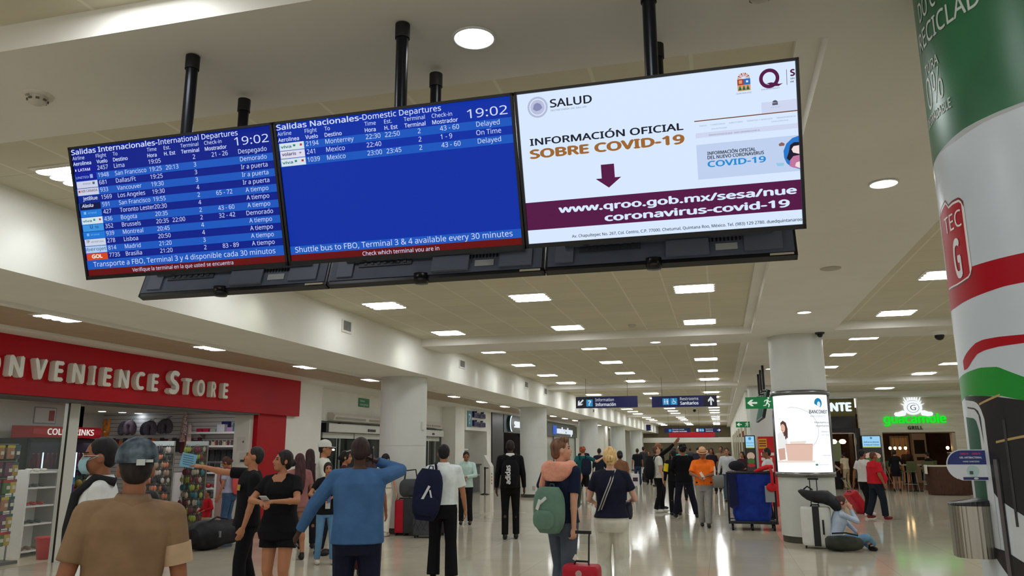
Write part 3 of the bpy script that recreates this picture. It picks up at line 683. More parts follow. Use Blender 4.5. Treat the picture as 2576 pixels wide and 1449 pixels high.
# white shelf unit with small goods
t = thing('shelf_unit', 'white open shelf unit with small goods behind the snack rack', 'shelf', (-10.75, 10.45, 0))
b = MB(); b.bx(-.2,.2,-.3,-.27,0,1.33); b.build('side_panel', WHITE, t); b = MB(); b.bx(-.2,.2,.27,.3,0,1.33); b.build('side_panel', M((150,150,146), .5), t)
MB().bx(-.2,-.17,-.27,.27,0,1.33).build('back_panel', WHITE, t)
for z in (.1,.5,.78,1.06,1.3): MB().bx(-.17,.19,-.27,.27,z-.025,z).build('shelf', WHITE, t)
for z, l, cc in ((.5,'dark',(70,72,70)),(.78,'red',(190,40,40)),(1.06,'grey',(90,92,96)),(1.3,'silver',(190,190,170)),(.1,'tan',(150,120,90))):
    for k in range(6):
        o = tag(MB().ell((0,0,.026),(.05,.035,.026),8,6).build('wrapped_sweet', M(cc, .35)), 'small %s wrapped item on the white shelf unit' % l, 'sweet', 'small %s goods on the white shelf unit' % l)
        o.location = (-10.65-.12*(k%2), 10.27+.07*k, z)
t = thing('goods_stand', 'narrow stand of red and orange packets beside the shop post', 'stand', (-10.75, 10.95, 0))
MB().bx(-.15,.15,-.16,.16,0,1.2).build('body', M((60,60,66), .5), t)
for k, cc in enumerate(((200,110,60),(200,110,60),(190,60,40),(186,30,40),(186,30,40),(186,30,40),(60,140,190))):
    b = MB()
    for j in range(4): b.bx(.15,.19,-.15+.078*j,-.08+.078*j,.2+.145*k,.32+.145*k)
    b.build('packet_row', M(cc, .4), t)
t = thing('shopping_basket', 'red plastic bin on the shop floor at the foot of the post', 'bin', (-10.12, 10.2, .006))
b = MB(); b.lathe([(.001,0),(.1,0),(.14,.3),(.15,.32),(.13,.31),(.095,.02),(.001,.02)], n=20); b.build('bucket', M((196,24,36), .4), t)
MB().lathe([(.139,.3),(.152,.3),(.152,.325),(.139,.325)], n=20).build('rim', M((206,34,44), .4), t)
# pineapples piled on a stand
t = thing('fruit_stand', 'stepped wooden stand under the pile of pineapples', 'stand', (-10.75, 11.6, 0))
b = MB()
for k in range(4): b.bx(-.35,.3-.16*k,-.35,.38,(.25 if k else 0)+.18*k,.43+.18*k)
b.build('step', M((90,64,40), .6), t)
pn = thing('pineapple', '', 'pineapple', (0,0,0))
b = MB(); b.ell((0,0,.08),(.066,.066,.085),12,8); b.build('fruit', mottled('pineapple skin', (150,110,40), (96,92,40), 60, .6, bump=.6), pn)
b = MB()
for k in range(9):
    g = 2*PI*k/9; r = .05 if k % 2 else .03
    b.add([(.012*math.cos(g+1.5),.012*math.sin(g+1.5),.155),(.012*math.cos(g-1.5),.012*math.sin(g-1.5),.155),(r*math.cos(g),r*math.sin(g),.24)],[(0,1,2),(2,1,0)])
b.build('crown', M((70,100,50), .6), pn)
n = 0
for k in range(5):
    for j in range(4):
        if k < 4: z, x, y = .43+.18*k, .22-.16*k, 11.33+.165*j
        else: z, x, y = .97, -.26, 11.33+.165*j
        if k == 4: z, x = .43+.16, .22
        q = dup(pn, (-10.75+x, y, z), 'pineapple in the pile on the stepped stand behind the masked man', rnd.random()*6, 'pineapples piled on the stand'); n += 1
for o in list(pn.children)+[pn]: bpy.data.objects.remove(o)
# goods on the slat wall
FUR = [mottled('grey fur', (84,82,96), (120,116,128), 60, .95), mottled('mauve fur', (104,88,102), (140,122,136), 60, .95), mottled('dark fur', (72,70,80), (104,100,110), 60, .95)]
for i, (x, z, r, l) in enumerate(((-13.82,2.13,.13,'first'),(-13.5,2.14,.135,'second'),(-13.2,2.12,.12,'third'),(-12.93,2.13,.13,'fourth'),(-12.72,2.16,.135,'fifth'),(-12.5,2.16,.135,'sixth'))):
    t = thing('neck_pillow', 'grey neck pillow on the slat wall, %s from the orange plush toy' % l, 'neck pillow', (x, 15.93-.2*(i % 2), z), .0, 'neck pillows on the slat wall')
    r *= 1.3; b = MB(); b.tube([(r*.62*math.sin(g), -.05, r*.8*math.cos(g)) for g in [(-2.6+5.2*k/14) for k in range(15)]], [.04]+[.07]*13+[.04], 10); b.build('cushion', FUR[i % 3], t)
    b = MB(); b.tube([(0,.0,r*.8+.05),(0,.08,r*.8+.12),(0,.14,r*.8+.12)], .005, 6); b.build('hanging_loop', BLACK, t)
t = thing('plush_toy', 'orange plush toy hanging at the inner end of the slat wall', 'plush toy', (-14.32, 15.85, 1.97))
PL = M((250,150,60), .9)
b = MB(); b.ell((0,0,.14),(.1,.08,.14)); b.build('body', PL, t); b = MB(); b.ell((.06,-.06,.12),(.07,.06,.065)); b.build('head', M((250,160,80), .9), t)
for s in (-1,1): MB().tube([(s*.05,0,.24),(s*.06,0,.34),(s*.05,.01,.42)], [.03,.035,.02], 8).build('limb', PL, t)
MB().ell((.07,-.12,.11),(.022,.015,.018)).build('snout', M((250,225,150), .8), t)
for s in (-1,1): MB().ell((.06+.03*s,-.11,.145),(.009,.006,.009)).build('eye', BLACK, t)
def shelf(x0, x1, z, label):
    t = thing('wall_shelf', label, 'shelf', ((x0+x1)/2, 15.9, z)); w2 = (x1-x0)/2
    MB().bx(-w2,w2,-.18,.14,-.045,0).build('board', M((226,226,222), .4), t)
    b = MB()
    for s in (-1,1): b.prism([(0,0),(-.2,0),(0,-.12)], (s*w2*.8,.14,-.045), (0,1,0), (0,0,1), .015)
    b.build('bracket', M((150,150,150), .4, .7), t)
shelf(-11.9,-9.95,2.05,'upper white wall shelf with small boxes on the slat wall'); shelf(-11.9,-9.95,1.745,'lower white wall shelf with little jars on the slat wall')
for i, (x, w_, h, cc, l) in enumerate(((-11.7,.13,.08,(190,40,80),'magenta'),(-11.52,.13,.08,(200,50,90),'pink'),(-11.33,.14,.07,(170,190,170),'pale green'),(-11.12,.2,.17,(220,224,230),'white'),(-11.1,.18,.24,(40,50,110),'navy'),(-10.88,.16,.1,(190,150,190),'lilac'),(-10.72,.16,.2,(60,120,120),'teal'))):
    o = tag(MB().bx(-w_/2,w_/2,-.06,.06,0,h).build('gift_box', M(cc, .5), bevel=.006), '%s gift box on the upper white wall shelf' % l, 'box', 'gift boxes on the upper shelf'); o.location = (x, 15.86 if l != 'navy' else 15.98, 2.05)
t = thing('handbag', 'black studded bag at the end of the upper wall shelf', 'bag', (-10.45,15.86,2.05)); MB().ell((0,0,.13),(.2,.1,.13)).build('body', M((26,24,28), .4), t); MB().tube([(-.12,0,.22),(-.08,0,.34),(.08,0,.34),(.12,0,.22)], .012, 8).build('handle', BLACK, t)
jar = thing('jar', '', 'jar', (0,0,0)); MB().lathe([(.03,0),(.034,.01),(.034,.07),(.026,.085)], n=10).build('glass_body', M((150,90,80), .2), jar); MB().lathe([(.03,.085),(.03,.11),(.001,.11)], n=10).build('lid', M((60,50,50), .4), jar)
for k in range(18):
    q = dup(jar, (-11.82+.1*k, 15.84, 1.745), None); l = ['dark red','brown','cream'][k % 3]
    q.children[0].data = q.children[0].data.copy(); q.children[0].data.materials[0] = M([(120,50,50),(90,70,60),(210,196,150)][k % 3], .25)
    q['label'] = '%s souvenir jar on the lower white wall shelf' % l; q['group'] = '%s souvenir jars on the lower shelf' % l
for o in list(jar.children)+[jar]: bpy.data.objects.remove(o)
for i, (x, z, cc) in enumerate(((-12.22,2.1,(190,120,120)),(-12.0,1.96,(220,180,180)),(-12.1,2.24,(120,60,70)))):
    t = thing('scarf', ['rose patterned scarf hanging from the slat wall','pale pink scarf hanging lowest by the wall shelves','dark wine scarf hanging highest by the wall shelves'][i], 'scarf', (x, 15.95-.06*i, z))
    R_ = [[V((.05+.03*k/6)*math.cos(g), .02*math.sin(g)-.02, .25-.5*k/6 + .02*math.sin(g*3)) for g in [2*PI*q/12 for q in range(12)]] for k in range(7)]
    MB().loft(R_).build('cloth', mottled('scarf %d' % i, cc, (230,220,215), 30, .9), t); MB().tube([(0,.05,.26),(0,0,.3),(0,.08,.32)], .008, 6).build('hook', CHROME, t)
# wire racks of key rings and trinkets
def trinket_rack(x, y, w_, h, cols, rows_, nm, pal):
    t = thing('souvenir_rack', 'wire rack crowded with key rings, %s' % nm, 'rack', (x, y, 0))
    b = MB()
    for s in (-1,1): b.cyl((s*w_/2,.02,0),(s*w_/2,.02,h),.012,n=8)
    b.build('upright', M((150,150,146), .3, .9), t)
    b = MB()
    for k in range(rows_): b.bx(-w_/2,w_/2,.01,.03,.3+(h-.4)*k/(rows_-1)+.09,.3+(h-.4)*k/(rows_-1)+.1)
    b.build('rail', M((170,170,166), .3, .9), t)
    MB().bx(-w_/2,w_/2,.03,.045,.1,h).build('back_panel', M((126,124,112), .6), t)
    MB().bx(-w_/2-.03,w_/2+.03,-.2,.2,0,.06).build('foot', M((110,110,108), .4), t)
    MB().bx(-w_/2,w_/2,-.0,.045,h,h+.09).build('header', M((190,200,196), .5), t)
    protos = []
    for cc in pal:
        kr = thing('key_ring', '', 'key ring', (0,0,0))
        m_ = M(cc, .4)
        MB().ell((0,-.01,-.035),(.028,.012,.038),8,6).build('charm', m_, kr)
        MB().tube([(.014*math.cos(g),-.005,.018+.014*math.sin(g)) for g in [2*PI*q/8 for q in range(9)]], .003, 4).build('ring', STEEL, kr); protos.append(kr)
    for r in range(rows_):
        for c in range(cols):
            i = (r + (c//3)) % len(pal)
            q = dup(protos[i], (x - w_/2 + w_*(c+.5)/cols, y-.03-.03*((c*7+r) % 3), .3+(h-.4)*r/(rows_-1)+.075), 'small %s key ring hanging on the souvenir rack %s' % (PALN[pal[i]], nm), None, '%s key rings on the rack %s' % (PALN[pal[i]], nm))
            s = 1.25+.5*((c*5+r*3) % 7)/7; q.scale = (s,s,s)
    for p in protos:
        for o in list(p.children)+[p]: bpy.data.objects.remove(o)
PALN = {(150,130,110):'beige',(170,160,140):'cream',(120,60,70):'wine red',(60,110,120):'teal',(60,60,66):'charcoal',(180,170,160):'pale',(190,120,90):'copper',(150,160,70):'lime'}
trinket_rack(-10.65, 13.25, .62, 1.72, 8, 10, 'nearer the front', [(150,130,110),(190,120,90),(60,60,66),(180,170,160)])
trinket_rack(-10.2, 13.75, .5, 1.72, 7, 10, 'nearer the child', [(60,110,120),(150,160,70),(120,60,70),(170,160,140)])
# goods hanging from the slats, mid wall
for k in range(22):
    cc = [(60,52,54),(110,50,60),(220,120,60),(70,70,76)][k % 4]
    o = tag(MB().box((0,0,0),(.11,.03,.3)).build('keyholder_strip', M(cc, .6), bevel=.01), '%s hanging souvenir strip in the row under the neck pillows' % ['black','wine','orange','grey'][k % 4], 'souvenir', '%s souvenir strips under the pillows' % ['black','wine','orange','grey'][k % 4])
    o.location = (-14.2+.115*k, 15.98, 1.78-.03*(k % 3))
for k in range(14):
    o = tag(MB().box((0,0,0),(.12,.04,.26)).build('boxed_souvenir', M([(44,46,50),(60,60,60)][k % 2], .5), bevel=.008), 'dark boxed souvenir on the slats under the lower shelf', 'box', 'dark boxed souvenirs below the lower shelf'); o.location = (-11.85+.15*(k % 9), 15.97, 1.52 if k < 9 else 1.2)
for k in range(3):
    o = tag(MB().lathe([(.03,0),(.03,.16),(.012,.2),(.012,.23),(.001,.23)], n=10).build('bottle', M((30,130,70), .2)), 'green bottle standing on the white display shelf below the wall shelves', 'bottle', 'green bottles in the shop'); o.location = (-10.9+.08*k, 15.75, 1.2)
t = thing('price_sign', 'small white sign with red print among the dark boxes', 'sign', (-11.5,15.3,1.22)); MB().bx(-.12,.12,-.01,.01,-.2,.2).build('board', M((222,216,210), .5), t)
MB().bx(-.1,.1,-.013,-.01,-.17,-.02).build('red_print', M((190,60,60), .6), t); MB().bx(-.1,.1,-.013,-.01,.06,.13).build('red_line', M((190,60,60), .6), t); MB().cyl((0,0,-1.22),(0,0,-.2),.012,n=8).build('stand', STEEL, t)
t = thing('display_shelf', 'white stepped display shelf behind the child in red', 'shelf', (-11.15,15.45,0))
MB().bx(-.55,-.5,-.4,.4,0,1.15).build('side_panel', WHITE, t); MB().bx(.5,.55,-.4,.4,0,1.15).build('side_panel', WHITE, t)
for z, d in ((.2,.4),(.5,.3),(.82,.2),(1.15,.1)): MB().bx(-.5,.5,-d,.4,z-.03,z).build('shelf', WHITE, t)
for k in range(15):
    z = (.2,.5,.82)[k//5]; cc = [(150,110,96),(190,180,170),(170,40,50)][k//5]
    o = tag(MB().ell((0,0,.05),(.07,.06,.05),8,6).build('souvenir_figure', M(cc, .5)), '%s souvenir on the white stepped display shelf' % ['brown','pale','red'][k//5], 'souvenir', '%s souvenirs on the stepped shelf' % ['brown','pale','red'][k//5]); o.location = (-11.5+.17*(k%5), 15.45-[.28,.2,.12][k//5], z)
# red and white pillar at the end of the shop front
t = thing('shop_pillar', 'red square pillar under the end of the shop fascia', 'pillar', (-9.5, 15.02, 0)); MB().bx(-.25,.2,-.55,.56,0,2.375).build('shaft', RED, t)
t = thing('shop_jamb', 'white jamb panel with taped papers beside the red pillar', 'panel', (-9.55, 14.38, 0)); MB().bx(-.2,.15,-.06,.08,0,2.36).build('panel', M((208,204,194), .6), t)
MB().bx(-.12,.08,-.066,-.06,1.62,1.9).build('paper', M((196,190,182), .8), t); MB().bx(.02,.05,-.07,-.066,1.78,1.82).build('small_tag', M((90,80,80), .6), t)
MB().bx(-.03,.14,-.075,-.06,1.37,1.58).build('thermostat', M((190,188,178), .5), t); MB().bx(.0,.11,-.078,-.075,1.39,1.44).build('thermostat_window', M((40,40,38), .5), t)

# ------------------------------------------------------------------ sliding entrance doors and what follows along the aisle
FR = M((150,160,152), .35, .5, key='aluminium'); DGL = M((30,40,38), .04, alpha=.42, key='dark door glass')
def entrance(y0, y1, label, hl):
    t = thing('sliding_door', label, 'door', (-9.78, y0, 0)); w_ = y1-y0
    for s, n_ in ((0, 'fixed_pane'), (w_*.26, 'door_leaf'), (w_*.5, 'door_leaf'), (w_*.76, 'fixed_pane')):
        b = MB(); ww = w_*.24; b.bx(-.02,.02,s,s+.04,0,2.33); b.bx(-.02,.02,s+ww-.04,s+ww,0,2.33); b.bx(-.02,.02,s,s+ww,0,.08); b.bx(-.02,.02,s,s+ww,2.29,2.33)
        f = b.build(n_, FR, t); MB().bx(-.006,.006,s+.04,s+ww-.04,.08,2.29).build('glass', DGL, f)
    MB().bx(-.1,.2,w_*.12,w_*.9,2.08,2.3).build('header_box', M((206,206,198), .35), t, bevel=.02)
    MB().bx(-.02,.201,w_*.1,w_*.12,2.07,2.31).build('header_end', BLACK, t)
    MB().bx(.2,.225,w_*.45,w_*.52,2.13,2.2).build('motion_sensor', M((30,28,26), .4), t, bevel=.01)
    b = MB()
    for k in range(3): b.bx(.0,.04,w_*(.12+.26*k),w_*(.37+.26*k),1.93,2.07)
    b.build('upper_rail', M((196,196,188), .4), t)
    return t
entrance(17.25, 24.2, 'wide sliding glass entrance door onto the dark night, before the first column', 1)
entrance(24.35, 26.95, 'narrower sliding glass entrance door past the first column', 1)
def aircurtain(y0, y1, z, label):
    t = thing('air_curtain', label, 'air curtain', (-9.75, y0, z)); w_ = y1-y0
    MB().prism([(0,0),(.0,.2),(.16,.2),(.22,.12),(.18,0)], (0,w_,0), (1,0,0), (0,0,1), w_).build('casing', M((206,202,190), .45), t)
    b = MB()
    for k in range(2): b.bx(.205,.215,w_*(.02+.5*k),w_*(.46+.5*k),.03,.09)
    b.build('outlet', M((150,146,134), .5), t)
aircurtain(18.3, 22.3, 2.38, 'white air curtain above the first sliding door'); aircurtain(24.4, 26.3, 2.38, 'white air curtain above the second sliding door')
t = thing('assembly_sign', 'small green wall sign with white lettering above the first sliding door', 'sign', (-9.74, 20.4, 2.94)); MB().bx(0,.01,-.34,.34,-.12,.12).build('panel', M((24,120,70), .5), t)
b = MB(); text(b, 'Salida de', (.012,-.28,.02), (0,1,0), (0,0,1), .06, .3); text(b, 'emergencia', (.012,-.28,-.08), (0,1,0), (0,0,1), .06, .52); b.build('lettering', M((220,236,224), .5), t)
t = thing('night_window_card', 'pale green lit pane seen through the dark entrance glass', 'window light', (-12.2, 18.2, 1.66)); MB().bx(-.02,.02,-.35,.35,-.35,.35).build('pane', M((150,200,180), .6, emit=.35), t); MB().ell((.05,-.1,-.18),(.03,.05,.05)).build('lamp', M((255,250,235), .6, emit=6), t)
for k in range(5):
    t = thing('street_lamp', 'point of lamp light seen out in the night through the entrance glass, %s along' % ORD[k], 'lamp', (-13.4, 18.9+1.7*k, 1.55+.1*(k % 3)))
    MB().ell((0,0,0),(.05,.05,.04)).build('lamp', M((255,248,230), .6, emit=6), t); MB().cyl((-.0,0,-1.6),(-.0,0,-.03),.03,n=8).build('pole', DARK, t)
# information desk wall
t = thing('information_lettering', 'dark blue Información lettering with teal question mark on the white wall box', 'sign', (-9.2, 29.3, 2.78))
MB().bx(0,.03,-1.1,-.62,-.3,.3).build('icon_panel', M((20,120,140), .4), t)
b = MB(); text(b, '?', (.032,-.98,-.18), (0,1,0), (0,0,1), .36, .24, 'L', .02); b.build('question_mark', M((230,236,236), .5), t)
NAVY = M((30,30,86), .4)
b = MB(); text(b, 'Información', (.0,-.5,.08), (0,1,0), (0,0,1), .22, 1.5, 'L', .03, 0, .05); b.build('lettering', NAVY, t)
b = MB(); text(b, 'Information', (.0,-.5,-.26), (0,1,0), (0,0,1), .22, 1.5, 'L', .03, 0, .05); b.build('lettering', NAVY, t)
t = thing('information_desk', 'grey information desk under the white wall box', 'desk', (-9.7, 29.3, 0))
MB().bx(-.3,.3,-1.0,1.2,0,1.02).build('body', M((84,84,84), .5), t); MB().bx(-.35,.36,-1.05,1.25,1.02,1.08).build('worktop', M((60,58,58), .4), t); MB().bx(.3,.31,-1.0,1.2,.62,.68).build('trim_rail', STEEL, t)
t = thing('desk_monitor', 'dark computer screen on the information desk', 'monitor', (-9.75, 29.6, 1.08)); MB().bx(-.03,.0,-.28,.28,.12,.5).build('panel', BLACK, t); MB().bx(-.05,-.02,-.05,.05,0,.2).build('stand', BLACK, t)
t = thing('blue_poster', 'blue poster on the beige wall behind the information desk', 'poster', (-10.59, 29.8, 1.72)); MB().bx(-.01,.01,-.4,.4,-.35,.35).build('sheet', M((30,44,110), .5), t)
t = thing('glass_screen', 'clear counter screen with a thin white frame on the information desk', 'screen', (-9.5, 28.75, 1.08)); MB().bx(-.01,.01,-.5,.5,0,.55).build('pane', M((220,225,220), .05, alpha=.12), t); MB().bx(-.012,.012,-.5,.5,.55,.58).build('frame', WHITE, t)
t = thing('queue_post', 'black retractable belt post in front of the information desk', 'post', (-8.55, 28.4, 0))
MB().lathe([(.001,0),(.17,0),(.17,.02),(.03,.05),(.03,.9),(.04,.92),(.04,1.0),(.001,1.0)], n=18).build('post', BLACK, t); MB().bx(.0,.05,-.04,.3,.93,.98).build('belt', M((30,30,32), .6), t)
t = thing('rating_kiosk', 'white rating kiosk with coloured buttons beside the information desk', 'kiosk', (-8.75, 29.5, 0))
MB().bx(-.15,.15,-.22,.22,0,1.0).build('body', M((214,210,198), .5), t); MB().prism([(-.15,0),(.15,0),(-.1,.42)], (0,-.22,1.0), (1,0,0), (0,0,1), -.44).build('sloped_top', M((204,202,194), .5), t)
b = MB(); text(b, 'ASUR', (-.03,-.2,1.2), (.0,1,0), (-.5,0,.8), .12, .36, 'L', .04); b.build('lettering', M((60,62,70), .5), t)
for k, cc in enumerate(((90,90,60),(120,110,60),(190,50,40),(190,40,50))): MB().lathe([(.001,.0),(.035,0),(.03,.012),(.001,.012)], (0,0,0), 12).build('button', M(cc, .4), t).location = (.155,-.05,.72-.12*k)
for o in t.children:
    if o.name.startswith('button'): o.rotation_euler = (0, PI/2, 0)
# dark sunglasses shop
DKG = M((40,46,46), .3)
t = thing('sunglasses_shop', 'black shop front with a lit round emblem and white letters beginning sung', 'shop front', (-9.2, 31.6, 0))
MB().bx(-.4,0,0,1.8,0,3.17).build('black_panel', M((12,11,12), .3), t); MB().bx(-.4,.02,1.8,10.4,2.38,3.17).build('fascia', DKG, t)
MB().bx(-2.4,-.4,10.3,10.4,0,3.1).build('side_wall', M((30,24,24), .5), t); MB().bx(-2.5,-2.4,0,10.4,0,3.1).build('back_wall', M((38,26,24), .5), t); MB().bx(-.5,-.06,5.6,10.4,0,2.38).build('side_panel', M((20,16,16), .4), t)
b = MB(); R_ = []
for k in range(24): R_.append((2.75+.36*math.cos(2*PI*k/24), 2.78+.36*math.sin(2*PI*k/24)))
b.prism(R_, (.02,0,0), (0,1,0), (0,0,1), .1); b.build('emblem_disc', M((60,66,64), .3), t)
b = MB(); b.prism([(2.75+.36*math.cos(g), 2.78+.36*math.sin(g)) for g in [PI*.55+PI*.9*k/14 for k in range(15)]] + [(2.68+.26*math.cos(g), 2.78+.3*math.sin(g)) for g in [PI*1.42-PI*.84*k/14 for k in range(15)]], (.13,0,0), (0,1,0), (0,0,1), .03)
b.build('emblem_crescent', M((214,240,255), .6, emit=1.3), t)
b = MB(); text(b, 'sunglass', (.03,3.5,2.64), (0,1,0), (0,0,1), .36, 2.8, 'L', .015, 0, .03); b.build('lettering', M((240,246,250), .6, emit=.95), t)
for k, (y, z, h, w_, cc, em) in enumerate(((2.3,1.9,.42,1.3,(220,190,200),.9),(1.2,1.2,.9,.3,(200,50,60),.7),(2.2,1.1,.7,.6,(190,170,160),.35),(4.3,1.5,.25,.35,(200,180,150),.6),(4.3,1.15,.25,.35,(190,170,150),.5))):
    MB().bx(-1.2,-1.15,y,y+w_,z,z+h).build('lit_display', M(cc, .6, emit=em), t)
b = MB(); text(b, 'SUNGLASS', (-1.0,2.2,1.72), (0,1,0), (0,0,1), .1, .7); b.build('inner_lettering', M((220,215,210), .6, emit=.5), t)
t = thing('phone_shop', 'dark green-grey shop front with lit white moba shop lettering', 'shop front', (-9.2, 42.3, 0))
MB().bx(-.3,.03,0,9.3,2.38,3.1).build('fascia', M((82,92,80), .5), t)
b = MB(); text(b, 'moba shop', (.04,2.6,2.56), (0,1,0), (0,0,1), .36, 4.8, 'L', .008, 0, .03); b.build('lettering', M((230,238,250), .6, emit=.9), t)
MB().bx(.03,.12,1.6,2.2,2.5,2.98).build('lit_mark', M((70,110,210), .6, emit=.8), t)
MB().bx(-.2,-.12,0,9.3,0,2.38).build('shop_window', M((176,184,172), .1, spec=.6), t)
for y in (0,2.2,4.4,6.8,9.2): MB().bx(-.12,-.05,y,y+.08,0,2.38).build('mullion', M((120,124,114), .4), t)
t = thing('blue_flag_sign', 'small blue flag sign hung on the bulkhead far down the hall', 'sign', (-5.68, 63.5, 3.32)); MB().bx(0,.36,-.02,.02,-.24,.24).build('panel', M((30,36,92), .5), t)
# ------------------------------------------------------------------ near column with the printed wrap
NX, NY, NR = 1.45, 3.4, .51
def rad(d): return math.radians(d)
t = thing('wrapped_column', 'large round column in printed wrap, green above, white with red stripes below', 'column', (NX, NY, 0))
def cyl_at(R_): return lambda th, z: (R_*math.cos(rad(th)), R_*math.sin(rad(th)), z)
b = MB(); b.lathe([(NR,.1),(NR,3.65)], n=96); b.build('white_wrap', mottled('vinyl wrap', (202,211,218), (196,206,213), 1.5, .3, spec=.5), t)
b = MB(); b.lathe([(NR-.01,.001),(NR-.01,.1)], n=64); b.build('plinth', M((80,78,74), .5), t)
def band(name, m, pts, lay):
    """strip on the column: pts (angle, top, bottom) joined smoothly"""
    th = [p[0] for p in pts]; A = np.arange(th[0], th[-1]+.01, 1.5) if th[-1]-th[0] > 6 else np.linspace(th[0], th[-1], 9)
    zt = np.interp(A, th, [p[1] for p in pts]); zb = np.interp(A, th, [p[2] for p in pts]); f = cyl_at(NR+.0004*lay)
    vs = []
    for a, p, q in zip(A, zt, zb): vs += [f(a, q), f(a, p)]
    b = MB(); b.add(vs, [(2*i, 2*i+2, 2*i+3, 2*i+1) for i in range(len(A)-1)], 0, True); return b.build(name, m, t)
GRN = mottled('green print', (28,84,52), (48,120,78), 2.5, .35, spec=.5, lo=.25, hi=.8)
band('green_field', GRN, [(90,3.649,2.84),(170,3.649,2.78),(186,3.649,2.795),(205,3.649,2.82),(232,3.649,2.83),(450,3.649,2.83)], 1)
band('fold_line', M((176,180,180), .4), [(186,2.792,2.79),(200,2.815,2.79),(215,2.822,2.808),(232,2.829,2.815),(260,2.829,2.825)], 1)
RD = M((168,10,28), .4, spec=.2)
band('red_stripe', RD, [(90,2.285,2.165),(180,2.28,2.15),(215,2.28,2.175),(450,2.28,2.175)], 1)
band('thin_red_stripe', RD, [(181.5,1.935,1.9),(184,1.95,1.9),(187,1.962,1.908),(190.5,1.975,1.926),(195,1.99,1.948),(200,1.997,1.957),(208,1.997,1.962),(220,1.992,1.962),(450,1.985,1.955)], 2)
band('green_stripe', M((24,140,44), .35), [(165,1.87,1.78),(184,1.888,1.80),(196,1.896,1.79),(206,1.89,1.785),(217,1.845,1.76),(232,1.78,1.7),(300,1.7,1.6),(450,1.7,1.6)], 1)
band('dark_window_print', M((38,38,40), .3), [(178,1.80,1.62),(190,1.795,1.6),(192,1.793,1.46),(197,1.79,1.42),(202,1.785,1.4),(209,1.775,1.37),(217,1.762,1.33),(235,1.7,1.3),(300,1.62,1.15),(450,1.62,1.15)], 2)
band('arch_print', M((200,204,206), .35), [(178,1.785,1.2),(188,1.775,1.2),(191,1.765,1.2),(193.5,1.735,1.2),(195,1.69,1.3),(195.6,1.64,1.45)], 3)
band('arch_line', M((44,46,50), .35), [(180,1.758,1.752),(188,1.75,1.744),(190.6,1.738,1.72),(192.2,1.71,1.6),(192.8,1.64,1.46)], 4)
band('green_print', M((26,84,64), .35), [(176,1.72,1.26),(186,1.712,1.27),(188,1.7,1.28),(189.5,1.66,1.3)], 5)
WD = M((176,150,96), .4)
band('wood_bar_print', WD, [(192,1.765,1.757),(206.5,1.795,1.787)], 4); band('wood_bar_print', WD, [(200,1.625,1.617),(240,1.68,1.67)], 4)
PST = M((96,90,92), .35)
band('post_print', PST, [(196.9,1.56,.9),(199.2,1.56,.9)], 6); band('post_shadow_print', M((30,30,33), .35), [(199.2,1.56,.9),(200.3,1.56,.9)], 6)
band('post_print', M((60,58,60), .35), [(205,1.7,1.33),(206.3,1.7,1.33)], 6)
band('white_panel_print', M((198,202,204), .35), [(202.5,1.39,.9),(209,1.36,.9),(212,1.3,.9),(212.5,1.25,.9)], 3)
band('low_dark_print', M((44,42,44), .35), [(189.5,1.245,1.215),(198,1.24,1.15),(210,1.2,.9),(250,1.1,.8)], 5)
band('badge', M((110,14,28), .4), [(172,2.56,2.23),(184.6,2.592,2.225),(186.6,2.562,2.225),(191,2.568,2.228),(196.5,2.566,2.235),(198.8,2.548,2.25),(200.2,2.51,2.275)], 2)
band('badge_line', M((232,226,226), .35), [(172,2.553,2.236),(184.6,2.584,2.232),(186.6,2.553,2.232),(191,2.559,2.235),(196.2,2.557,2.242),(198.2,2.541,2.256),(199.3,2.508,2.28)], 3)
band('badge_field', M((172,12,30), .4, spec=.2), [(172,2.547,2.242),(184.6,2.574,2.238),(186.6,2.544,2.238),(191,2.55,2.241),(195.9,2.548,2.248),(197.6,2.535,2.26),(198.5,2.506,2.284)], 4)
def wrap_text(name, s, th0, z0, h, th1, lay, m, bold=.0, right=False, sub=None):
    wd = rad(th1-th0)*NR
    b = MB(); text(b, s, None, None, None, h, wd, 'L', bold, 0, 0, fn=lambda a, q, c: cyl_at(NR+.0008+.0004*lay+c)(th0+math.degrees(a/NR), z0+q)); return b.build(name, m, t)
LT = M((206,214,208), .4)
wrap_text('wrap_line', 'RECICLADO', 175.5, 3.275, .085, 229, 3, LT, .012)
wrap_text('wrap_line', 'DO C', 180.5, 3.4, .085, 198, 3, LT, .012)
wrap_text('wrap_line', 'TURA', 180, 3.15, .045, 194.5, 3, LT, .02)
wrap_text('wrap_line', '0%', 178, 3.0, .14, 195.5, 3, LT, .0)
wrap_text('wrap_line', 'DEGRADABLE', 172.5, 2.935, .042, 199.5, 3, LT, .02)
wrap_text('badge_line_text', 'TEC', 180.2, 2.452, .066, 196.6, 6, M((238,232,232), .4), 0)
wrap_text('badge_letter', 'G', 186.4, 2.26, .145, 192.8, 6, M((226,226,228), .4), .04)
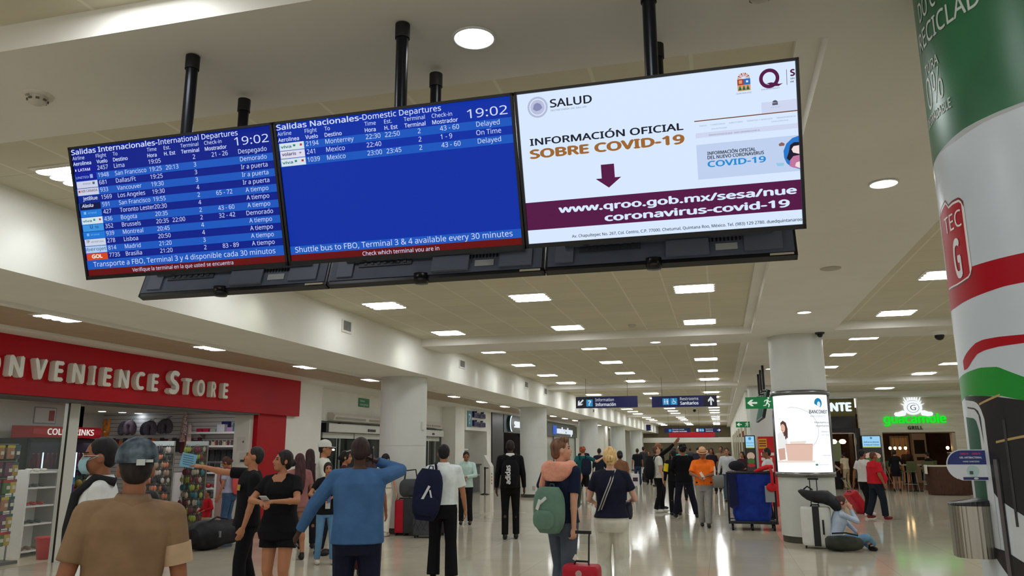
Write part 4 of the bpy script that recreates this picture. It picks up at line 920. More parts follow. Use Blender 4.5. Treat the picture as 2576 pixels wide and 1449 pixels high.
# hand gel sign and dispenser hung on that column
t = thing('hand_gel_sign', 'small blue and white pill-shaped hand gel sign sticking out from the wrapped column', 'sign', (.94, 3.3, 1.483))
H = .112
pill = [(.02,0),(.02,H)] + [(-.068-.056*math.sin(g), H/2+.056*math.cos(g)) for g in [PI*k/14 for k in range(13)]] + [(-.09,.0+.006),(-.075,0)]
b = MB(); b.prism(pill, (0,0,0), (1,0,0), (0,0,1), .004); b.build('board', M((206,212,220), .4), t)
topp = [(.018,.058),(.018,H-.003)] + [(-.068-.053*math.sin(g), H/2+.053*math.cos(g)) for g in [PI/2*k/9 for k in range(10)]] + [(-.121,.058)]
b = MB(); b.prism(topp, (0,-.0042,0), (1,0,0), (0,0,1), .001); b.build('blue_field', M((20,40,110), .4), t)
b = MB(); b.bx(-.073,.018,-.0052,-.0042,.002,.012); b.build('blue_strip', M((24,30,96), .4), t)
b = MB(); text(b, 'COVID-19', (-.075,-.0055,.094), (1,0,0), (0,0,1), .006, .028, 'L', .05); text(b, 'COVID-19', (-.035,-.0055,.094), (1,0,0), (0,0,1), .006, .028, 'L', .05); b.build('pink_lettering', M((230,40,110), .5), t)
b = MB(); text(b, 'GEL ANTIBACTERIAL', (-.078,-.0055,.08), (1,0,0), (0,0,1), .006, .075, 'L', .04); text(b, 'HAND SANITIZER', (-.068,-.0055,.066), (1,0,0), (0,0,1), .005, .055, 'L', .02); b.build('white_lettering', M((220,226,236), .5), t)
b = MB(); b.cyl((-.038,-.0042,.034),(-.038,-.0048,.034),.021,n=24); b.build('round_picture', M((170,200,200), .5), t); b = MB(); b.bx(-.05,-.038,-.0056,-.0046,.022,.034); b.build('cross_mark', M((70,80,86), .5), t)
b = MB(); b.lathe([(.001,0),(.008,0),(.008,.001),(.001,.001)], n=16); o = b.build('emblem', M((206,212,220), .4), t); o.rotation_euler = (PI/2,0,0); o.location = (-.03,-.0052,.007); o.scale = (1,.5,1)
t = thing('gel_dispenser', 'half-round ribbed steel gel dispenser with black lid on the wrapped column', 'dispenser', (.895, 3.34, 1.205))
def dring(z, k=1.0, rise=0):
    P = []
    for i in range(40):
        g = PI + PI*i/39; rr = 1+.012*math.cos(i*2.2)
        P.append(V(.067*k*rr*math.cos(g), .05*k*rr*math.sin(g), z + rise*(.5+.5*math.cos(g))))
    P += [V(.067*k, .05, z+rise), V(-.067*k, .05, z)]
    return P
ribbed = M((150,146,134), .32, .85, key='ribbed steel')
b = MB(); b.loft([dring(0), dring(.185)], smooth=False); b.build('body', ribbed, t)
b = MB(); b.loft([dring(.185,1.02), dring(.19,1.03,.004), dring(.195,.98,.012), dring(.197,.6,.014)], smooth=False); b.build('lid', M((26,28,32), .35), t)
b = MB(); b.bx(.067,.078,-.02,.05,0,.19); b.build('back_plate', M((40,40,42), .4), t)
# ------------------------------------------------------------------ column with the lit advertisement
t = column('light_box_column', 'white round column with a glowing wrap-round bank advertisement', 1.45, 15.2, .48, 3.65)
def arc(r0, r1, z0, z1, a0, a1, n=40):
    b = MB(); R_ = []
    for i in range(n+1):
        g = rad(a0+(a1-a0)*i/n); c, s = math.cos(g), math.sin(g)
        R_.append([V(r0*c,r0*s,z0), V(r1*c,r1*s,z0), V(r1*c,r1*s,z1), V(r0*c,r0*s,z1)])
    return b.loft(R_)
arc(.47,.512,2.545,2.63,150,380).build('top_frame', M((120,122,122), .3, .8), t)
arc(.47,.512,1.115,1.2,150,380).build('bottom_frame', M((128,128,124), .3, .8), t)
arc(.47,.504,1.2,2.545,150,198).build('side_frame', M((70,72,72), .35, .6), t); arc(.47,.504,1.2,2.545,331,380).build('side_frame', M((90,92,92), .35, .6), t)
LB = M((246,250,252), .6, emit=1.15, key='light box')
arc(.47,.5,1.2,2.545,198,331).build('lit_panel', LB, t)
def lb(lay): return lambda a, z: V((.5005+.001*lay)*math.cos(rad(a)), (.5005+.001*lay)*math.sin(rad(a)), z)
def lpoly(mb, pts, lay, mat=0):
    # fan of small pieces following the curve
    q_ = []
    for i in range(len(pts)):
        (a0, z0), (a1, z1) = pts[i], pts[(i+1) % len(pts)]; k_ = max(1, int(abs(a1-a0)/3))
        q_ += [(a0+(a1-a0)*j/k_, z0+(z1-z0)*j/k_) for j in range(k_)]
    pts = q_
    f = lb(lay); cx_ = sum(p[0] for p in pts)/len(pts); cz = sum(p[1] for p in pts)/len(pts)
    vs = []; fs = []; K = 6; n_ = len(pts)
    for k in range(K+1):
        for a, z in pts: vs.append(f(cx_+(a-cx_)*k/K, cz+(z-cz)*k/K))
    for k in range(K):
        for i in range(n_):
            j = (i+1) % n_; fs.append((k*n_+i, (k+1)*n_+i, (k+1)*n_+j, k*n_+j))
    mb.add(vs, fs, mat)
def lcirc(c, z, ra, rz, n_=20, a0=0, a1=2*PI): return [(c+ra*math.cos(a0+(a1-a0)*k/n_), z+rz*math.sin(a0+(a1-a0)*k/n_)) for k in range(n_)]
E1 = lambda c, e=1.0: M(c, .6, emit=e, key='light box print')
b = MB(); lpoly(b, lcirc(302,2.4,9,.085,20,-1.2,3.6), 1, 0); lpoly(b, lcirc(303,2.375,4,.05), 2, 1); b.build('globe_logo', [E1((30,130,180)), E1((220,240,246))], t)
def ltext(name, s, a0, z, h, a1, m, bold=0): 
    b = MB(); f = lb(1.5); wd = rad(a1-a0)*.5; text(b, s, None, None, None, h, wd, 'L', bold, fn=lambda a, q, c: f(a0+math.degrees(a/.5), z+q)); return b.build(name, m, t)
GT = E1((60,64,80), .9)
ltext('bank_name', 'BANCOMEXT', 281, 2.215, .06, 327, GT, .03); ltext('tag_line', 'MÁS CRÉDITO', 283, 2.15, .03, 318, E1((150,160,175)))
ltext('slogan', 'Impulsamos tus', 290, 2.045, .032, 329, GT, .01); ltext('slogan', 'exportaciones', 293, 1.985, .032, 329, GT, .01); ltext('slogan', 'desde hoy', 304, 1.885, .03, 328, E1((110,116,130)), .0); ltext('slogan', 'con crédito', 304, 1.83, .03, 328, E1((150,156,166)))
b = MB(); b.add([q for k in range(31) for q in (lb(1)(246+52*math.cos(-.9+2.6*k/30), 1.93+.4*math.sin(-.9+2.6*k/30)), lb(1)(246+51*math.cos(-.9+2.6*k/30), 1.93+.392*math.sin(-.9+2.6*k/30)))], [(2*k,2*k+1,2*k+3,2*k+2) for k in range(30)]); b.build('arc_line', E1((190,198,204)), t)
b = MB()
lpoly(b, [(219,2.06),(226,2.1),(233,2.06),(236,1.95),(235,1.8),(230,1.76),(226,1.84),(220,1.95)], 1, 0)
lpoly(b, lcirc(225,1.965,5.5,.075), 2, 1); lpoly(b, [(206,1.86),(216,1.9),(226,1.88),(233,1.78),(234,1.55),(206,1.5)], 1, 2)
lpoly(b, [(219.5,1.93),(226,1.935),(224,1.925)], 3, 0); lpoly(b, [(222,1.985),(224,1.99),(224,1.98)], 3, 0)
b.build('smiling_person_print', [E1((96,66,62), .85), E1((226,182,160)), E1((236,236,234))], t)
b = MB(); lpoly(b, [(229,1.685),(283,1.685),(280,1.4),(231,1.4)], 2, 0); lpoly(b, [(229,1.69),(283,1.69),(283,1.675),(229,1.675)], 3, 1); lpoly(b, [(206,1.6),(226,1.62),(227,1.42),(208,1.4)], 2, 1); lpoly(b, [(238,1.73),(272,1.74),(268,1.69),(240,1.69)], 3, 2); lpoly(b, [(200,1.4),(285,1.4),(285,1.37),(200,1.36)], 1, 2)
b.build('parcel_print', [E1((226,190,174)), E1((206,166,150)), E1((236,224,214))], t)
b = MB(); lpoly(b, lcirc(288,1.33,3,.016), 1, 0); b.build('seal', E1((60,130,110)), t); ltext('footer', 'gob.mx/hacienda', 293, 1.322, .016, 316, E1((120,130,130))); ltext('footer', 'Comercio Exterior', 302, 1.48, .022, 327, E1((110,116,130)))
# ------------------------------------------------------------------ blue service cart
t = thing('laundry_cart', 'large blue fabric service cart on black castors beside the light box column', 'cart', (.55, 17.2, 0))
BK = M((20,20,24), .4)
b = MB()
for x in (-.46,.46):
    for y in (-.32,.32): b.cyl((x,y,.16),(x,y,1.13),.018,n=8)
for z in (.17,1.13):
    for y in (-.32,.32): b.cyl((-.46,y,z),(.46,y,z),.018,n=8)
    for x in (-.46,.46): b.cyl((x,-.32,z),(x,.32,z),.018,n=8)
b.build('frame', BK, t); MB().bx(-.48,.48,-.34,.34,.13,.17).build('base_deck', BK, t)
b = MB()
def cr(z, a, c, wob):
    P = []
    for i in range(36):
        g = 2*PI*i/36; cx_, sy = math.cos(g), math.sin(g); q = (abs(cx_)**4+abs(sy)**4)**-.25
        P.append(V(a*cx_*q+.012*wob*math.sin(g*7+z*9), c*sy*q+.012*wob*math.cos(g*5+z*7), z))
    return P
b.loft([cr(.18,.34,.26,1), cr(.3,.36,.28,2), cr(.6,.39,.3,2), cr(.9,.42,.31,1.5), cr(1.1,.44,.315,.3), cr(1.12,.44,.315,0)]); b.build('fabric_bag', mottled('blue canvas', (14,40,130), (24,58,160), 5, .75, bump=.3), t)
b = MB(); b.add([(-.44,-.34,1.12),(-.3,-.34,1.12),(-.26,-.345,.5),(-.38,-.345,.42),(-.44,-.335,.46)], [(0,4,3,2,1)]); b.add([(-.44,-.334,1.12),(-.3,-.334,1.12),(-.26,-.339,.5),(-.38,-.339,.42),(-.44,-.33,.46)], [(0,1,2,3,4)]); b.build('side_flap', M((10,20,66), .8), t)
for x in (-.4,-.02,.4):
    for y in ((-.28,.28) if x else (-.3,)):
        b = MB(); b.cyl((x-.02,y,.06),(x+.02,y,.06),.06,n=16); b.cyl((x,y,.06),(x,y,.14),.015,n=6); b.build('castor', M((14,14,15), .6), t)
t = thing('red_cloth', 'bright red cloth lying over the cart rim beside the light box column', 'cloth', (.86, 16.98, 1.15))
b = MB(); b.tube([(-.22,0,.0),(-.1,-.04,.05),(.02,-.03,.09),(.14,-.02,.1)], [.03,.045,.05,.04], 10); b.build('upper_fold', M((214,30,36), .8), t); b = MB(); b.ell((.08,-.17,-.3),(.1,.05,.09)); b.build('lower_fold', M((206,28,34), .8), t); MB().tube([(.08,-.06,.06),(.1,-.19,-.0),(.1,-.2,-.24)], .03, 8).build('hanging_fold', M((196,26,32), .8), t)
t = thing('paper_notice', 'small grey paper notice on the end of the blue cart', 'notice', (.9, 16.83, .72)); MB().bx(-.09,.09,-.008,.0,-.16,.16).build('sheet', M((150,156,160), .6), t)
# red promotion stand, two digital displays, exit signs
t = thing('red_stand', 'red promotion stand with two yellow panels behind the blue cart', 'stand', (1.42, 24.2, 0))
MB().bx(-.36,.36,-.15,.15,0,1.96).build('body', M((196,20,26), .5), t)
for x in (-.22,.24): MB().bx(x-.13,x+.1,-.156,-.15,1.62,1.9).build('yellow_panel', M((220,160,50), .5), t)
b = MB(); b.bx(-.3,.06,-.158,-.15,1.42,1.5); b.bx(-.3,.0,-.158,-.15,1.28,1.36); b.build('white_print', M((230,220,216), .5), t)
b = MB()
for z in (1.82,1.75,1.68): b.bx(-.33,-.14,-.16,-.156,z,z+.03)
b.build('panel_print', M((120,40,20), .5), t)
def totem(x, y, z0, z1, w_, label, food):
    t = thing('digital_display', label, 'screen', (x, y, 0)); MB().bx(-w_/2-.03,w_/2+.03,0,.1,0,z1+.03).build('housing', M((24,24,26), .4), t)
    zm = z1-(z1-z0)*.33
    MB().bx(-w_/2,w_/2,-.006,0,z0,z1).build('screen', M((60,58,54), .6, emit=.6), t)
    MB().bx(-w_/2,w_/2,-.008,-.006,zm,z1).build('blue_header', M((150,206,240), .6, emit=1.0), t)
    b = MB(); text(b, '¡Disfruta tus alimentos', (-w_*.42,-.009,zm+(z1-zm)*.42), (1,0,0), (0,0,1), w_*.08, w_*.84, 'L', .03); text(b, 'en menos de 15 minutos!', (-w_*.42,-.009,zm+(z1-zm)*.18), (1,0,0), (0,0,1), w_*.08, w_*.84, 'L', .03); b.build('lettering', M((30,60,110), .6, emit=.5), t)
    b = MB(); b.cyl((0,-.008,z1-.07),(0,-.01,z1-.07),.045,n=16); b.build('crest', M((90,140,170), .6, emit=.8), t)
    b = MB(); b.bx(-w_/2,w_/2,-.009,-.008,zm,zm+.03); b.build('yellow_line', M((190,200,60), .6, emit=.8), t)
    b = MB(); o_ = V(0,-.0075,(zm+z0)/2)
    b.prism([(w_*.46*math.cos(g), (zm-z0)*.16*math.sin(g)+.12) for g in [2*PI*k/20 for k in range(20)]], o_, (1,0,0), (0,0,1), .001, 0); b.prism([(w_*.42*math.cos(g), (zm-z0)*.13*math.sin(g)-.04) for g in [2*PI*k/20 for k in range(20)]], o_, (1,0,0), (0,0,1), .0015, 1); b.prism([(w_*.44*math.cos(g), (zm-z0)*.08*math.sin(g)-.16) for g in [2*PI*k/20 for k in range(20)]], o_, (1,0,0), (0,0,1), .002, 2)
    b.build('food_picture', [M((214,180,160), .6, emit=.6), M((80,120,60), .6, emit=.5), M((170,50,50), .6, emit=.6)], t)
totem(5.83, 34.15, .75, 2.09, .66, 'tall restaurant screen with blue header and a food picture by the dining opening', True)
totem(.9, 26.0, .9, 2.0, .26, 'narrow lit menu screen beside the dark shop front past the cart', True)
GREEN = M((18,122,66), .5, emit=.12); WSG = M((226,240,230), .5, emit=.25)
def arrow(mb, o, s, ang, mat=0, d=.002):
    P = [(-.5,-.09),(.08,-.09),(-.14,-.33),(.1,-.33),(.5,0),(.1,.33),(-.14,.33),(.08,.09),(-.5,.09)]
    c_, s_ = math.cos(ang), math.sin(ang)
    mb.prism([((x*c_-y*s_)*s, (x*s_+y*c_)*s) for x, y in P], o, (1,0,0), (0,0,1), d, mat)
def runner(mb, o, s, mat=0):
    o = V(*o); ar = lambda pts: mb.prism([(x*s, y*s) for x, y in pts], o, (1,0,0), (0,0,1), .002, mat)
    ar([(.12+.09*math.cos(2*PI*k/12), .42+.09*math.sin(2*PI*k/12)) for k in range(12)])
    ar([(-.02,.3),(.12,.3),(.08,-.02),(-.08,-.0)]); ar([(.0,.3),(-.22,.24),(-.3,.08),(-.24,.05),(-.16,.17),(.0,.2)]); ar([(.08,.28),(.2,.12),(.34,.16),(.34,.1),(.18,.04),(.06,.16)])
    ar([(.08,.0),(.22,-.16),(.14,-.42),(.05,-.42),(.1,-.18),(-.06,-.02)]); ar([(-.08,.02),(.02,-.06),(-.14,-.28),(-.36,-.3),(-.36,-.22),(-.18,-.2)])
def exit_sign(x0, x1, y, z0, z1, label):
    t = thing('exit_sign', label, 'exit sign', ((x0+x1)/2, y, (z0+z1)/2)); w_, h = x1-x0, z1-z0
    MB().bx(-w_/2,w_/2,0,.04,-h/2,h/2).build('panel', GREEN, t)
    b = MB(); arrow(b, (-w_*.27,-.001,0), h*.85, PI); b.build('arrow', WSG, t); b = MB(); runner(b, (w_*.25,-.001,0), h*.95); b.build('running_figure', WSG, t)
    b = MB(); b.bx(w_/2-.02,w_/2+.03,0,.04,-.03,.03); b.build('bracket', STEEL, t)
exit_sign(.49, 1.0, 15.05, 2.33, 2.54, 'green exit sign with running figure fixed to the light box column')
exit_sign(.53, 1.0, 27.15, 2.31, 2.5, 'smaller green exit sign with running figure on the farther column')
# three more flight screens seen edge-on behind the light box column
for k, y in enumerate((20.3, 21.5, 22.7)):
    t = thing('side_monitor', 'hanging screen seen from its edge behind the exit sign, %s of three' % ORD[k], 'flight screen', (1.12, y, 2.95))
    MB().cyl((0,0,.1),(0,0,.7),.03,n=12).build('pole', BLACK, t); R_ = Matrix.Rotation(math.radians(14), 3, 'Y')
    b = MB(); b.box((0,0,-.28),(.07,1.15,.68),0,R_); b.build('panel', M((30,34,34), .4), t)
    b = MB(); b.box(R_ @ V(-.037,0,0)+V(0,0,-.28),(.004,1.1,.62),0,R_); b.build('screen', M((30,90,70), .6, emit=.5), t)
    b = MB(); b.box((.02,0,.06),(.2,.2,.03)); b.tube([(.05,-.1,.1),(.16,-.2,-.1),(.1,-.25,-.3)], .012, 6); b.build('bracket', M((60,60,62), .4, .6), t)
# hanging direction signs
SNB = M((14,24,92), .35, emit=.1); SND = M((12,14,40), .35); ICB = M((40,150,215), .5, emit=.35); SW_ = M((226,232,244), .5, emit=.45)
def hang_sign(x0, x1, y, z0, z1, label, content, top=3.8):
    t = thing('direction_sign', label, 'sign', ((x0+x1)/2, y, z0)); w_, h = x1-x0, z1-z0
    MB().bx(-w_/2,w_/2,0,.08,0,h).build('panel', SNB, t)
    b = MB()
    for s in (-1,1): b.cyl((s*w_*.34,.04,h),(s*w_*.34,.04,top-z0),.006,n=6)
    b.build('rod', M((90,90,92), .4, .8), t)
    content(t, w_, h)
def people_icon(b, x, z, s, mat):
    for k, dx in enumerate((-.2,.2)):
        b.prism([((dx+.09*math.cos(2*PI*q/10))*s, (.33+.09*math.sin(2*PI*q/10))*s) for q in range(10)], (x,-.006,z), (1,0,0), (0,0,1), .002, mat)
        if k == 0: P = [(-.05,.2),(.05,.2),(.14,-.12),(.05,-.12),(.05,-.4),(-.05,-.4),(-.05,-.12),(-.14,-.12)]
        else: P = [(-.12,.2),(.12,.2),(.14,-.08),(.09,-.08),(.1,-.4),(.02,-.4),(0,-.1),(-.02,-.4),(-.1,-.4),(-.09,-.08),(-.14,-.08)]
        b.prism([((dx+a)*s, c*s) for a, c in P], (x,-.006,z), (1,0,0), (0,0,1), .002, mat)
def chair_icon(b, x, z, s, mat):
    f = lambda P: b.prism([(a*s, c*s) for a, c in P], (x,-.006,z), (1,0,0), (0,0,1), .002, mat)
    f([(-.08+.08*math.cos(2*PI*q/10), .36+.08*math.sin(2*PI*q/10)) for q in range(10)]); f([(-.12,.26),(-.02,.26),(.0,.08),(.2,.08),(.2,.0),(-.1,.0)])
    f([(.12,.04),(.22,.04),(.32,-.26),(.24,-.3)])
    for k in range(10):
        g0, g1 = PI*.75+PI*1.15*k/10, PI*.75+PI*1.15*(k+1)/10
        f([(-.02+r*math.cos(g), -.14+r*math.sin(g)) for r, g in ((.24,g0),(.24,g1),(.17,g1),(.17,g0))])
def c_info(t, w_, h):
    MB().bx(-w_/2,-w_*.2,-.002,0,.01,h-.01).build('dark_field', SND, t)
    b = MB(); arrow(b, (-w_*.425,-.003,h*.48), h*.72, -PI*.75); b.build('arrow', SW_, t)
    MB().bx(-w_*.33,-w_*.225,-.005,-.002,h*.14,h*.76).build('icon_panel', ICB, t); b = MB(); text(b, '?', (-w_*.277,-.007,h*.24), (1,0,0), (0,0,1), h*.42, h*.3, 'C', .04); b.build('question_mark', SW_, t)
    b = MB(); text(b, 'Information', (-w_*.18,-.004,h*.58), (1,0,0), (0,0,1), h*.26, w_*.3, 'L', .0); text(b, 'Información', (-w_*.18,-.004,h*.16), (1,0,0), (0,0,1), h*.27, w_*.33, 'L', .03); b.build('lettering', SW_, t)
def c_rest(t, w_, h):
    MB().bx(w_*.3,w_/2,-.002,0,.01,h-.01).build('dark_field', SND, t)
    MB().bx(-w_*.33,-w_*.225,-.005,-.0,h*.2,h*.8).build('icon_panel', ICB, t); MB().bx(-w_*.21,-w_*.105,-.005,-.0,h*.2,h*.8).build('icon_panel', ICB, t)
    b = MB(); people_icon(b, -w_*.277, h*.5, h*.56, 0); b.build('people_icon', SW_, t); b = MB(); chair_icon(b, -w_*.157, h*.5, h*.58, 0); b.build('wheelchair_icon', SW_, t)
    b = MB(); text(b, 'Restrooms', (-w_*.06,-.004,h*.6), (1,0,0), (0,0,1), h*.26, w_*.28, 'L', .0); text(b, 'Sanitarios', (-w_*.06,-.004,h*.2), (1,0,0), (0,0,1), h*.27, w_*.28, 'L', .03); b.build('lettering', SW_, t)
    b = MB(); arrow(b, (w_*.41,-.003,h*.5), h*.78, PI/2); b.build('arrow', SW_, t)
def c_dom(t, w_, h):
    MB().bx(-w_*.33,-w_*.23,-.005,0,h*.18,h*.76).build('icon_panel', ICB, t)
    b = MB(); text(b, 'Domestic arrivals', (-w_*.19,-.004,h*.58), (1,0,0), (0,0,1), h*.24, w_*.45); text(b, 'Llegadas nacionales', (-w_*.19,-.004,h*.14), (1,0,0), (0,0,1), h*.26, w_*.55, 'L', .02); b.build('lettering', SW_, t)
def c_rest2(t, w_, h):
    MB().bx(-w_*.46,-w_*.37,-.005,0,h*.15,h*.82).build('white_icon', SW_, t)
    for a in (-.34,-.245): MB().bx(w_*a,w_*(a+.085),-.005,0,h*.15,h*.82).build('icon_panel', ICB, t)
    b = MB(); people_icon(b, -w_*.297, h*.48, h*.6, 0); b.build('people_icon', SW_, t); b = MB(); chair_icon(b, -w_*.2, h*.48, h*.6, 0); b.build('wheelchair_icon', SW_, t)
    b = MB(); text(b, 'Restrooms', (-w_*.09,-.004,h*.58), (1,0,0), (0,0,1), h*.24, w_*.28); text(b, 'Sanitarios', (-w_*.09,-.004,h*.14), (1,0,0), (0,0,1), h*.26, w_*.28, 'L', .02); b.build('lettering', SW_, t)
    b = MB(); arrow(b, (w_*.42,-.003,h*.46), h*.8, 0); b.build('arrow', SW_, t)
hang_sign(-4.33,-2.4,24.3,2.885,3.235,'blue hanging sign reading Information with a diagonal arrow', c_info)
hang_sign(-1.97,-.03,24.3,2.87,3.205,'blue hanging sign reading Restrooms with an upward arrow', c_rest)
hang_sign(-3.06,-1.6,45.7,2.55,2.8,'small far blue hanging sign reading Domestic arrivals', c_dom)
hang_sign(-1.34,.07,45.7,2.55,2.8,'small far blue hanging sign reading Restrooms with a sideways arrow', c_rest2)
t = thing('red_banner', 'long red banner high across the far end of the hall', 'banner', (-2.2, 71.5, 2.9)); MB().bx(-2.2,1.75,-.02,.02,-.22,.24).build('sheet', M((196,20,36), .6), t); b = MB(); b.cyl((-2,0,.24),(-2,0,.9),.01,n=6); b.cyl((1.6,0,.24),(1.6,0,.9),.01,n=6); b.build('cord', BLACK, t)
t = thing('blue_banner', 'blue banner just beneath the red one at the far end', 'banner', (-1.9, 72.2, 2.6)); MB().bx(-1.8,1.75,-.02,.02,-.3,.1).build('sheet', M((24,30,110), .6), t); b = MB(); b.cyl((-1.7,0,.1),(-1.7,0,1.2),.01,n=6); b.cyl((1.6,0,.1),(1.6,0,1.2),.01,n=6); b.build('cord', BLACK, t)
# dark shop front along the block past the cart
t = thing('dark_shop_front', 'dark glazed shop front receding behind the light box column', 'shop front', (.94, 29.0, 0))
for k in range(6): MB().bx(-.06,0,1.6+5*k,4.6+5*k,.1,2.3).build('dark_glass', M((10,12,16), .08), t)
for k in range(7): MB().bx(-.08,0,1.1+5*k,1.4+5*k,0,2.6).build('pilaster', M((190,184,160), .5), t)
# ------------------------------------------------------------------ restaurant side
wood = mottled('dark slatted wood', (56,34,26), (84,54,40), 14, .5, 4, (12,1,.4)); brown = M((62,38,30), .7)
struct(MB().bx(2.6, 11, 42, 42.2, 0, 3.6).build('wall_dining', mottled('dining wall', (74,50,40), (92,64,50), 1.5, .8)))
struct(MB().bx(2.6, 11, 34.8, 42, 2.9, 3.0).build('ceiling_dining', M((48,36,32), .8)))
struct(MB().bx(2.6, 11, 34.5, 42, .001, .008).build('floor_dining', M((92,52,42), .35)))
t = thing('guacamole_sign', 'glowing green guacamole GRILL sign under a white crest on the stone facade', 'sign', (7.55, 34.5, 2.6))
b = MB(); text(b, 'guacamole', (-1.13,-.01,.0), (1,0,0), (0,0,1), .34, 2.28, 'L', .025, 0, .05); b.build('green_lettering', M((20,225,36), .6, emit=1.0), t)
b = MB(); text(b, 'GRILL', (-.26,-.01,-.25), (1,0,0), (0,0,1), .13, .54, 'L', .03, 0, .02, 1.2); b.build('small_lettering', M((56,42,34), .5), t)
CW = M((240,246,250), .6, emit=1.05)
b = MB(); cz = .6
b.prism([(.34*math.cos(2*PI*k/24), cz+.28*math.sin(2*PI*k/24)) for k in range(24)], (0,-.01,0), (1,0,0), (0,0,1), .05)
for k in range(11):
    g = PI*(.06+.88*k/10); r_ = .5 if k % 2 else .6; b.prism([(.3*math.cos(g-.13), cz+.05+.26*math.sin(g-.13)), (r_*.75*math.cos(g), cz+.06+r_*math.sin(g)), (.3*math.cos(g+.13), cz+.05+.26*math.sin(g+.13))], (0,-.01,0), (1,0,0), (0,0,1), .05)
for s in (-1,1):
    b.prism([(s*.25,cz-.12),(s*.4,cz-.1),(s*.56,cz-.17),(s*.66,cz-.17),(s*.71,cz-.24),(s*.67,cz-.32),(s*.5,cz-.34),(s*.3,cz-.3)], (0,-.01,0), (1,0,0), (0,0,1), .05)
b.build('crest', CW, t)
b = MB(); R0 = [(r_*math.cos(2*PI*k/28), cz+r_*.85*math.sin(2*PI*k/28)) for k in range(28) for r_ in (.21,.225)]
b.add([(x,-.066,z) for x, z in R0], [(2*k,2*k+1,(2*k+3)%56,(2*k+2)%56) for k in range(28)]); text(b, 'G', (-.1,-.067,cz-.09), (1,0,0), (0,0,1), .2, .2, 'L', -.01); b.build('crest_line', M((110,112,112), .6), t)
t = thing('neighbour_sign', 'olive sign panel with bold lit white letters NTE above the bar entrance', 'sign', (4.0, 34.5, 2.9))
MB().bx(-1.4,1.38,-.05,.2,0,.72).build('panel', M((92,84,28), .5), t)
b = MB(); text(b, 'RESTAURANTE', (1.26,-.05,.22), (1,0,0), (0,0,1), .32, 3.0, 'R', .06, 0, .04); b.build('lettering', M((228,242,255), .6, emit=1.1), t)
t = thing('bar_entrance', 'black framed bar entrance with dark transom glass under the olive sign', 'door', (4.0, 34.5, 0))
MB().bx(-1.4,1.38,.0,.1,2.42,2.9).build('transom_glass', M((20,14,16), .1), t)
b = MB(); b.bx(-1.4,1.5,-.06,.1,2.26,2.42); b.bx(1.33,1.5,-.06,.1,0,2.26); b.build('frame', M((16,15,16), .4), t)
b = MB(); b.bx(1.26,1.3,.0,.04,0,2.24); b.bx(-1.4,1.3,.0,.04,2.2,2.24); b.build('inner_trim', M((170,168,160), .35, .6), t)
t = thing('opening_trim', 'reveal trim round the wide dining opening in the stone facade', 'trim', (7.65, 34.5, 0)); MB().bx(-1.32,1.33,0,.3,2.2,2.24).build('head', M((110,84,72), .6), t); MB().bx(1.2,1.33,0,.3,0,2.2).build('side', M((176,160,138), .6), t); t['kind'] = 'structure'
# interior back wall pieces
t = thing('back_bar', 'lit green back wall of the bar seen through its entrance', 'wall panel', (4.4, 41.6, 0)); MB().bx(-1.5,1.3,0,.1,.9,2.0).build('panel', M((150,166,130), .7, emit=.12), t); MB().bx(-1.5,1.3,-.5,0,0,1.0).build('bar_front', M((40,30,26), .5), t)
t = thing('wood_panel', 'brown wooden panel edge between the bar and the dining opening', 'panel', (5.62, 36.5, 0)); MB().bx(-.2,.15,-.5,.5,0,2.4).build('panel', wood, t)
t = thing('white_oven', 'tall white appliance on the back wall of the dining room', 'appliance', (9.2, 41.4, 0)); MB().bx(-.32,.28,0,.5,0,2.3).build('body', M((206,190,170), .5), t); MB().bx(-.26,.2,-.02,0,1.35,2.0).build('dark_door', M((40,30,28), .3), t); MB().bx(-.2,.14,-.02,0,1.05,1.2).build('control_panel', M((60,46,40), .4), t)
t = thing('picture_frame', 'small dark picture frame on the dining room wall', 'picture', (7.2, 41.98, 1.5)); MB().bx(-.3,.3,-.03,0,-.38,.38).build('frame', M((30,24,22), .5), t); MB().bx(-.24,.24,-.035,-.03,-.32,.32).build('sheet', M((60,50,46), .6), t)
t = thing('lit_doorway', 'warm lit doorway at the back of the dining room', 'doorway', (8.4, 41.9, 0)); MB().bx(-.42,.42,-.05,.0,0,2.2).build('frame', M((180,160,130), .6), t); MB().bx(-.34,.34,-.06,-.05,0,2.1).build('opening', M((150,104,60), .6, emit=.25), t)
BULB = M((255,214,150), .6, emit=12, key='bulb')
for k, x in enumerate((7.23,7.43,7.63,7.85,8.57,6.75)):
    y = 38 if k < 4 else 34.9 if k == 4 else 40
    if k == 4: x = 8.75
    t = thing('pendant_lamp', 'warm bare-bulb pendant lamp in the dining opening, %s' % ('%s from the tall screen' % ORD[k] if k < 4 else 'over the wooden counter' if k == 4 else 'small one at the back'), 'pendant lamp', (x, y, 1.62))
    MB().ell((0,0,0),(.06,.06,.07),12,8).build('bulb', BULB, t); MB().cyl((0,0,.06),(0,0,.14),.025,n=8).build('socket', BLACK, t); MB().cyl((0,0,.14),(0,0,1.28),.005,n=6).build('cord', BLACK, t)
for k, x in enumerate((4.66,5.02)):
    t = thing('pendant_lamp', 'white glass pendant lamp in the bar entrance, %s the light box column' % ('nearer' if k == 0 else 'farther from'), 'pendant lamp', (x, 36, 1.9))
    MB().lathe([(.001,-.1),(.1,-.08),(.15,0),(.1,.08),(.03,.1)], n=16).build('shade', M((255,226,176), .6, emit=3.0), t); MB().cyl((0,0,.1),(0,0,1.0),.005,n=6).build('cord', BLACK, t)
t = thing('dining_downlight', 'small downlight in the dark dining room ceiling', 'downlight', (8.05, 35.4, 2.9)); MB().cyl((0,0,-.01),(0,0,0),.05,n=12).build('lamp', M((255,230,190), .6, emit=10), t)
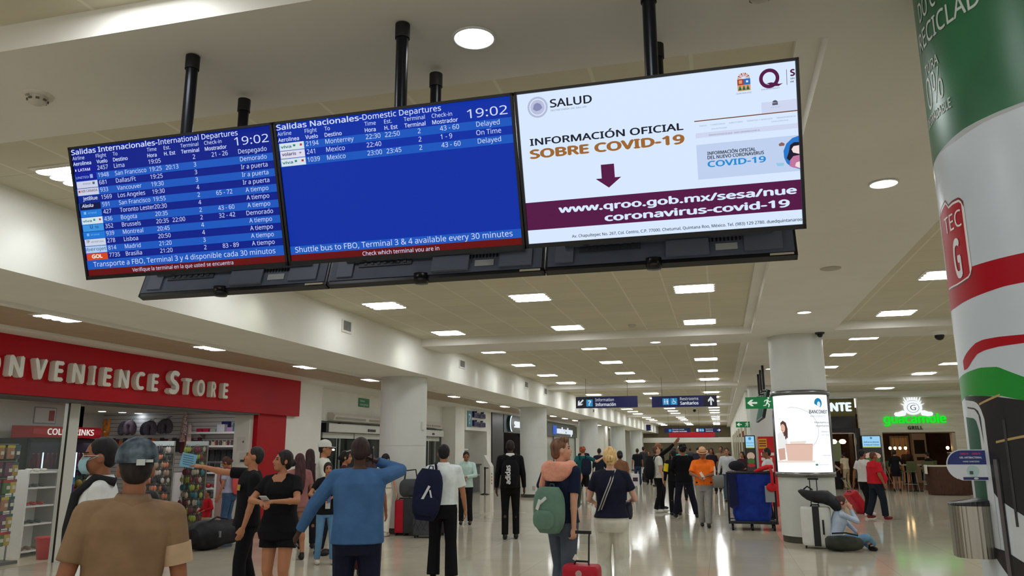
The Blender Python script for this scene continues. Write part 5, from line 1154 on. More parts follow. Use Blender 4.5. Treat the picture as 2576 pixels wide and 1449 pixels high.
t = thing('serving_counter', 'dark slatted wood serving counter with pale top in front of the dining opening', 'counter', (7.75, 31.2, 0))
def cring(z, k=1.0): return [V(.72*k*math.copysign(abs(math.cos(g))**.5, math.cos(g)), .5*k*math.copysign(abs(math.sin(g))**.5, math.sin(g)), z) for g in [2*PI*i/40 for i in range(40)]]
MB().loft([cring(.02,.93), cring(.5,.97), cring(.97,1.0)]).build('body', wood, t); MB().loft([cring(.97,1.02), cring(1.01,1.02)]).build('worktop', M((196,186,170), .4), t)
t = thing('coffee_machine', 'dark coffee machine on the wooden serving counter', 'coffee machine', (8.05, 31.3, 1.01)); MB().bx(-.2,.2,-.15,.15,0,.42).build('body', M((30,28,28), .35), t, bevel=.02); MB().bx(-.18,.18,-.16,-.15,.24,.3).build('panel', STEEL, t); MB().bx(-.2,.2,-.18,.18,.42,.46).build('cup_tray', STEEL, t)
t = thing('white_towel', 'white towel hanging over the end of the serving counter', 'towel', (7.0, 31.0, .72)); MB().bx(-.03,.0,-.16,.14,0,.31).build('cloth', M((220,214,204), .9), t)
t = thing('bar_table', 'tall pale-topped bar table in the dining opening', 'table', (7.15, 33.6, 0)); MB().bx(-.5,.55,-.3,.3,.96,1.0).build('tabletop', M((150,140,120), .5), t); MB().cyl((0,0,.03),(0,0,.96),.04,n=10).build('leg', BLACK, t); MB().bx(-.25,.25,-.2,.2,0,.03).build('foot', BLACK, t)
OLV = M((84,88,56), .6)
def stool(x, y, rz, label):
    t = thing('bar_stool', label, 'bar stool', (x, y, 0), rz)
    MB().bx(-.21,.21,-.2,.2,.72,.76).build('seat', OLV, t, bevel=.01); MB().box((0,.21,.95),(.42,.03,.36),0,Matrix.Rotation(-.15,3,'X')).build('backrest', OLV, t, bevel=.01)
    for sx in (-1,1):
        for sy in (-1,1): MB().cyl((sx*.16,sy*.15,.72),(sx*.22,sy*.21,0),.012,n=6).build('leg', M((170,168,164), .3, .8), t)
    b = MB(); b.cyl((-.2,-.19,.28),(.2,-.19,.28),.01,n=6); b.cyl((-.2,.19,.28),(.2,.19,.28),.01,n=6); b.build('footrest', M((170,168,164), .3, .8), t)
stool(6.55, 33.85, 2.2, 'olive bar stool under the seated person in pale blouse'); stool(6.85, 33.0, 3.5, 'olive bar stool in front of the tall table beside the person in black dress'); stool(7.55, 33.0, 2.8, 'olive bar stool at the tall table nearest the serving counter'); stool(7.9, 34.4, -.6, 'olive bar stool under the hunched person in black')
t = thing('menu_easel', 'folding easel with a dark menu board in front of the bar entrance', 'easel', (5.15, 33.3, 0))
b = MB()
for x0, x1, y in ((-.05,-.3,0),(.05,.3,0),(0,0,.4)): b.cyl((x0,.02,1.2),(x1,y,0),.012,n=6)
b.build('leg', M((170,166,160), .35, .6), t); MB().box((-.02,-.02,.72),(.36,.02,.5),0,Matrix.Rotation(.15,3,'Y')).build('board', M((60,56,54), .6), t)
t = thing('stanchion_leg', 'thin folding stand with light legs beside the tall screen', 'stand', (6.25, 33.2, 0)); b = MB(); b.cyl((-.25,0,1.1),(.12,-.1,0),.012,n=6); b.cyl((-.25,0,1.1),(-.4,.2,0),.012,n=6); b.build('leg', M((150,120,100), .5), t)
t = thing('bar_counter', 'black bar counter under the seated guests in the bar entrance', 'counter', (4.2, 34.9, 0)); MB().bx(-.9,.5,-.2,.2,0,.85).build('body', M((18,16,18), .5), t)
# warm lamps of the dining room
for x, y, e in ((7.6,37.5,22),(4.5,38,26),(8.6,36,10)):
    ld = bpy.data.lights.new('dining_lamp', 'POINT'); ld.energy = e; ld.color = (1,.72,.46); ld.shadow_soft_size = .12
    o = bpy.data.objects.new('dining_lamp', ld); COL.objects.link(o); o.location = (x,y,2.7)
# ------------------------------------------------------------------ people
def cone(mb, p0, r0, p1, r1, n=10):
    mb.cyl(p0, p1, r0, r1, n); mb.ell(p0, (r0,r0,r0), n, 7); mb.ell(p1, (r1,r1,r1), n, 7)
def fuse(mb, name, mats, parent, vox, smooth=5, floor=False, spots=None):
    me = bpy.data.meshes.new('fuse'); me.from_pydata([tuple(v) for v in mb.v], [], mb.f); me.update()
    o = bpy.data.objects.new('fuse', me); COL.objects.link(o)
    r = o.modifiers.new('r', 'REMESH'); r.mode = 'VOXEL'; r.voxel_size = vox
    if smooth: s = o.modifiers.new('s', 'SMOOTH'); s.iterations = smooth; s.factor = .5
    dg = bpy.context.evaluated_depsgraph_get(); m2 = bpy.data.meshes.new_from_object(o.evaluated_get(dg))
    bpy.data.objects.remove(o); bpy.data.meshes.remove(me)
    m2.name = name
    m2.materials.clear()
    for m in mats: m2.materials.append(m)
    n = len(m2.vertices); co = np.empty(n*3, np.float32); m2.vertices.foreach_get('co', co); co = co.reshape(-1, 3)
    if floor: co[:, 2] = np.maximum(co[:, 2], floor if floor is not True else .001); m2.vertices.foreach_set('co', co.ravel())
    m2.polygons.foreach_set('use_smooth', [True]*len(m2.polygons))
    if spots:
        cc = np.empty(len(m2.polygons)*3, np.float32); m2.polygons.foreach_get('center', cc); cc = cc.reshape(-1, 3)
        idx = np.zeros(len(m2.polygons), np.int32)
        for c, rr, R_, k in spots:
            d = (cc - np.array(c, np.float32)) @ np.array(R_, np.float32)   # into the head's own axes
            idx[((d/np.array(rr, np.float32))**2).sum(1) < 1] = k
        m2.polygons.foreach_set('material_index', idx)
    m2.update()
    ob = bpy.data.objects.new(name, m2); COL.objects.link(ob)
    if parent: ob.parent = parent
    return ob
def ik(a, t, l1, l2, hint):
    d = t-a; L_ = d.length
    if L_ > (l1+l2)*.995: t = a + d.normalized()*(l1+l2)*.995; d = t-a; L_ = d.length
    x = (l1*l1-l2*l2+L_*L_)/(2*L_); y = math.sqrt(max(l1*l1-x*x, 0)); u = d.normalized()
    hn = hint - u*hint.dot(u); hn = hn.normalized() if hn.length > 1e-5 else u.orthogonal().normalized()
    return a + u*x + hn*y, t
PROF = {'m': [(.76,.135,.095,0),(.9,.170,.116,0),(1.0,.160,.110,0),(1.1,.154,.106,0),(1.25,.168,.114,0),(1.36,.176,.112,-.004),(1.42,.160,.096,-.01),(1.465,.1,.075,-.014),(1.5,.058,.058,-.015)],
        'f': [(.76,.14,.1,0),(.88,.178,.124,-.004),(.97,.166,.11,0),(1.08,.137,.094,0),(1.2,.148,.104,.004),(1.28,.158,.122,.014),(1.36,.158,.102,.004),(1.42,.140,.086,-.006),(1.465,.082,.066,-.012),(1.5,.05,.052,-.014)]}
SKIN = {'brown': (150,98,70), 'tan': (176,120,88), 'light': (206,156,130), 'dark': (74,46,36), 'pale': (216,170,148)}
def cloth(c, rough=.85): return mottled('cloth %d %d %d' % tuple(c), c, tuple(min(255, int(x*1.07+3)) for x in c), 9, rough, 3, bump=.12, spec=.2)
PEOPLE = {}
def person(key, label, loc, rz, h, sex='m', skin='tan', girth=1.0, belly=0.0, lean=0.0, side=0.0, twist=0.0, head=(0,0,0), hipz=.93,
           hl=(-.27,.06,.82), hr=(.27,.06,.82), el=None, er=None, fl=(-.11,.0), fr=(.11,.0), kl=None, kr=None, al=None, ar=None, toe=(0,0),
           hair=('short',(24,20,20)), hat=None, top=((30,30,34),.55,.88), bottom=((24,26,34),'trousers',.07,.06), shoe=(24,24,26), vox=.011,
           curl=.5, mask=None, glasses=False, beard=None, collar=None, group=None, feet=True, open_neck=0.0, mus=False):
    t = thing('person', label, 'person', (loc[0], loc[1], loc[2] if len(loc) > 2 else 0), rz, group)
    K = h/1.75; fine = vox < .0085
    P = lambda x: Vector(x)*K
    B = V(0,0,hipz-.93)
    def U(p):     # lean, side bend and twist of the upper body about the hips
        p = Vector(p); w_ = min(max((p.z-.9)/.25, 0), 1); o = V(0,0,.95); q = p-o
        R_ = Matrix.Rotation(-lean*w_, 3, 'X') @ Matrix.Rotation(side*w_, 3, 'Y') @ Matrix.Rotation(twist*w_, 3, 'Z')
        return (R_ @ q + o + B)
    sw = (.182 if sex == 'm' else .158)*(1+.35*(girth-1))
    prof = PROF[sex]
    def ringat(z, off, wide=1.0):
        zs = [p[0] for p in prof]; hx = np.interp(z, zs, [p[1] for p in prof]); hy = np.interp(z, zs, [p[2] for p in prof]); yo = np.interp(z, zs, [p[3] for p in prof])
        g = girth if z < 1.38 else 1+(girth-1)*.4
        bl = belly*math.exp(-((z-1.06)/.14)**2)
        hx = hx*g*wide+off+bl*.3; hy = hy*g*wide+off+bl; yo += bl*.7
        return [U((hx*math.copysign(abs(math.cos(a))**.8, math.cos(a)), yo+hy*math.copysign(abs(math.sin(a))**.9, math.sin(a)), z))*K for a in [2*PI*i/22 for i in range(22)]]
    S = {s: U((s*sw,-.008,1.415)) for s in (-1,1)}
    EW = {}
    for s, ht, eh in ((-1,hl,el),(1,hr,er)):
        tgt = Vector(ht); hint = Vector(eh) if eh is not None else V(s*.5,-.7,-.2)
        EW[s] = ik(S[s], tgt, .285, .25, hint)
    HIP = {s: V(s*.088*girth**.5,0,.9)+B for s in (-1,1)}
    KA = {}
    for s, ft, kk, an in ((-1,fl,kl,al),(1,fr,kr,ar)):
        A = Vector(an) if an is not None else V(ft[0], ft[1]-.03, .085)
        if kk is not None: kn = Vector(kk)
        else: kn, A = ik(HIP[s], A, .42, .405, V(s*.05,1,0))
        KA[s] = (kn, A)
    piv = U((0,-.012,1.515)); Hm = Matrix.Rotation(head[0], 3, 'Z') @ Matrix.Rotation(head[1], 3, 'X') @ Matrix.Rotation(head[2], 3, 'Y')
    Hm = Matrix.Rotation(-lean*.4, 3, 'X') @ Hm
    HD = lambda p: (piv + Hm @ (Vector(p)+V(0,.022,.112)))*K
    HR = lambda r: tuple(x*K for x in r)
    sk = M(SKIN[skin] if isinstance(skin, str) else skin, .55, spec=.3, key='skin')
    # --- body
    b = MB()
    b.loft([ringat(z, -.014) for z in (.8,.9,1.0,1.1,1.2,1.28,1.36,1.42,1.465,1.5)])
    cone(b, U((0,-.016,1.44))*K, .056*K*(1 if sex == 'm' else .86), (piv+V(0,-.0,.05))*K, .05*K*(1 if sex == 'm' else .88))
    b.ell(HD((0,-.012,.018)), HR((.074,.094,.1)), 16, 11, 0, Hm); b.ell(HD((0,.026,-.03)), HR((.061,.066,.086)), 16, 11, 0, Hm); b.ell(HD((0,.045,-.082)), HR((.038,.04,.034)), 12, 8, 0, Hm)
    cone(b, HD((0,.086,.012)), .009*K, HD((0,.1,-.026)), .0135*K, 8)
    for s in (-1,1):
        b.ell(HD((s*.076,-.008,-.008)), HR((.011,.022,.032)), 8, 7, 0, Hm); b.ell(HD((s*.03,.078,.026)), HR((.024,.014,.009)), 8, 6, 0, Hm); b.ell(HD((s*.036,.062,-.03)), HR((.022,.022,.022)), 8, 6, 0, Hm)
    b.ell(HD((0,.083,-.058)), HR((.024,.014,.013)), 8, 6, 0, Hm)
    for s in (-1,1):
        E_, W_ = EW[s]; g2 = 1+(girth-1)*.6; sx = 1 if sex == 'm' else .86
        cone(b, U((s*.06,-.012,1.455))*K, .042*K, S[s]*K, .05*K*sx*g2); cone(b, S[s]*K, .05*K*sx*g2, E_*K, .038*K*sx*g2); cone(b, E_*K, .039*K*sx*g2, W_*K, .025*K*sx)
        mid = E_.lerp(W_, .3); b.ell(mid*K, HR((.04*sx*g2,)*3), 8, 6)
        d = (W_-E_).normalized(); inw = V(-s,.25,0); inw = (inw - d*inw.dot(d)).normalized() if abs(d.z) > .35 else ((V(0,0,-1)) - d*(-d.z)).normalized()
        sd = d.cross(inw)*s
        if sd.dot(V(0,1,.4)) < 0: sd = -sd
        f = lambda a, c, n_: (W_ + d*a + sd*c + inw*n_)*K
        if fine:
            for a0, r_ in ((.015,.024),(.045,.027),(.075,.029)): b.ell(f(a0,0,.002), HR((.024,)*3), 8, 6)
            Rm = Matrix((sd, d, inw)).transposed(); b.ell(f(.055,0,.002), HR((.04,.055,.018)), 12, 8, 0, Rm)
            for c_, ln in ((.03,.9),(.0105,1.0),(-.0095,.94),(-.0285,.76)):
                cu = curl; p0 = f(.092,c_,.0); p1 = (W_ + d*(.092+.042*ln*math.cos(cu)) + sd*c_ + inw*(.042*ln*math.sin(cu)))*K
                p2 = p1 + (d*math.cos(cu*2.1)+inw*math.sin(cu*2.1))*.034*ln*K
                cone(b, p0, .0092*K, p1, .0084*K, 7); cone(b, p1, .0084*K, p2, .0072*K, 7)
            p0 = f(.02,.026,.006); p1 = f(.058,.05,.018); p2 = f(.086,.05,.03); cone(b, p0, .0125*K, p1, .0105*K, 7); cone(b, p1, .0105*K, p2, .0088*K, 7)
        else:
            Rm = Matrix((sd, d, inw)).transposed(); b.ell(f(.05,0,.004), HR((.04,.055,.022)), 10, 7, 0, Rm)
            for c_, ln in ((.027,.9),(.0,1.0),(-.027,.8)): cone(b, f(.085,c_,.004), .013*K, f(.085+.06*ln,c_,.02+.02*curl), .011*K, 6)
            cone(b, f(.02,.03,.008), .014*K, f(.075,.052,.02), .011*K, 6)
    for s in (-1,1):
        kn, A = KA[s]; g2 = 1+(girth-1)*.7; cone(b, HIP[s]*K, .083*K*g2, kn*K, .054*K*g2); cone(b, kn*K, .052*K*g2, A*K, .036*K); b.ell((kn.lerp(A,.3)+V(0,-.014,0))*K, HR((.052*g2,.052*g2,.1)), 10, 8)
        if feet:
            yw = toe[0] if s < 0 else toe[1]; fd = V(math.sin(-yw), math.cos(yw), 0); cone(b, A*K, .034*K, V(A.x+fd.x*.12, A.y+fd.y*.12, max(A.z-.05,.03))*K, .03*K)
    spots = None; mats = [sk]
    if vox < .0125:
        hc = hair[1] if hair[0] != 'bald' else (40,30,28)
        mats = [sk, M((34,24,22), .3, key='eye'), M(tuple(int(x*.72) for x in (SKIN[skin] if isinstance(skin, str) else skin)[:1])+tuple(int(x*.6) for x in (SKIN[skin] if isinstance(skin, str) else skin)[1:]), .5, key='lips'), M(hc, .8)]
        Hi = np.array(Hm); spots = []
        for s in (-1,1):
            spots += [(HD((s*.03,.083,.006)), HR((.014,.03,.0075)), Hi, 1), (HD((s*.031,.085,.028)), HR((.02,.03,.006)), Hi, 3)]
        spots.append((HD((0,.09,-.058)), HR((.023,.03,.008)), Hi, 2))
        if mus: spots.append((HD((0,.095,-.044)), HR((.03,.03,.008)), Hi, 3))
        if beard: spots.append((HD((0,.06,-.1)), HR((.075,.075,.05)), Hi, 3))
    fuse(b, 'body', mats, t, vox, 4 if fine else 3, True, spots)
    # --- hair
    if hair[0] != 'bald':
        st, hc = hair[0], hair[1]; b = MB()
        if st in ('short','curly','quiff','cropped'):
            q = 1.0 if st != 'cropped' else .97
            b.ell(HD((0,-.022,.034)), HR((.082*q,.093*q,.096*q)), 16, 11, 0, Hm); b.ell(HD((0,-.05,-.0)), HR((.075*q,.062,.075)), 14, 9, 0, Hm)
            if st == 'curly':
                rr = random.Random(3)
                for k in range(40):
                    a, z_ = rr.uniform(0,2*PI), rr.uniform(-.02,.13); q_ = .088*math.sqrt(max(0,1-((z_-.03)/.13)**2)); b.ell(HD((q_*math.cos(a), -.025+q_*1.05*math.sin(a), z_)), HR((.026,)*3), 7, 5)
            if st == 'quiff': b.ell(HD((0,.03,.1)), HR((.07,.06,.04)), 12, 8, 0, Hm); b.ell(HD((0,-.06,-.03)), HR((.072,.055,.06)), 12, 8, 0, Hm)
        else:
            b.ell(HD((0,-.02,.032)), HR((.083,.096,.098)), 16, 11, 0, Hm); b.ell(HD((0,-.055,-.01)), HR((.08,.06,.085)), 14, 9, 0, Hm)
            for s in (-1,1): b.ell(HD((s*.066,.01,.01)), HR((.018,.04,.06)), 10, 7, 0, Hm)
            if st == 'long':
                p1 = HD((0,-.075,-.02)); b.loft([[q_ + V(wx*math.cos(a)*K, wy*math.sin(a)*K, 0) for a in [2*PI*i/14 for i in range(14)]] for q_, wx, wy in ((HD((0,-.06,.04)),.078,.05),(p1,.088,.055),(U((0,-.1,1.48))*K,.092,.05),(U((0,-.135,1.34))*K,.095,.04),(U((0,-.15,1.2))*K,.08,.032),(U((0,-.15,1.1))*K,.045,.02))])
            if st == 'bun': b.ell(HD((0,-.115,.05)), HR((.045,.04,.045)), 12, 8)
            if st == 'lowbun': b.ell(HD((0,-.115,-.01)), HR((.046,.04,.042)), 12, 8)
            if st == 'tail': b.ell(HD((0,-.1,-.01)), HR((.05,.04,.05)), 12, 8); cone(b, HD((0,-.115,-.03)), .035*K, U((0,-.14,1.4))*K, .02*K)
        fuse(b, 'hair', [mottled('hair %d %d %d' % tuple(hc), hc, tuple(min(255,int(x*1.5+8)) for x in hc), 40, .6, 4, (1,1,.2), .3)], t, max(vox*1.05, .008), 3)
    if beard: 
        b = MB(); b.ell(HD((0,.04,-.085)), HR((.058,.052,.05)), 12, 8, 0, Hm); fuse(b, 'beard', [M(beard, .9)], t, max(vox,.009), 2)
    # --- headwear
    if hat:
        kind, hc = hat[0], hat[1]; hm = M(hc, .85) if len(hat) < 3 else hat[2]; b = MB()
        if kind == 'cap':
            back = -1 if len(hat) > 3 and hat[3] else 1
            n_ = 24; R_ = []
            for z_, q in ((.03,1.0),(.06,1.0),(.09,.93),(.115,.78),(.135,.52),(.146,.2),(.148,.01)): R_.append([HD((.096*q*math.cos(a), -.014+.112*q*math.sin(a), z_*1.04)) for a in [2*PI*i/n_ for i in range(n_)]])
            b.loft(R_); b.build('cap_crown', hm, t); b = MB(); R_ = []
            for y_, w_ in ((.05,.086),(.09,.084),(.13,.074),(.165,.05),(.178,.015)): R_.append([HD((w_*math.cos(a), (-.014+y_)*back if back > 0 else -y_, .04-.1*max(y_-.05,0)*1.4+.006*math.sin(a))) for a in [2*PI*i/14 for i in range(14)]])
            b.loft(R_); b.build('cap_brim', hm, t)
        else:
            n_ = 28; b.loft([[HD((.085*q*math.cos(a), -.012+.104*q*math.sin(a), z_ - .012*abs(math.cos(a))*(z_ > .12))) for a in [2*PI*i/n_ for i in range(n_)]] for z_, q in ((.045,1.03),(.08,1.0),(.13,.9),(.155,.72),(.15,.4),(.14,.02))]); b.build('hat_crown', hm, t)
            b = MB(); b.loft([[HD((.087*q*math.cos(a), -.012+.105*q*math.sin(a), z_+.014*abs(math.cos(a))*(q > 1.2))) for a in [2*PI*i/n_ for i in range(n_)]] for z_, q in ((.046,.9),(.046,1.5),(.041,1.5),(.04,.9))]); b.build('hat_brim', hm, t)
            b = MB(); b.loft([[HD((.0885*q*math.cos(a), -.012+.1075*q*math.sin(a), z_)) for a in [2*PI*i/n_ for i in range(n_)]] for z_, q in ((.048,1.03),(.075,1.01))], caps=False); b.build('hat_band', M((150,110,80), .8), t)
    if mask:
        b = MB(); n_ = 14; R_ = []
        for z_, yb in ((.0,.092),(-.025,.112),(-.05,.116),(-.08,.108),(-.105,.088)):
            R_.append([HD((x_, (yb if abs(x_) < .03 else yb-(abs(x_)-.03)*1.25), z_)) for x_ in np.linspace(-.066,.066,n_)])
        vs = [v for r in R_ for v in r]; b.add(vs, [(j*n_+i, j*n_+i+1, (j+1)*n_+i+1, (j+1)*n_+i) for j in range(4) for i in range(n_-1)], 0, True)
        for s in (-1,1): b.tube([HD((s*.064,.06,-.02)), HD((s*.078,.02,.0)), HD((s*.082,-.01,.01))], .002*K, 5)
        o = b.build('face_mask', M(mask, .9), t); so = o.modifiers.new('thickness', 'SOLIDIFY'); so.thickness = .003
    if glasses:
        b = MB()
        for s in (-1,1):
            b.tube([HD((s*.033+.024*math.cos(a), .098-.01*abs(math.cos(a)), .006+.018*math.sin(a))) for a in [2*PI*i/14 for i in range(15)]], .0022*K, 5); b.tube([HD((s*.056,.092,.008)), HD((s*.078,.04,.01)), HD((s*.082,-.02,.006))], .0024*K, 5)
        b.build('glasses', M((190,180,170) if glasses == 'light' else (20,20,22), .3), t)
    # --- upper garment
    if top:
        tc_, slv, hem = top[:3]; flare = top[3] if len(top) > 3 else 1.0; tv = vox*1.05; b = MB(); loose = .012+.006*(girth-1)
        zs = [z for z in (.5,.62,.72,.8,.88,.95,1.0,1.05,1.1,1.15,1.2,1.28,1.36,1.42,1.455,1.48) if z > hem+.02]
        if open_neck: zs = [z for z in zs if z < 1.46]
        b.loft([ringat(hem, loose+.012, flare)] + [ringat(z, loose+(.012*(1.2-z) if z < 1.2 else 0), flare if z < .95 else 1.0) for z in zs])
        g2 = 1+(girth-1)*.6; sx = 1 if sex == 'm' else .87
        for s in (-1,1):
            E_, W_ = EW[s]; cone(b, U((s*.065,-.012,1.45))*K, .048*K, S[s]*K, .064*K*sx*g2)
            if slv > 0:
                fr_ = min(slv, 1.0); e1 = S[s].lerp(E_, fr_); cone(b, S[s]*K, .064*K*sx*g2, e1*K, (.064-.012*fr_)*K*sx*g2) if slv > 1 else b.cyl(S[s]*K, e1*K, .064*K*sx*g2, (.066-.004*fr_)*K*sx*g2, 12)
            if slv > 1: e2 = E_.lerp(W_, min(slv-1,1)); b.ell(E_*K, HR((.053*sx*g2,)*3), 9, 7); b.cyl(E_*K, e2*K, .052*K*sx*g2, .038*K*sx*g2, 12)
        fuse(b, top[4] if len(top) > 4 else 'shirt', [tc_ if not isinstance(tc_, tuple) else cloth(tc_)], t, tv, 4)
        if collar:
            b = MB(); R_ = [[U((r_*math.cos(a)*1.0, -.014+r_*math.sin(a), z_))*K for a in [2*PI*i/20 for i in range(20)]] for z_, r_ in ((1.462,.078),(1.5,.068),(1.515,.071),(1.49,.084),(1.458,.09))]; b.loft(R_, caps=False); b.build('collar', cloth(collar), t)
    # --- lower garment
    if bottom:
        bc, kind, zl, hemr = bottom; b = MB(); g2 = 1+(girth-1)*.7
        b.loft([ringat(z, .008) for z in (.79,.84,.9,.96,1.01)])
        for s in (-1,1):
            kn, A = KA[s]; d = kn-HIP[s]
            if kind == 'trousers':
                e2 = kn.lerp(A, 1-max(zl-.07,0)/.4); wid = hemr
                cone(b, HIP[s]*K, .098*K*g2, kn*K, (.066+.3*max(wid-.06,0))*K*g2); b.cyl(kn*K, e2*K, (.066+.3*max(wid-.06,0))*K*g2, wid*K, 12)
            else:
                e2 = HIP[s].lerp(kn, zl); cone(b, HIP[s]*K, .099*K*g2, HIP[s].lerp(kn, .15)*K, .1*K*g2); b.cyl(HIP[s].lerp(kn,.1)*K, e2*K, .1*K*g2, hemr*K*g2, 12)
        fuse(b, 'trousers' if kind == 'trousers' else 'shorts', [bc if not isinstance(bc, tuple) else cloth(bc)], t, vox*1.05, 4, .012)
    if shoe and feet:
        for s in (-1,1):
            kn, A = KA[s]; yw = toe[0] if s < 0 else toe[1]; R_ = Matrix.Rotation(yw, 3, 'Z'); fz = max(A.z-.085, 0)
            b = MB(); c0 = V(A.x, A.y, fz); b.ell((c0+R_ @ V(0,.075,.04))*K, HR((.046,.125,.045)), 14, 9, 0, R_); b.ell((c0+R_ @ V(0,-.005,.05))*K, HR((.043,.055,.055)), 12, 8, 0, R_); cone(b, (c0+V(0,0,.06))*K, .042*K, (c0+V(0,-.0,.1))*K, .042*K)
            fuse(b, 'shoe', [M(shoe, .5)], t, max(vox,.009), 3, .002)
    PEOPLE[key] = dict(t=t, K=K, U=lambda p: U(p)*K, HD=HD, EW={s: (EW[s][0]*K, EW[s][1]*K) for s in EW}, S={s: S[s]*K for s in S}, loc=Vector((loc[0],loc[1],loc[2] if len(loc) > 2 else 0)), rz=rz, W=lambda q: Vector((loc[0],loc[1],loc[2] if len(loc) > 2 else 0)) + Matrix.Rotation(rz, 3, 'Z') @ Vector(q))
    return t
def rbox(z0, z1, hx, hy, n=24, bulge=.06):
    R_ = []
    for k in range(9):
        f_ = k/8; q = 1-.35*abs(2*f_-1)**4; e = 1+bulge*math.sin(PI*f_)
        R_.append([V(hx*q*e*math.copysign(abs(math.cos(a))**.55, math.cos(a)), hy*q*e*math.copysign(abs(math.sin(a))**.55, math.sin(a)), z0+(z1-z0)*f_) for a in [2*PI*i/n for i in range(n)]])
    return R_
def backpack(key, label, colr, hgt=.44, wd=.3, dp=.16, dx=0.0, dz=0.0, dy=0.0, tilt=0.0, name='backpack', strap=True, straps=(-1,1)):
    p = PEOPLE[key]; K = p['K']; o = p['U']((dx, -.12-dp/2-.02+dy, 1.15+dz)); w_ = p['W'](o)
    t = thing(name, label, 'backpack', w_, p['rz']); m = cloth(colr, .8)
    Rt = Matrix.Rotation(tilt, 3, 'Y')
    b = MB(); b.loft([[Rt @ v for v in r] for r in rbox(-hgt/2, hgt/2, wd/2, dp/2)]); b.build('bag', m, t)
    b = MB(); b.loft([[Rt @ (v + V(0,-dp*.46,-hgt*.2)) for v in r] for r in rbox(-hgt*.2, hgt*.2, wd*.4, dp*.2)]); b.build('front_pocket', m, t)
    dk = cloth(tuple(int(x*.6) for x in colr))
    b = MB(); b.tube([Rt @ V(-.03,dp*.3,hgt*.48), Rt @ V(-.02,dp*.3,hgt*.56), Rt @ V(.02,dp*.3,hgt*.56), Rt @ V(.03,dp*.3,hgt*.48)], .008, 6); b.build('grab_handle', dk, t)
    b = MB(); b.tube([Rt @ V(wd*.49*math.cos(a), -dp*.2, hgt*.08+hgt*.36*math.sin(a)) for a in [PI*i/16 for i in range(17)]], .004, 5); b.build('zip', M((60,60,60), .4, .5), t)
    if strap:
        for s in straps:
            b = MB(); pts = [(s*.085,-.14,1.36),(s*.1,-.1,1.475),(s*.11,0,1.5),(s*.12,.1,1.42),(s*.135,.135,1.25),(s*.15,.08,1.08),(s*.15,-.06,1.0)]
            b.tube([p['U'](q)*1.0 - o for q in pts], .016*K, 6); b.build('shoulder_strap', dk, t)
    return t
R2 = math.radians
PR = person
# nearest people
camo = mottled('camouflage cap', (44,54,62), (104,116,124), 16, .9, 2)
PR('brown', 'person from behind in tan short-sleeved shirt and dark camouflage cap, nearest of all', (-2.58,3.02), .72, 1.64, skin='brown', girth=1.03, side=.05, hair=('cropped',(24,18,16)), hat=('cap',(60,70,76),camo), top=((128,102,76),.75,.86), bottom=((50,50,56),'trousers',.07,.065), collar=(124,99,74), vox=.007, head=(.0,.0,0), hl=(-.27,.02,.82), hr=(.28,.03,.83))
p = PEOPLE['brown']; b = MB(); b.box(p['HD']((.015,-.128,.034)), (.035,.012,.026)); b.box(p['HD']((.052,-.118,.04)), (.03,.01,.012)); b.build('cap_strap', M((196,200,196), .5), p['t'])
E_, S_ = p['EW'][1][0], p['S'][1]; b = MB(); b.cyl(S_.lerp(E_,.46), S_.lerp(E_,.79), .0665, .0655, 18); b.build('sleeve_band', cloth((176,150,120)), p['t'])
PR('mask', 'person in glasses and pale blue face mask, white shirt and blue tie', (-3.74,4.12), 2.3, 1.69, skin='brown', hair=('short',(14,12,14)), top=((206,208,206),1.95,.9), bottom=((24,24,30),'trousers',.07,.06), mask=(150,190,200), glasses='light', collar=(214,216,214), vox=.0078)
p = PEOPLE['mask']; b = MB(); K = p['K']
b.prism([(-.016,1.46),(.016,1.46),(.036,1.08),(0,1.03),(-.036,1.08)], (0,.137*K,0), (K,0,0), (0,0,K), -.008); b.build('neck_tie', M((30,44,120), .6), p['t'])
for s in (-1,1):
    b = MB(); b.tube([p['U'](q) for q in ((s*.1,-.1,1.47),(s*.105,.02,1.5),(s*.11,.12,1.4),(s*.12,.145,1.2),(s*.13,.14,1.02))], .026, 8); b.build('dark_strap', M((20,20,24), .8), p['t'])
PR('girl2', 'small person with long black hair in a white top, half hidden by the tan shirt', (-3.95,4.84), 1.6, 1.33, 'f', 'tan', hair=('long',(12,11,13)), top=((216,214,212),.6,.9), vox=.009)
p = PEOPLE['girl2']; t = thing('red_cup', 'small red and white cup held by the person with long black hair', 'cup', p['W'](p['EW'][1][1]+V(0,.06,-.05))); MB().lathe([(.028,-.04),(.034,.05),(.03,.05),(.026,-.036)], n=14).build('cup', M((206,40,60), .4), t); MB().lathe([(.0345,-.0),(.035,.03)], n=14).build('white_band', WHITE, t)
PR('staff', 'person in black polo with yellow chest lettering, arm stretched out holding a blue paper', (-5.02,7.72), 2.35, 1.66, skin='tan', girth=1.08, hair=('short',(20,18,18)), top=((16,16,20),.7,.86,1.12), bottom=((14,14,18),'trousers',.07,.07), hr=(.36,.5,1.52), er=V(.3,.1,-1), hl=(-.3,.1,.85), head=(-.25,.2,.1), fl=(-.2,.12), fr=(.2,-.12), vox=.0085, mus=True, curl=.8, side=-.13)
p = PEOPLE['staff']; b = MB(); b.prism([(-.07,0),(.07,.0),(.07,.06),(-.07,.06)], p['U']((-.08,.142,1.27)), (1,0,0), (0,-.1,1), -.004); b.build('chest_lettering', M((176,150,60), .7), p['t'])
w_ = p['W'](p['EW'][1][1]); t = thing('blue_paper', 'pale blue printed paper held up by the person in black polo', 'paper', w_ + V(-.14,-.07,.07), .25); b = MB(); b.box((0,0,0),(.17,.004,.15),0,Matrix.Rotation(.2,3,'Y')); b.build('sheet', M((120,176,206), .6), t)
b = MB()
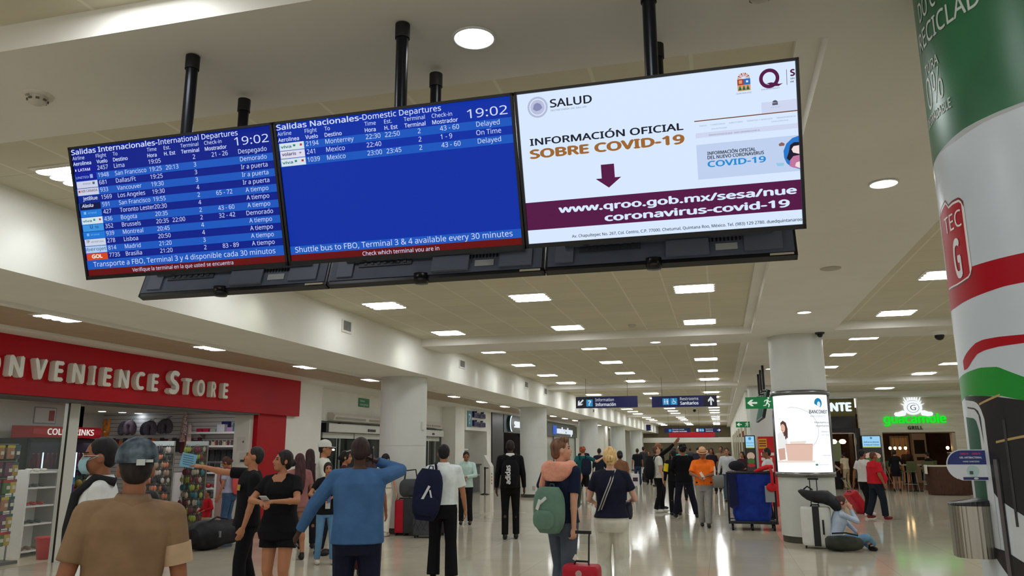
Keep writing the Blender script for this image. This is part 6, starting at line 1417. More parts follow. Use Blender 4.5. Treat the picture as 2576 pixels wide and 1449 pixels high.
for k in range(5): b.box((.0,-.003,.05-.024*k),(.12,.002,.006),0,Matrix.Rotation(.2,3,'Y'))
b.build('print', M((60,90,120), .7), t)
PR('woman', 'person in black V-neck top and black shorts looking up, phone in both hands', (-4.37,7.3), 3.25, 1.615, 'f', 'tan', girth=1.2, hair=('lowbun',(20,15,15)), top=((13,13,16),.62,.8,1.05), bottom=((12,12,15),'shorts',.46,.1), hl=(-.05,.3,1.21), hr=(.07,.31,1.2), el=V(-1,-.1,-.5), er=V(1,-.1,-.5), head=(-.8,.12,0), fl=(-.09,.03), fr=(.1,-.02), shoe=(40,36,36), vox=.0068, open_neck=1, curl=.9)
p = PEOPLE['woman']; t = thing('phone', 'small phone with white edge held by the person in black V-neck top', 'phone', p['W'](V(.01,.36,1.235)*p['K']), p['rz']); MB().box((0,0,0),(.075,.15,.01),0,Matrix.Rotation(.5,3,'X')).build('body', M((190,192,196), .3), t, bevel=.004); MB().box((0,.0,.006),(.066,.136,.003),0,Matrix.Rotation(.5,3,'X')).build('screen', M((30,32,40), .1), t)
b = MB(); b.prism([(-.075,0),(0,-.1),(.075,0),(.05,.03),(-.05,.03)], p['U']((0,.083,1.45)), (1,0,0), (0,-.4,1), -.006); b.build('neckline', M(SKIN['tan'], .55), p['t'])
PR('blue', 'heavyset person from behind in blue sweater with a phone at the ear', (-2.93,6.1), .36, 1.715, skin='dark', girth=1.2, belly=.03, hair=('cropped',(34,22,20)), top=((62,98,142),1.98,.88,1.0), bottom=((22,26,46),'trousers',.07,.075), hl=(-.5,.08,.96), el=V(-1,-.3,-.1), hr=(.13,.13,1.545), er=V(1,-.2,-.9), fl=(-.13,.05), fr=(.13,-.04), vox=.0075, curl=.7, lean=.03)
p = PEOPLE['blue']; t = thing('phone', 'dark phone held to the ear by the person in blue sweater', 'phone', p['W'](p['HD']((.105,.03,-.03))), p['rz']); MB().box((0,0,0),(.01,.07,.14),0,Matrix.Rotation(.3,3,'X')).build('body', M((24,22,40), .3), t, bevel=.003)
PR('whiteshirt', 'person from behind in white short-sleeved shirt with a navy backpack on one shoulder', (-3.46,9.65), .32, 1.68, skin='tan', girth=1.06, hair=('short',(16,14,15)), top=((214,222,222),.8,.97), bottom=((13,13,17),'trousers',.05,.088), hl=(-.25,.1,.95), hr=(.3,.1,.86), er=V(.6,-.9,0), fl=(-.12,.05), fr=(.12,-.1), shoe=(14,14,16), vox=.008, collar=(220,226,226))
backpack('whiteshirt', 'large navy backpack with white stripes hanging from the shoulder of the white shirt', (20,26,52), .62, .34, .2, -.2, -.04, .02, .12, straps=(-1,))
b = MB(); b.box((-.02,-.125,.02),(.03,.012,.2),0,Matrix.Rotation(.5,3,'Y')); b.box((.05,-.12,-.02),(.02,.012,.16),0,Matrix.Rotation(-.2,3,'Y')); b.build('white_stripe', M((206,210,214), .6), bpy.data.objects['backpack'])
PR('adidas', 'tall person from behind all in black carrying a black logo backpack', (-3.84,14.4), .26, 1.79, skin='dark', hair=('cropped',(22,16,15)), top=((12,12,15),1.95,.88), bottom=((11,11,14),'trousers',.07,.062), collar=(206,206,206), hl=(-.26,.03,.84), hr=(.26,.03,.84), fl=(-.1,-.04), fr=(.1,.06), vox=.0095)
t = backpack('adidas', 'black backpack with white brand lettering running upward on the tall person in black', (14,14,17), .5, .31, .16)
b = MB(); text(b, 'adidas', (.0,-.178,-.2), (0,0,1), (-1,0,0), .085, .34, 'L', .045); o = b.build('lettering', M((226,226,226), .6), t); o.location = (-.0,.0,.02)
PR('teen', 'person with tousled brown hair, pink sweater knotted over navy T-shirt, pulling red case', (-1.56,7.85), -.5, 1.72, skin='light', hair=('quiff',(84,58,44)), top=((22,30,54),.75,.92), bottom=((74,82,94),'trousers',.07,.085), head=(-.75,.1,0), hr=(.2,-.07,.84), er=V(.5,-1,0), hl=(-.2,.25,1.15), el=V(-.8,-.4,-.4), fl=(-.1,.05), fr=(.1,-.12), shoe=(200,200,200), vox=.0075, curl=.9)
p = PEOPLE['teen']; b = MB(); cone(b, p['U']((-.12,-.07,1.44)), .075, p['U']((.12,-.07,1.44)), .075); b.loft([[p['U']((wx*math.cos(a), -.1+.07*math.sin(a)-.03*(1.46-z_), z_)) for a in [2*PI*i/18 for i in range(18)]] for z_, wx in ((1.515,.085),(1.475,.15),(1.43,.185),(1.37,.17),(1.32,.1))])
for s in (-1,1): cone(b, p['U']((s*.14,-.02,1.47)), .06, p['U']((s*.11,.13,1.36)), .048); cone(b, p['U']((s*.11,.13,1.36)), .048, p['U']((s*.03,.16,1.18)), .035)
cone(b, p['U']((-.13,-.06,1.45)), .055, p['U']((-.2,-.07,1.27)), .04)
fuse(b, 'knotted_sweater', [mottled('salmon knit', (224,152,128), (232,162,138), 24, .95, 3, bump=.5)], p['t'], .01, 4)
t = backpack('teen', 'sage green backpack with white tag on the person pulling the red case', (98,128,112), .43, .31, .17, .02, -.1, .0, .0)
b = MB(); b.box((.0,-.095,.09),(.1,.01,.03),0,Matrix.Rotation(-.6,3,'Y')); b.box((-.05,-.1,.05),(.035,.01,.1),0,Matrix.Rotation(.4,3,'Y')); b.build('white_tag', M((214,220,216), .6), t)
PR('navywoman', 'person with fair hair in a bun, navy T-shirt and loose white trousers, from behind', (-1.18,8.67), .13, 1.635, 'f', 'pale', girth=1.1, hair=('lowbun',(176,140,96)), top=((24,28,46),.62,.95,1.0), bottom=((206,206,192),'trousers',.07,.095), hl=(-.2,.27,1.1), hr=(.22,.27,1.12), el=V(-.5,-1,-.4), er=V(.5,-1,-.4), fl=(-.1,.04), fr=(.09,-.06), shoe=(220,220,216), vox=.0075)
p = PEOPLE['navywoman']; t = thing('crossbody_bag', 'small dark bag on a pale double strap across the navy T-shirt', 'bag', p['W'](p['U']((.2,.14,1.02))), p['rz'])
MB().loft(rbox(-.09,.09,.04,.1)).build('bag', M((40,44,60), .6), t)
for q in (0,.028):
    b = MB(); o_ = p['U']((.2,.14,1.02)); b.tube([p['U'](z_) - o_ for z_ in ((.05+q,.05,1.48),(.03+q,-.07,1.49),(-.01+q,-.125,1.36),(-.08+q,-.135,1.2),(-.14+q,-.11,1.05),(-.17+q,.0,.98))], .0065, 5); b.build('strap', M((180,178,170), .7), t)
PR('girl', 'young person facing the camera in black T-shirt with lanyard, blue jeans, pale sneakers', (-5.67,10.74), 3.75, 1.44, 'f', 'tan', girth=.95, hair=('lowbun',(16,13,14)), top=((20,20,24),.6,.84), bottom=((92,132,168),'trousers',.07,.055), hl=(-.12,.2,1.16), hr=(.12,.22,1.12), el=V(-1,-.3,-.2), er=V(1,-.3,-.2), fl=(-.13,.1), fr=(.13,.02), shoe=(196,192,184), vox=.0085)
p = PEOPLE['girl']; b = MB(); b.tube([p['U'](q) for q in ((-.06,.02,1.5),(-.05,.115,1.38),(-.01,.15,1.2),(.0,.15,1.06))], .006, 5); b.box(p['U']((0,.16,1.0)), (.07,.006,.09)); b.build('lanyard', M((206,210,214), .6), p['t'])
t = thing('water_bottle', 'small clear bottle held by the young person in jeans', 'bottle', p['W'](V(.0,.27,1.17)*p['K'])); MB().lathe([(.03,-.09),(.03,.06),(.012,.09),(.012,.11)], n=12).build('body', M((90,100,140), .1), t); MB().lathe([(.013,.1),(.013,.12),(.001,.12)], n=10).build('cap', M((90,80,190), .4), t)
PR('whitecap', 'person in white baseball cap and white long-sleeved top, side on', (-6.2,11.6), -1.25, 1.76, skin='tan', hair=('short',(20,17,16)), hat=('cap',(206,206,198)), top=((204,206,198),1.95,.9), hr=(.1,.28,1.1), vox=.0098)
PR('sunglass', 'person with dark hair and sunglasses pushed up, behind the blue sweater', (-6.1,12.15), -1.2, 1.61, 'f', 'tan', hair=('lowbun',(16,13,14)), top=((60,30,34),.6,.9), vox=.0105)
p = PEOPLE['sunglass']; b = MB(); b.tube([p['HD'](q) for q in ((-.08,.0,.1),(-.05,.06,.12),(0,.075,.125),(.05,.06,.12),(.08,.0,.1))], .01, 6); b.build('sunglasses', M((150,150,150), .2), p['t'])
PR('rose', 'person with long dark auburn hair in dusty rose top by the black V-neck', (-6.3,11.0), .7, 1.57, 'f', 'tan', girth=1.05, hair=('long',(48,24,24)), top=((150,100,98),.7,.85), bottom=((150,110,96),'shorts',.5,.1), vox=.0098)
PR('rose2', 'person with loose dark hair seen over the dusty rose top', (-6.85,12.3), .6, 1.64, 'f', 'brown', hair=('long',(36,20,22)), top=((70,40,44),.6,.9), vox=.0105)
PR('curl', 'person with dark wavy hair mostly hidden behind the raised blue sleeve', (-4.6,9.9), .4, 1.55, 'f', 'brown', hair=('long',(40,24,26)), top=((30,26,30),.6,.9), bottom=((60,20,26),'trousers',.07,.07), vox=.0105)
PR('whitepants', 'person with very long black hair, open-backed top and white trousers beside the luggage', (-6.36,14.38), .0, 1.55, 'f', 'light', girth=.97, hair=('long',(14,12,13)), top=((210,200,186),.3,1.02), bottom=((214,208,192),'trousers',.07,.075), fl=(-.09,.1), fr=(.09,-.08), shoe=(220,216,206), head=(-.4,0,0), vox=.0105)
PR('mint', 'person in mint long-sleeved shirt looking down, facing the camera', (-5.55,16.95), 3.35, 1.59, skin='brown', hair=('short',(16,14,15)), top=((182,206,198),1.95,.88), bottom=((22,22,28),'trousers',.07,.065), collar=(190,212,204), hl=(-.04,.24,1.13), hr=(.06,.25,1.1), el=V(-1,-.3,-.3), er=V(1,-.3,-.3), head=(.2,-.35,0), vox=.0105)
PR('orange', 'person in bright orange shirt, straw hat and grey trousers walking this way', (-.39,17.46), 3.18, 1.63, skin='brown', girth=1.15, belly=.03, hair=('short',(30,24,22)), hat=('fedora',(214,166,124)), top=((236,112,30),.85,.93), bottom=((146,144,140),'trousers',.07,.075), hl=(-.03,.27,1.12), hr=(.1,.28,1.1), el=V(-1,-.3,-.3), er=V(1,-.3,-.3), head=(0,-.3,0), fl=(-.06,.14), fr=(.08,-.12), shoe=(24,22,22), vox=.0095, collar=(236,112,30))
p = PEOPLE['orange']; t = thing('folded_paper', 'white papers held by the person in orange shirt', 'paper', p['W'](V(.03,.33,1.14)*p['K']), 3.1); MB().box((0,0,0),(.05,.01,.16),0,Matrix.Rotation(.5,3,'Y')).build('sheet', M((226,226,226), .6), t); MB().box((-.26,.06,.1),(.03,.1,.18)).build('pocket_sheet', M((220,220,220), .6), t)
b = MB(); b.box((0,.118*1.15*p['K'],.985*p['K']),(.34,.03,.035)); b.build('belt', M((40,30,26), .5), p['t'])
PR('blackm', 'broad person from behind in black sweater and navy trousers with legs apart', (-.9,19.6), .15, 1.72, skin='brown', girth=1.15, hair=('curly',(18,15,15)), top=((10,10,12),1.95,.86,1.05), bottom=((20,22,36),'trousers',.07,.075), fl=(-.22,.1), fr=(.26,-.1), toe=(.2,-.5), hl=(-.2,.2,1.05), hr=(.2,.25,1.1), vox=.0105)
PR('yellow', 'person in black with a bright yellow upper sleeve in the pointing group', (-1.17,20.4), .3, 1.6, skin='brown', hair=('short',(18,16,16)), top=((16,16,20),1.9,.88), bottom=((18,18,24),'trousers',.07,.065), vox=.0115)
p = PEOPLE['yellow']; b = MB(); E_ = p['EW'][-1][0]; b.cyl(p['S'][-1].lerp(E_,.15), p['S'][-1].lerp(E_,.9), .07, .064, 14); b.build('yellow_sleeve', M((226,200,30), .8), p['t'])
PR('wtee', 'person in white T-shirt side on with a big black backpack, looking up', (-1.62,21.2), -1.25, 1.7, skin='light', hair=('cropped',(70,46,36)), top=((210,208,198),.7,.9), bottom=((16,16,20),'trousers',.07,.065), head=(0,.35,0), fl=(-.1,.12), fr=(.1,-.1), shoe=(214,214,210), vox=.0115)
backpack('wtee', 'big black backpack on the white T-shirt in the group by the orange shirt', (22,22,26), .56, .34, .22)
PR('pointer', 'bald bearded person in black pointing far up with one stretched arm', (-1.66,22.4), -1.3, 1.8, skin='brown', hair=('bald',), beard=(40,28,24), top=((14,14,17),1.7,.9), hr=(.34,.5,1.86), er=V(.2,-.3,-1), head=(0,.25,0), vox=.0115, curl=.2)
PR('capteal', 'person in white cap with a turquoise backpack beyond the pointing arm', (-1.26,26.2), .2, 1.72, skin='brown', hair=('short',(24,20,20)), hat=('cap',(226,222,210)), top=((60,150,136),.7,.9), vox=.014)
PR('teal', 'person with curly red hair, teal T-shirt and black shorts, one arm out', (-4.1,24.0), .1, 1.69, skin='light', hair=('curly',(120,58,36)), top=((24,88,92),.75,.9), bottom=((18,18,22),'shorts',.88,.1), hr=(.62,.16,1.42), er=V(.2,-.4,-1), hl=(-.2,.1,1.0), fl=(-.1,-.1), fr=(.14,.12), shoe=(214,214,212), vox=.0115)
backpack('teal', 'dark backpack slung on the teal T-shirt', (20,30,48), .48, .3, .18, .12)
PR('gray', 'person in light grey sweater and jeans carrying bags, facing the camera', (.17,25.9), 3.1, 1.64, skin='tan', hair=('short',(20,18,18)), top=((186,190,194),1.95,.9), bottom=((66,84,108),'trousers',.07,.065), hr=(.3,.08,.9), hl=(-.25,.3,1.15), fl=(-.1,.0), fr=(.1,.08), vox=.012)
p = PEOPLE['gray']
t = thing('duffel_bag', 'grey duffel bag carried by the person in light grey sweater', 'bag', p['W']((.42,.08,.62)), 3.1); MB().loft([[V(x_,.15*q*math.cos(a),.2*q*math.sin(a)) for a in [2*PI*i/16 for i in range(16)]] for x_, q in ((-.3,.8),(-.27,1),(.27,1),(.3,.8))]).build('body', M((120,122,120), .8), t); MB().bx(.1,.2,-.16,.16,-.2,.21).build('dark_panel', M((36,36,38), .7), t); MB().tube([(-.15,0,.19),(-.1,0,.3),(.1,0,.3),(.15,0,.19)], .012, 6).build('handle', BLACK, t)
t = thing('dark_jacket', 'dark bundled jacket over the arm of the person in light grey sweater', 'jacket', p['W']((-.3,.32,1.1)), 3.1); MB().ell((0,0,0),(.26,.13,.16)).build('cloth', M((26,24,34), .9), t)
PR('maroon', 'person with dark hair in maroon top behind the bundled jacket', (.66,26.9), 2.6, 1.53, 'f', 'tan', hair=('long',(24,18,18)), top=((60,24,34),.7,.9), hl=(-.1,.25,1.1), vox=.013)
PR('cartman', 'person in white T-shirt and glasses standing behind the blue cart', (.98,18.45), 1.6, 1.63, skin='brown', girth=1.1, hair=('short',(22,20,20)), glasses=True, top=((206,210,208),.7,.9), hr=(.15,.3,1.15), vox=.0098)
PR('red', 'heavyset person in red polo and dark jeans walking with red shoes', (3.46,20.2), -1.25, 1.53, skin='brown', girth=1.38, belly=.08, hair=('cropped',(70,40,32)), top=((186,28,40),.8,.92), bottom=((28,34,44),'trousers',.07,.085), fl=(-.1,-.2), fr=(.1,.16), shoe=(120,24,34), collar=(186,28,40), hr=(.3,.06,.92), vox=.0095)
PR('whiteR', 'person in white T-shirt with dark straps walking beyond the red polo', (3.35,21.0), -1.0, 1.58, skin='brown', girth=1.05, hair=('short',(18,16,16)), top=((208,206,204),.7,.9), bottom=((16,16,20),'trousers',.07,.07), fl=(-.1,.2), fr=(.1,-.1), shoe=(220,218,214), hl=(-.3,-.12,.85), vox=.0098)
p = PEOPLE['whiteR']; b = MB()
b.tube([p['U'](q) for q in ((-.1,-.1,1.47),(-.1,.02,1.5),(-.12,.12,1.38),(-.17,.08,1.2),(-.17,-.06,1.05))], .02, 6); b.build('dark_strap', BLACK, p['t'])
PR('child', 'small child in red long-sleeved top inside the shop front', (-9.0,12.55), 2.6, .92, skin='brown', girth=1.05, hair=('cropped',(20,16,16)), top=((166,24,34),1.95,.86), bottom=((170,150,120),'trousers',.07,.07), hl=(-.2,.16,1.1), hr=(.18,.2,1.05), vox=.0085, shoe=(60,60,64))
PR('pinkpack', 'person in lavender T-shirt and jeans with a coral backpack bending over the child', (-9.1,13.35), 1.75, 1.52, 'f', 'tan', girth=1.08, lean=.12, hair=('lowbun',(60,36,30)), top=((168,172,196),.6,.96), bottom=((62,88,122),'trousers',.07,.068), head=(.1,-.35,0), hl=(-.24,.14,.9), hr=(.2,.2,.95), vox=.0092)
t = backpack('pinkpack', 'coral backpack with wine red pocket on the lavender T-shirt', (226,96,96), .42, .3, .17)
for c in t.children:
    if c.name.startswith('front_pocket'): c.data.materials[0] = cloth((96,30,48))
# seated on the floor against the column
PR('seated', 'person sitting cross-legged on the floor against the column, hand at the mouth', (1.73,14.1), -1.4, 1.56, 'f', 'light', hipz=.15, hair=('bun',(56,34,34)), top=((172,186,208),1.9,.92), bottom=((104,144,178),'trousers',.07,.068), lean=.22,
   kl=(-.26,.44,.2), kr=(.27,.46,.24), al=(.12,.56,.085), ar=(-.06,.66,.1), toe=(-1.3,1.2), hl=(-.12,.44,.27), el=V(-1,.2,.1), hr=(.03,.3,.71), er=V(.5,.8,-1), head=(-.1,-.1,0), shoe=(22,22,26), vox=.0085)
# people in the restaurant
PR('waiter', 'person in cream shirt and khaki trousers standing in the bar entrance', (4.82,34.3), .6, 1.46, skin='brown', hair=('short',(20,16,16)), top=((206,188,160),.7,.95), bottom=((170,150,118),'trousers',.07,.065), lean=.12, hr=(.1,.4,1.1), shoe=(150,130,110), vox=.013)
PR('barguest', 'seated person with fair reddish hair and pale shawl at the bar counter', (4.25,34.2), .2, 1.5, 'f', 'tan', hipz=.62, hair=('long',(110,70,50)), top=((196,160,140),1.2,.9), kl=(-.1,.4,.62), kr=(.1,.4,.62), al=(-.1,.42,.2), ar=(.1,.42,.2), feet=False, vox=.013)
PR('blouse', 'seated person with dark hair and pale blouse in the dining opening', (6.55,33.85), -.6, 1.55, 'f', 'tan', hipz=.8, hair=('long',(30,20,20)), top=((190,166,156),1.2,.9), bottom=((90,80,70),'trousers',.07,.07), kl=(-.1,.38,.82), kr=(.1,.38,.82), al=(-.1,.38,.4), ar=(.1,.38,.4), vox=.013, feet=False)
PR('dress', 'person in black dress standing at the tall table in the dining opening', (6.45,33.3), -.3, 1.57, 'f', 'tan', lean=.2, hair=('lowbun',(20,16,18)), top=((16,14,18),1.5,.62,1.1), bottom=None, hr=(.2,.4,1.1), vox=.013)
PR('diner', 'hunched person in black by the serving counter', (7.98,34.3), .9, 1.6, skin='tan', hipz=.8, lean=.3, hair=('short',(18,16,18)), top=((18,17,22),1.9,.9), kl=(-.1,.38,.82), kr=(.1,.38,.82), al=(-.1,.38,.4), ar=(.1,.38,.4), hl=(-.15,.45,1.0), hr=(.15,.45,1.0), feet=False, vox=.013)
PR('barista', 'person in dark clothes standing deep in the dining room', (8.0,38.6), 3.1, 1.6, skin='tan', hair=('short',(18,16,18)), top=((40,30,30),1.5,.9), vox=.015)
# the crowd far down the hall
FARP = [(-3.76,37.0,.3,1.66,'m',(20,22,30),(40,52,74),'short','person in black at the edge of the far crowd, nearest the shop wall'),(-3.8,40.6,-.5,1.76,'m',(48,50,54),(30,30,36),'short','person in grey behind that dark figure at the edge of the far crowd'),
 (-3.3,37.8,3.0,1.55,'f',(18,18,22),(16,16,20),'lowbun','person in black facing the camera in the far hall with a white paper'),(-3.15,41.4,.6,1.6,'f',(120,30,36),(40,44,60),'long','person in red with long hair in the far crowd'),
 (-2.85,36.0,2.2,1.6,'f',(40,44,56),(24,24,30),'long','person in slate top carrying a shoulder bag in the far crowd'),(-2.5,44,.2,1.7,'m',(30,30,36),(30,34,50),'short','dark-clothed person behind the pointing group'),
 (-.35,30.5,3.0,1.66,'f',(30,26,34),(30,30,34),'long','person with long dark hair just beyond the straw hat'),(.0,31.8,3.0,1.72,'m',(130,108,84),(60,56,54),'short','person in khaki shirt beyond the orange shoulder'),
 (.2,34.0,.5,1.68,'f',(46,34,32),(30,30,36),'long','person with long brown hair farther behind the khaki shirt'),(-1.0,36,.2,1.7,'m',(44,44,60),(30,34,50),'short','person in slate blue seen beside the white cap'),
 (-2.4,19.4,.3,1.58,'f',(130,90,66),(50,60,90),'lowbun','person in brown patterned top beyond the navy T-shirt'),(-4.4,29.4,.4,1.66,'m',(22,26,40),(24,24,30),'short','person in dark blue half hidden by the fair-haired bun'),
 (-5.6,33.0,.2,1.74,'m',(18,22,34),(18,18,24),'short','person in dark clothes standing by the shop-side wall far ahead'),(-1.85,50,.2,1.7,'m',(60,60,66),(40,40,46),'short','small figure at the far end under the far blue signs'),
 (-.8,52,2.9,1.65,'f',(140,130,120),(40,40,46),'long','small pale figure at the far end beneath the red banner'),(-3.0,54,.5,1.7,'m',(40,36,40),(34,34,40),'short','tiny dark figure farthest along the shop side')]
for i, (x, y, rz, h, sx, tc_, bc_, hs, lb_) in enumerate(FARP):
    PR('far%d' % i, lb_, (x,y), rz, h, sx, 'brown', hair=(hs,(22,18,18)), top=(tc_,1.6 if i % 2 else .7,.9), bottom=(bc_,'trousers',.07,.068), fl=(-.11,.06*(i % 3)), fr=(.11,-.05*(i % 2)), vox=.016 if y > 25 else .012)
p = PEOPLE['far2']; t = thing('white_paper', 'white paper held low by the far person in black facing the camera', 'paper', p['W']((.3,.08,.66)), 3.0); MB().bx(-.1,.1,-.01,.01,-.14,.14).build('sheet', M((220,220,214), .6), t)
p = PEOPLE['far10']; t = thing('carton', 'white carton with dark print beside the brown patterned top', 'box', p['W']((.36,.1,.88)), .3); MB().bx(-.1,.1,-.12,.12,-.14,.14).build('carton', M((220,216,220), .5), t); MB().bx(-.06,.06,-.125,-.12,-.03,.06).build('print', M((60,36,60), .5), t)
# ------------------------------------------------------------------ luggage
def suitcase(name, label, loc, rz, w_, d_, h, colr, handle=.0, ribs=0, tilt=0.0, bandc=None, cat='suitcase', extra=None):
    t = thing(name, label, cat, loc, rz); t.rotation_euler = (tilt, 0, rz); m = mottled('shell %d %d %d' % tuple(colr), colr, tuple(min(255,x+8) for x in colr), 6, .45, bump=.05)
    R_ = []
    for z_, q in ((.05,.9),(.07,.98),(.1,1.0),(h-.05,1.0),(h-.02,.98),(h,.9)): R_.append([V(w_/2*q*math.copysign(abs(math.cos(a))**.35, math.cos(a)), d_/2*q*math.copysign(abs(math.sin(a))**.35, math.sin(a)), z_) for a in [2*PI*(i+.5)/36 for i in range(36)]])
    MB().loft(R_).build('shell', m, t)
    if ribs:
        b = MB()
        for k in range(ribs):
            x = -w_*.42+w_*.84*k/(ribs-1); b.box((x,-d_/2,h*.52),(.012,.012,h*.72),0,Matrix.Rotation(.5 if k % 2 else -.5,3,'Y'))
        b.build('rib', M(tuple(int(x*.8) for x in colr), .5), t)
    if bandc:
        R_ = [[V((v.x*1.02), v.y*1.02, v.z) for v in r] for r in []]
        MB().bx(-w_*.1,w_*.12,-d_/2-.006,d_/2+.006,.045,h+.004).build('centre_band', M(bandc, .5), t); MB().bx(w_*.2,w_*.26,-d_/2-.02,-d_/2,h*.35,h*.7).build('side_handle', BLACK, t, bevel=.006)
    for sx in (-1,1):
        for sy in (-1,1):
            b = MB(); b.cyl((sx*w_*.38-.012,sy*d_*.3,.028),(sx*w_*.38+.012,sy*d_*.3,.028),.027,n=14); b.box((sx*w_*.38,sy*d_*.3,.055),(.03,.03,.03)); b.build('wheel', M((20,20,22), .5), t)
    b = MB(); b.tube([(-.07,0,h),(-.06,0,h+.03),(.06,0,h+.03),(.07,0,h)], .01, 6); b.build('top_handle', M((24,24,26), .5), t)
    if handle:
        b = MB()
        for s in (-1,1): b.cyl((s*.055,d_*.3,h-.02),(s*.055,d_*.3,h+handle),.008,n=8)
        b.build('trolley_tube', M((170,172,174), .3, .9) if not extra else M((26,26,28), .4), t); MB().bx(-.085,.085,d_*.3-.018,d_*.3+.018,h+handle-.01,h+handle+.025).build('trolley_grip', M((20,20,22), .5), t, bevel=.006)
    return t
SC = suitcase
t = SC('cabin_suitcase', 'red fabric cabin suitcase pulled along by the person with brown hair', (-1.3,7.42,0), -.1, .34, .22, .565, (178,18,40), .0, tilt=0)
MB().tube([(.05,.06,.55),(.055,.07,.8),(.06,.075,.84)], .009, 6).build('trolley_tube', M((24,24,26), .4), t); MB().box((.0,.075,.845),(.15,.028,.028)).build('trolley_grip', M((16,16,18), .5), t)
MB().tube([(-.13,-.112,.44),(.0,-.118,.42),(.13,-.112,.44)], .005, 5).build('zip', M((190,190,186), .4, .5), t); b = MB(); b.cyl((0,-.11,.5),(0,-.118,.5),.03,n=18); b.build('badge', M((186,150,150), .5), t)
t = thing('luggage_tag', 'white tag hanging from the top handle of the red cabin suitcase', 'tag', (-1.36,7.42,.63), .2); MB().box((0,-.02,.0),(.03,.006,.05),0,Matrix.Rotation(.5,3,'Y')).build('card', M((220,220,216), .5), t); MB().tube([(0,-.02,.02),(.02,-.0,.03),(.04,.0,-.02)], .002, 4).build('loop', M((220,220,216), .5), t)
SC('suitcase', 'tall glossy red suitcase beside the white trousers', (-6.08,14.62,0), .2, .28, .24, .66, (190,14,40))
SC('suitcase', 'tall dark grey suitcase behind the red one, shoulder bag on top', (-5.98,15.75-.75,0), .1, .34, .24, .7, (52,56,58)) ; bpy.data.objects['suitcase.001'].location = (-5.86,14.6,0)
SC('suitcase', 'charcoal hard-shell suitcase with diagonal ribs and raised trolley handle', (-5.5,14.3,0), .1, .4, .28, .66, (66,70,74), .4, ribs=7)
SC('suitcase', 'dark purple suitcase edge just past the charcoal hard-shell', (-5.2,14.8,0), .1, .3, .24, .6, (58,46,60))
t = thing('shoulder_bag', 'dark grey shoulder bag set on top of the luggage row', 'bag', (-5.9,14.55,.72), .3); MB().loft(rbox(0,.34,.2,.13)).build('body', M((64,68,70), .8), t); MB().tube([(-.12,0,.3),(-.09,0,.5),(.1,0,.52),(.14,0,.3)], .016, 6).build('handle', M((40,42,44), .8), t); MB().bx(-.02,.16,-.15,-.12,.05,.2).build('pocket', M((54,58,60), .8), t)
t = thing('straw_hat', 'round straw hat resting behind the raised trolley handle', 'hat', (-5.68,14.95,.82), .0); MB().lathe([(.001,.1),(.06,.1),(.09,.05),(.1,0),(.19,-.01),(.19,-.016),(.1,-.01)], n=24).build('crown_and_brim', M((206,170,120), .85), t); t.rotation_euler = (1.2,0,.2)
t = thing('hat_shelf_case', 'small dark case under the straw hat behind the charcoal suitcase', 'suitcase', (-5.6,15.05,0), .1); MB().bx(-.2,.2,-.1,.1,.03,.68).build('shell', M((40,42,48), .5), t, bevel=.02); MB().bx(-.18,.18,-.08,.08,.0,.03).build('wheel_base', BLACK, t)
t = thing('duffel', 'large black duffel bag lying before the shop entrance', 'bag', (-8.42,12.1,0), 1.5)
b = MB(); b.loft([[V(x_, .26*q*math.cos(a)*(1+.05*math.sin(3*a+x_*9)), max(.0,.235+.235*q*math.sin(a)*(1+.05*math.cos(2*a+x_*7)))) for a in [2*PI*i/22 for i in range(22)]] for x_, q in ((-.62,.5),(-.55,.85),(-.4,1.0),(-.15,1.05),(.1,.9),(.35,.85),(.52,.75),(.6,.4))]); b.build('body', mottled('black nylon', (18,19,22), (34,36,42), 7, .6, bump=.4), t)
MB().tube([(-.4,-.1,.45),(-.2,-.12,.52),(.1,-.1,.46)], .016, 6).build('handle', M((30,30,32), .7), t); MB().bx(-.3,-.26,-.28,-.255,.2,.3).build('buckle', M((120,120,120), .4), t)
t = thing('pink_bag', 'pink bag with a dark strap lying beside the black duffel', 'bag', (-8.8,11.42,0), .35)
b = MB(); b.loft([[V(x_, .17*q*math.cos(a), .13+.13*q*math.sin(a)) for a in [2*PI*i/18 for i in range(18)]] for x_, q in ((-.26,.6),(-.2,.95),(0,1.1),(.2,1.0),(.27,.7))]); b.build('body', M((206,120,126), .7), t)
MB().loft([[V(.04+x_, .176*1.05*math.cos(a), .13+.136*1.05*math.sin(a)) for a in [2*PI*i/18 for i in range(18)]] for x_ in (0,.06)], caps=False).build('strap', M((40,30,34), .7), t)
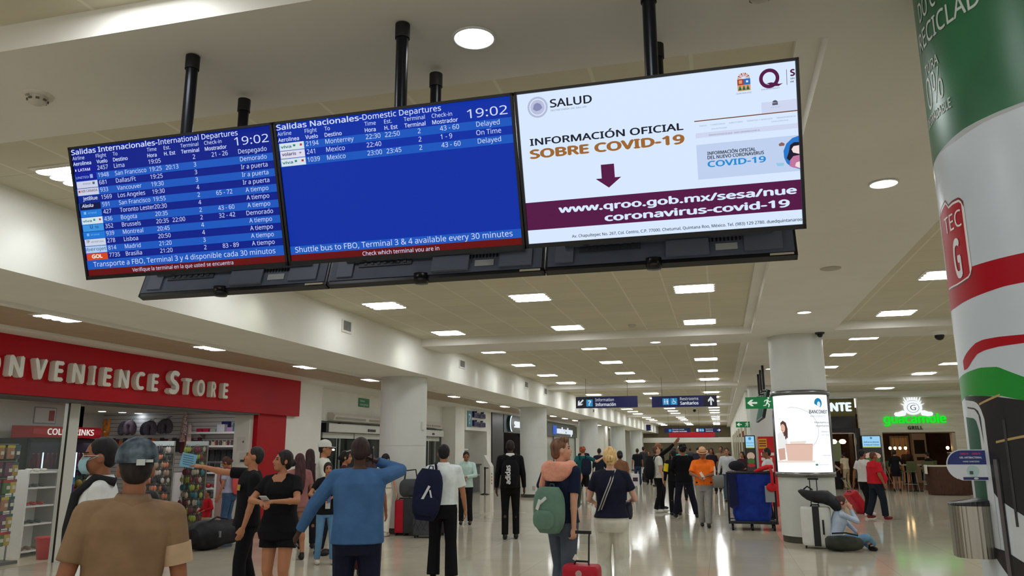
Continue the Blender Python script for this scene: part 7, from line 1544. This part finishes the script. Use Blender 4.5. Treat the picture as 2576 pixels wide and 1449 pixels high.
t = thing('floor_pouch', 'small dark pouch with an orange tag on the floor by the pink bag', 'pouch', (-8.95,11.35,0)); MB().ell((0,0,.055),(.14,.09,.055)).build('body', M((36,24,26), .7), t); MB().bx(-.06,.1,-.14,-.07,.001,.02).build('orange_tag', M((206,70,40), .7), t)
# luggage of the seated person
t = SC('suitcase', 'white suitcase with black centre band and tall trolley handle by the column foot', (1.46,14.2,0), -.12, .47, .28, .66, (206,208,204), .44, bandc=(20,22,28), extra=1)
t = thing('travel_bag', 'black soft bag slumped over the white suitcase', 'bag', (1.5,14.16,.7), -.1)
b = MB(); b.loft([[V(x_, .17*q*math.cos(a), zc+.115*q*math.sin(a)*(1+.08*math.sin(4*a+x_*8))) for a in [2*PI*i/20 for i in range(20)]] for x_, q, zc in ((-.29,.1,.21),(-.24,.5,.19),(-.16,.75,.15),(-.04,.85,.12),(.08,.9,.12),(.18,1.0,.1),(.26,1.1,.02),(.33,.9,-.03),(.36,.4,-.05))]); b.build('body', mottled('black nylon', (18,19,22), (34,36,42), 7, .6, bump=.4), t); MB().tube([(-.2,.0,.24),(-.14,-.02,.29),(-.06,-.02,.23)], .014, 6).build('strap', BLACK, t)
t = thing('duffel', 'olive duffel bag on the floor under the seated person', 'bag', (1.84,13.84,0), -.05)
b = MB(); b.loft([[V(x_, .18*q*math.cos(a), max(0,.125+.14*q*math.sin(a))) for a in [2*PI*i/20 for i in range(20)]] for x_, q in ((-.3,.5),(-.26,.75),(-.08,.86),(.12,.8),(.22,.62),(.26,.3))]); b.build('body', mottled('olive nylon', (40,44,38), (62,66,56), 5, .8, bump=.4), t); MB().tube([(-.2,-.1,.28),(0,-.16,.3),(.18,-.12,.26)], .014, 6).build('handle', M((34,38,32), .8), t)
t = SC('suitcase', 'red suitcase tilted on its wheels behind the red polo and white T-shirt', (2.98,21.0,.0), -1.2, .38, .24, .62, (190,20,40), .35, tilt=0); t.rotation_euler = (.0, 0.0, -1.2)
q = t; q.rotation_euler = Matrix.Rotation(-1.15,3,'Z').to_4x4().to_euler(); q.rotation_euler.rotate_axis('X', .62); q.location = (3.42,21.9,.02)
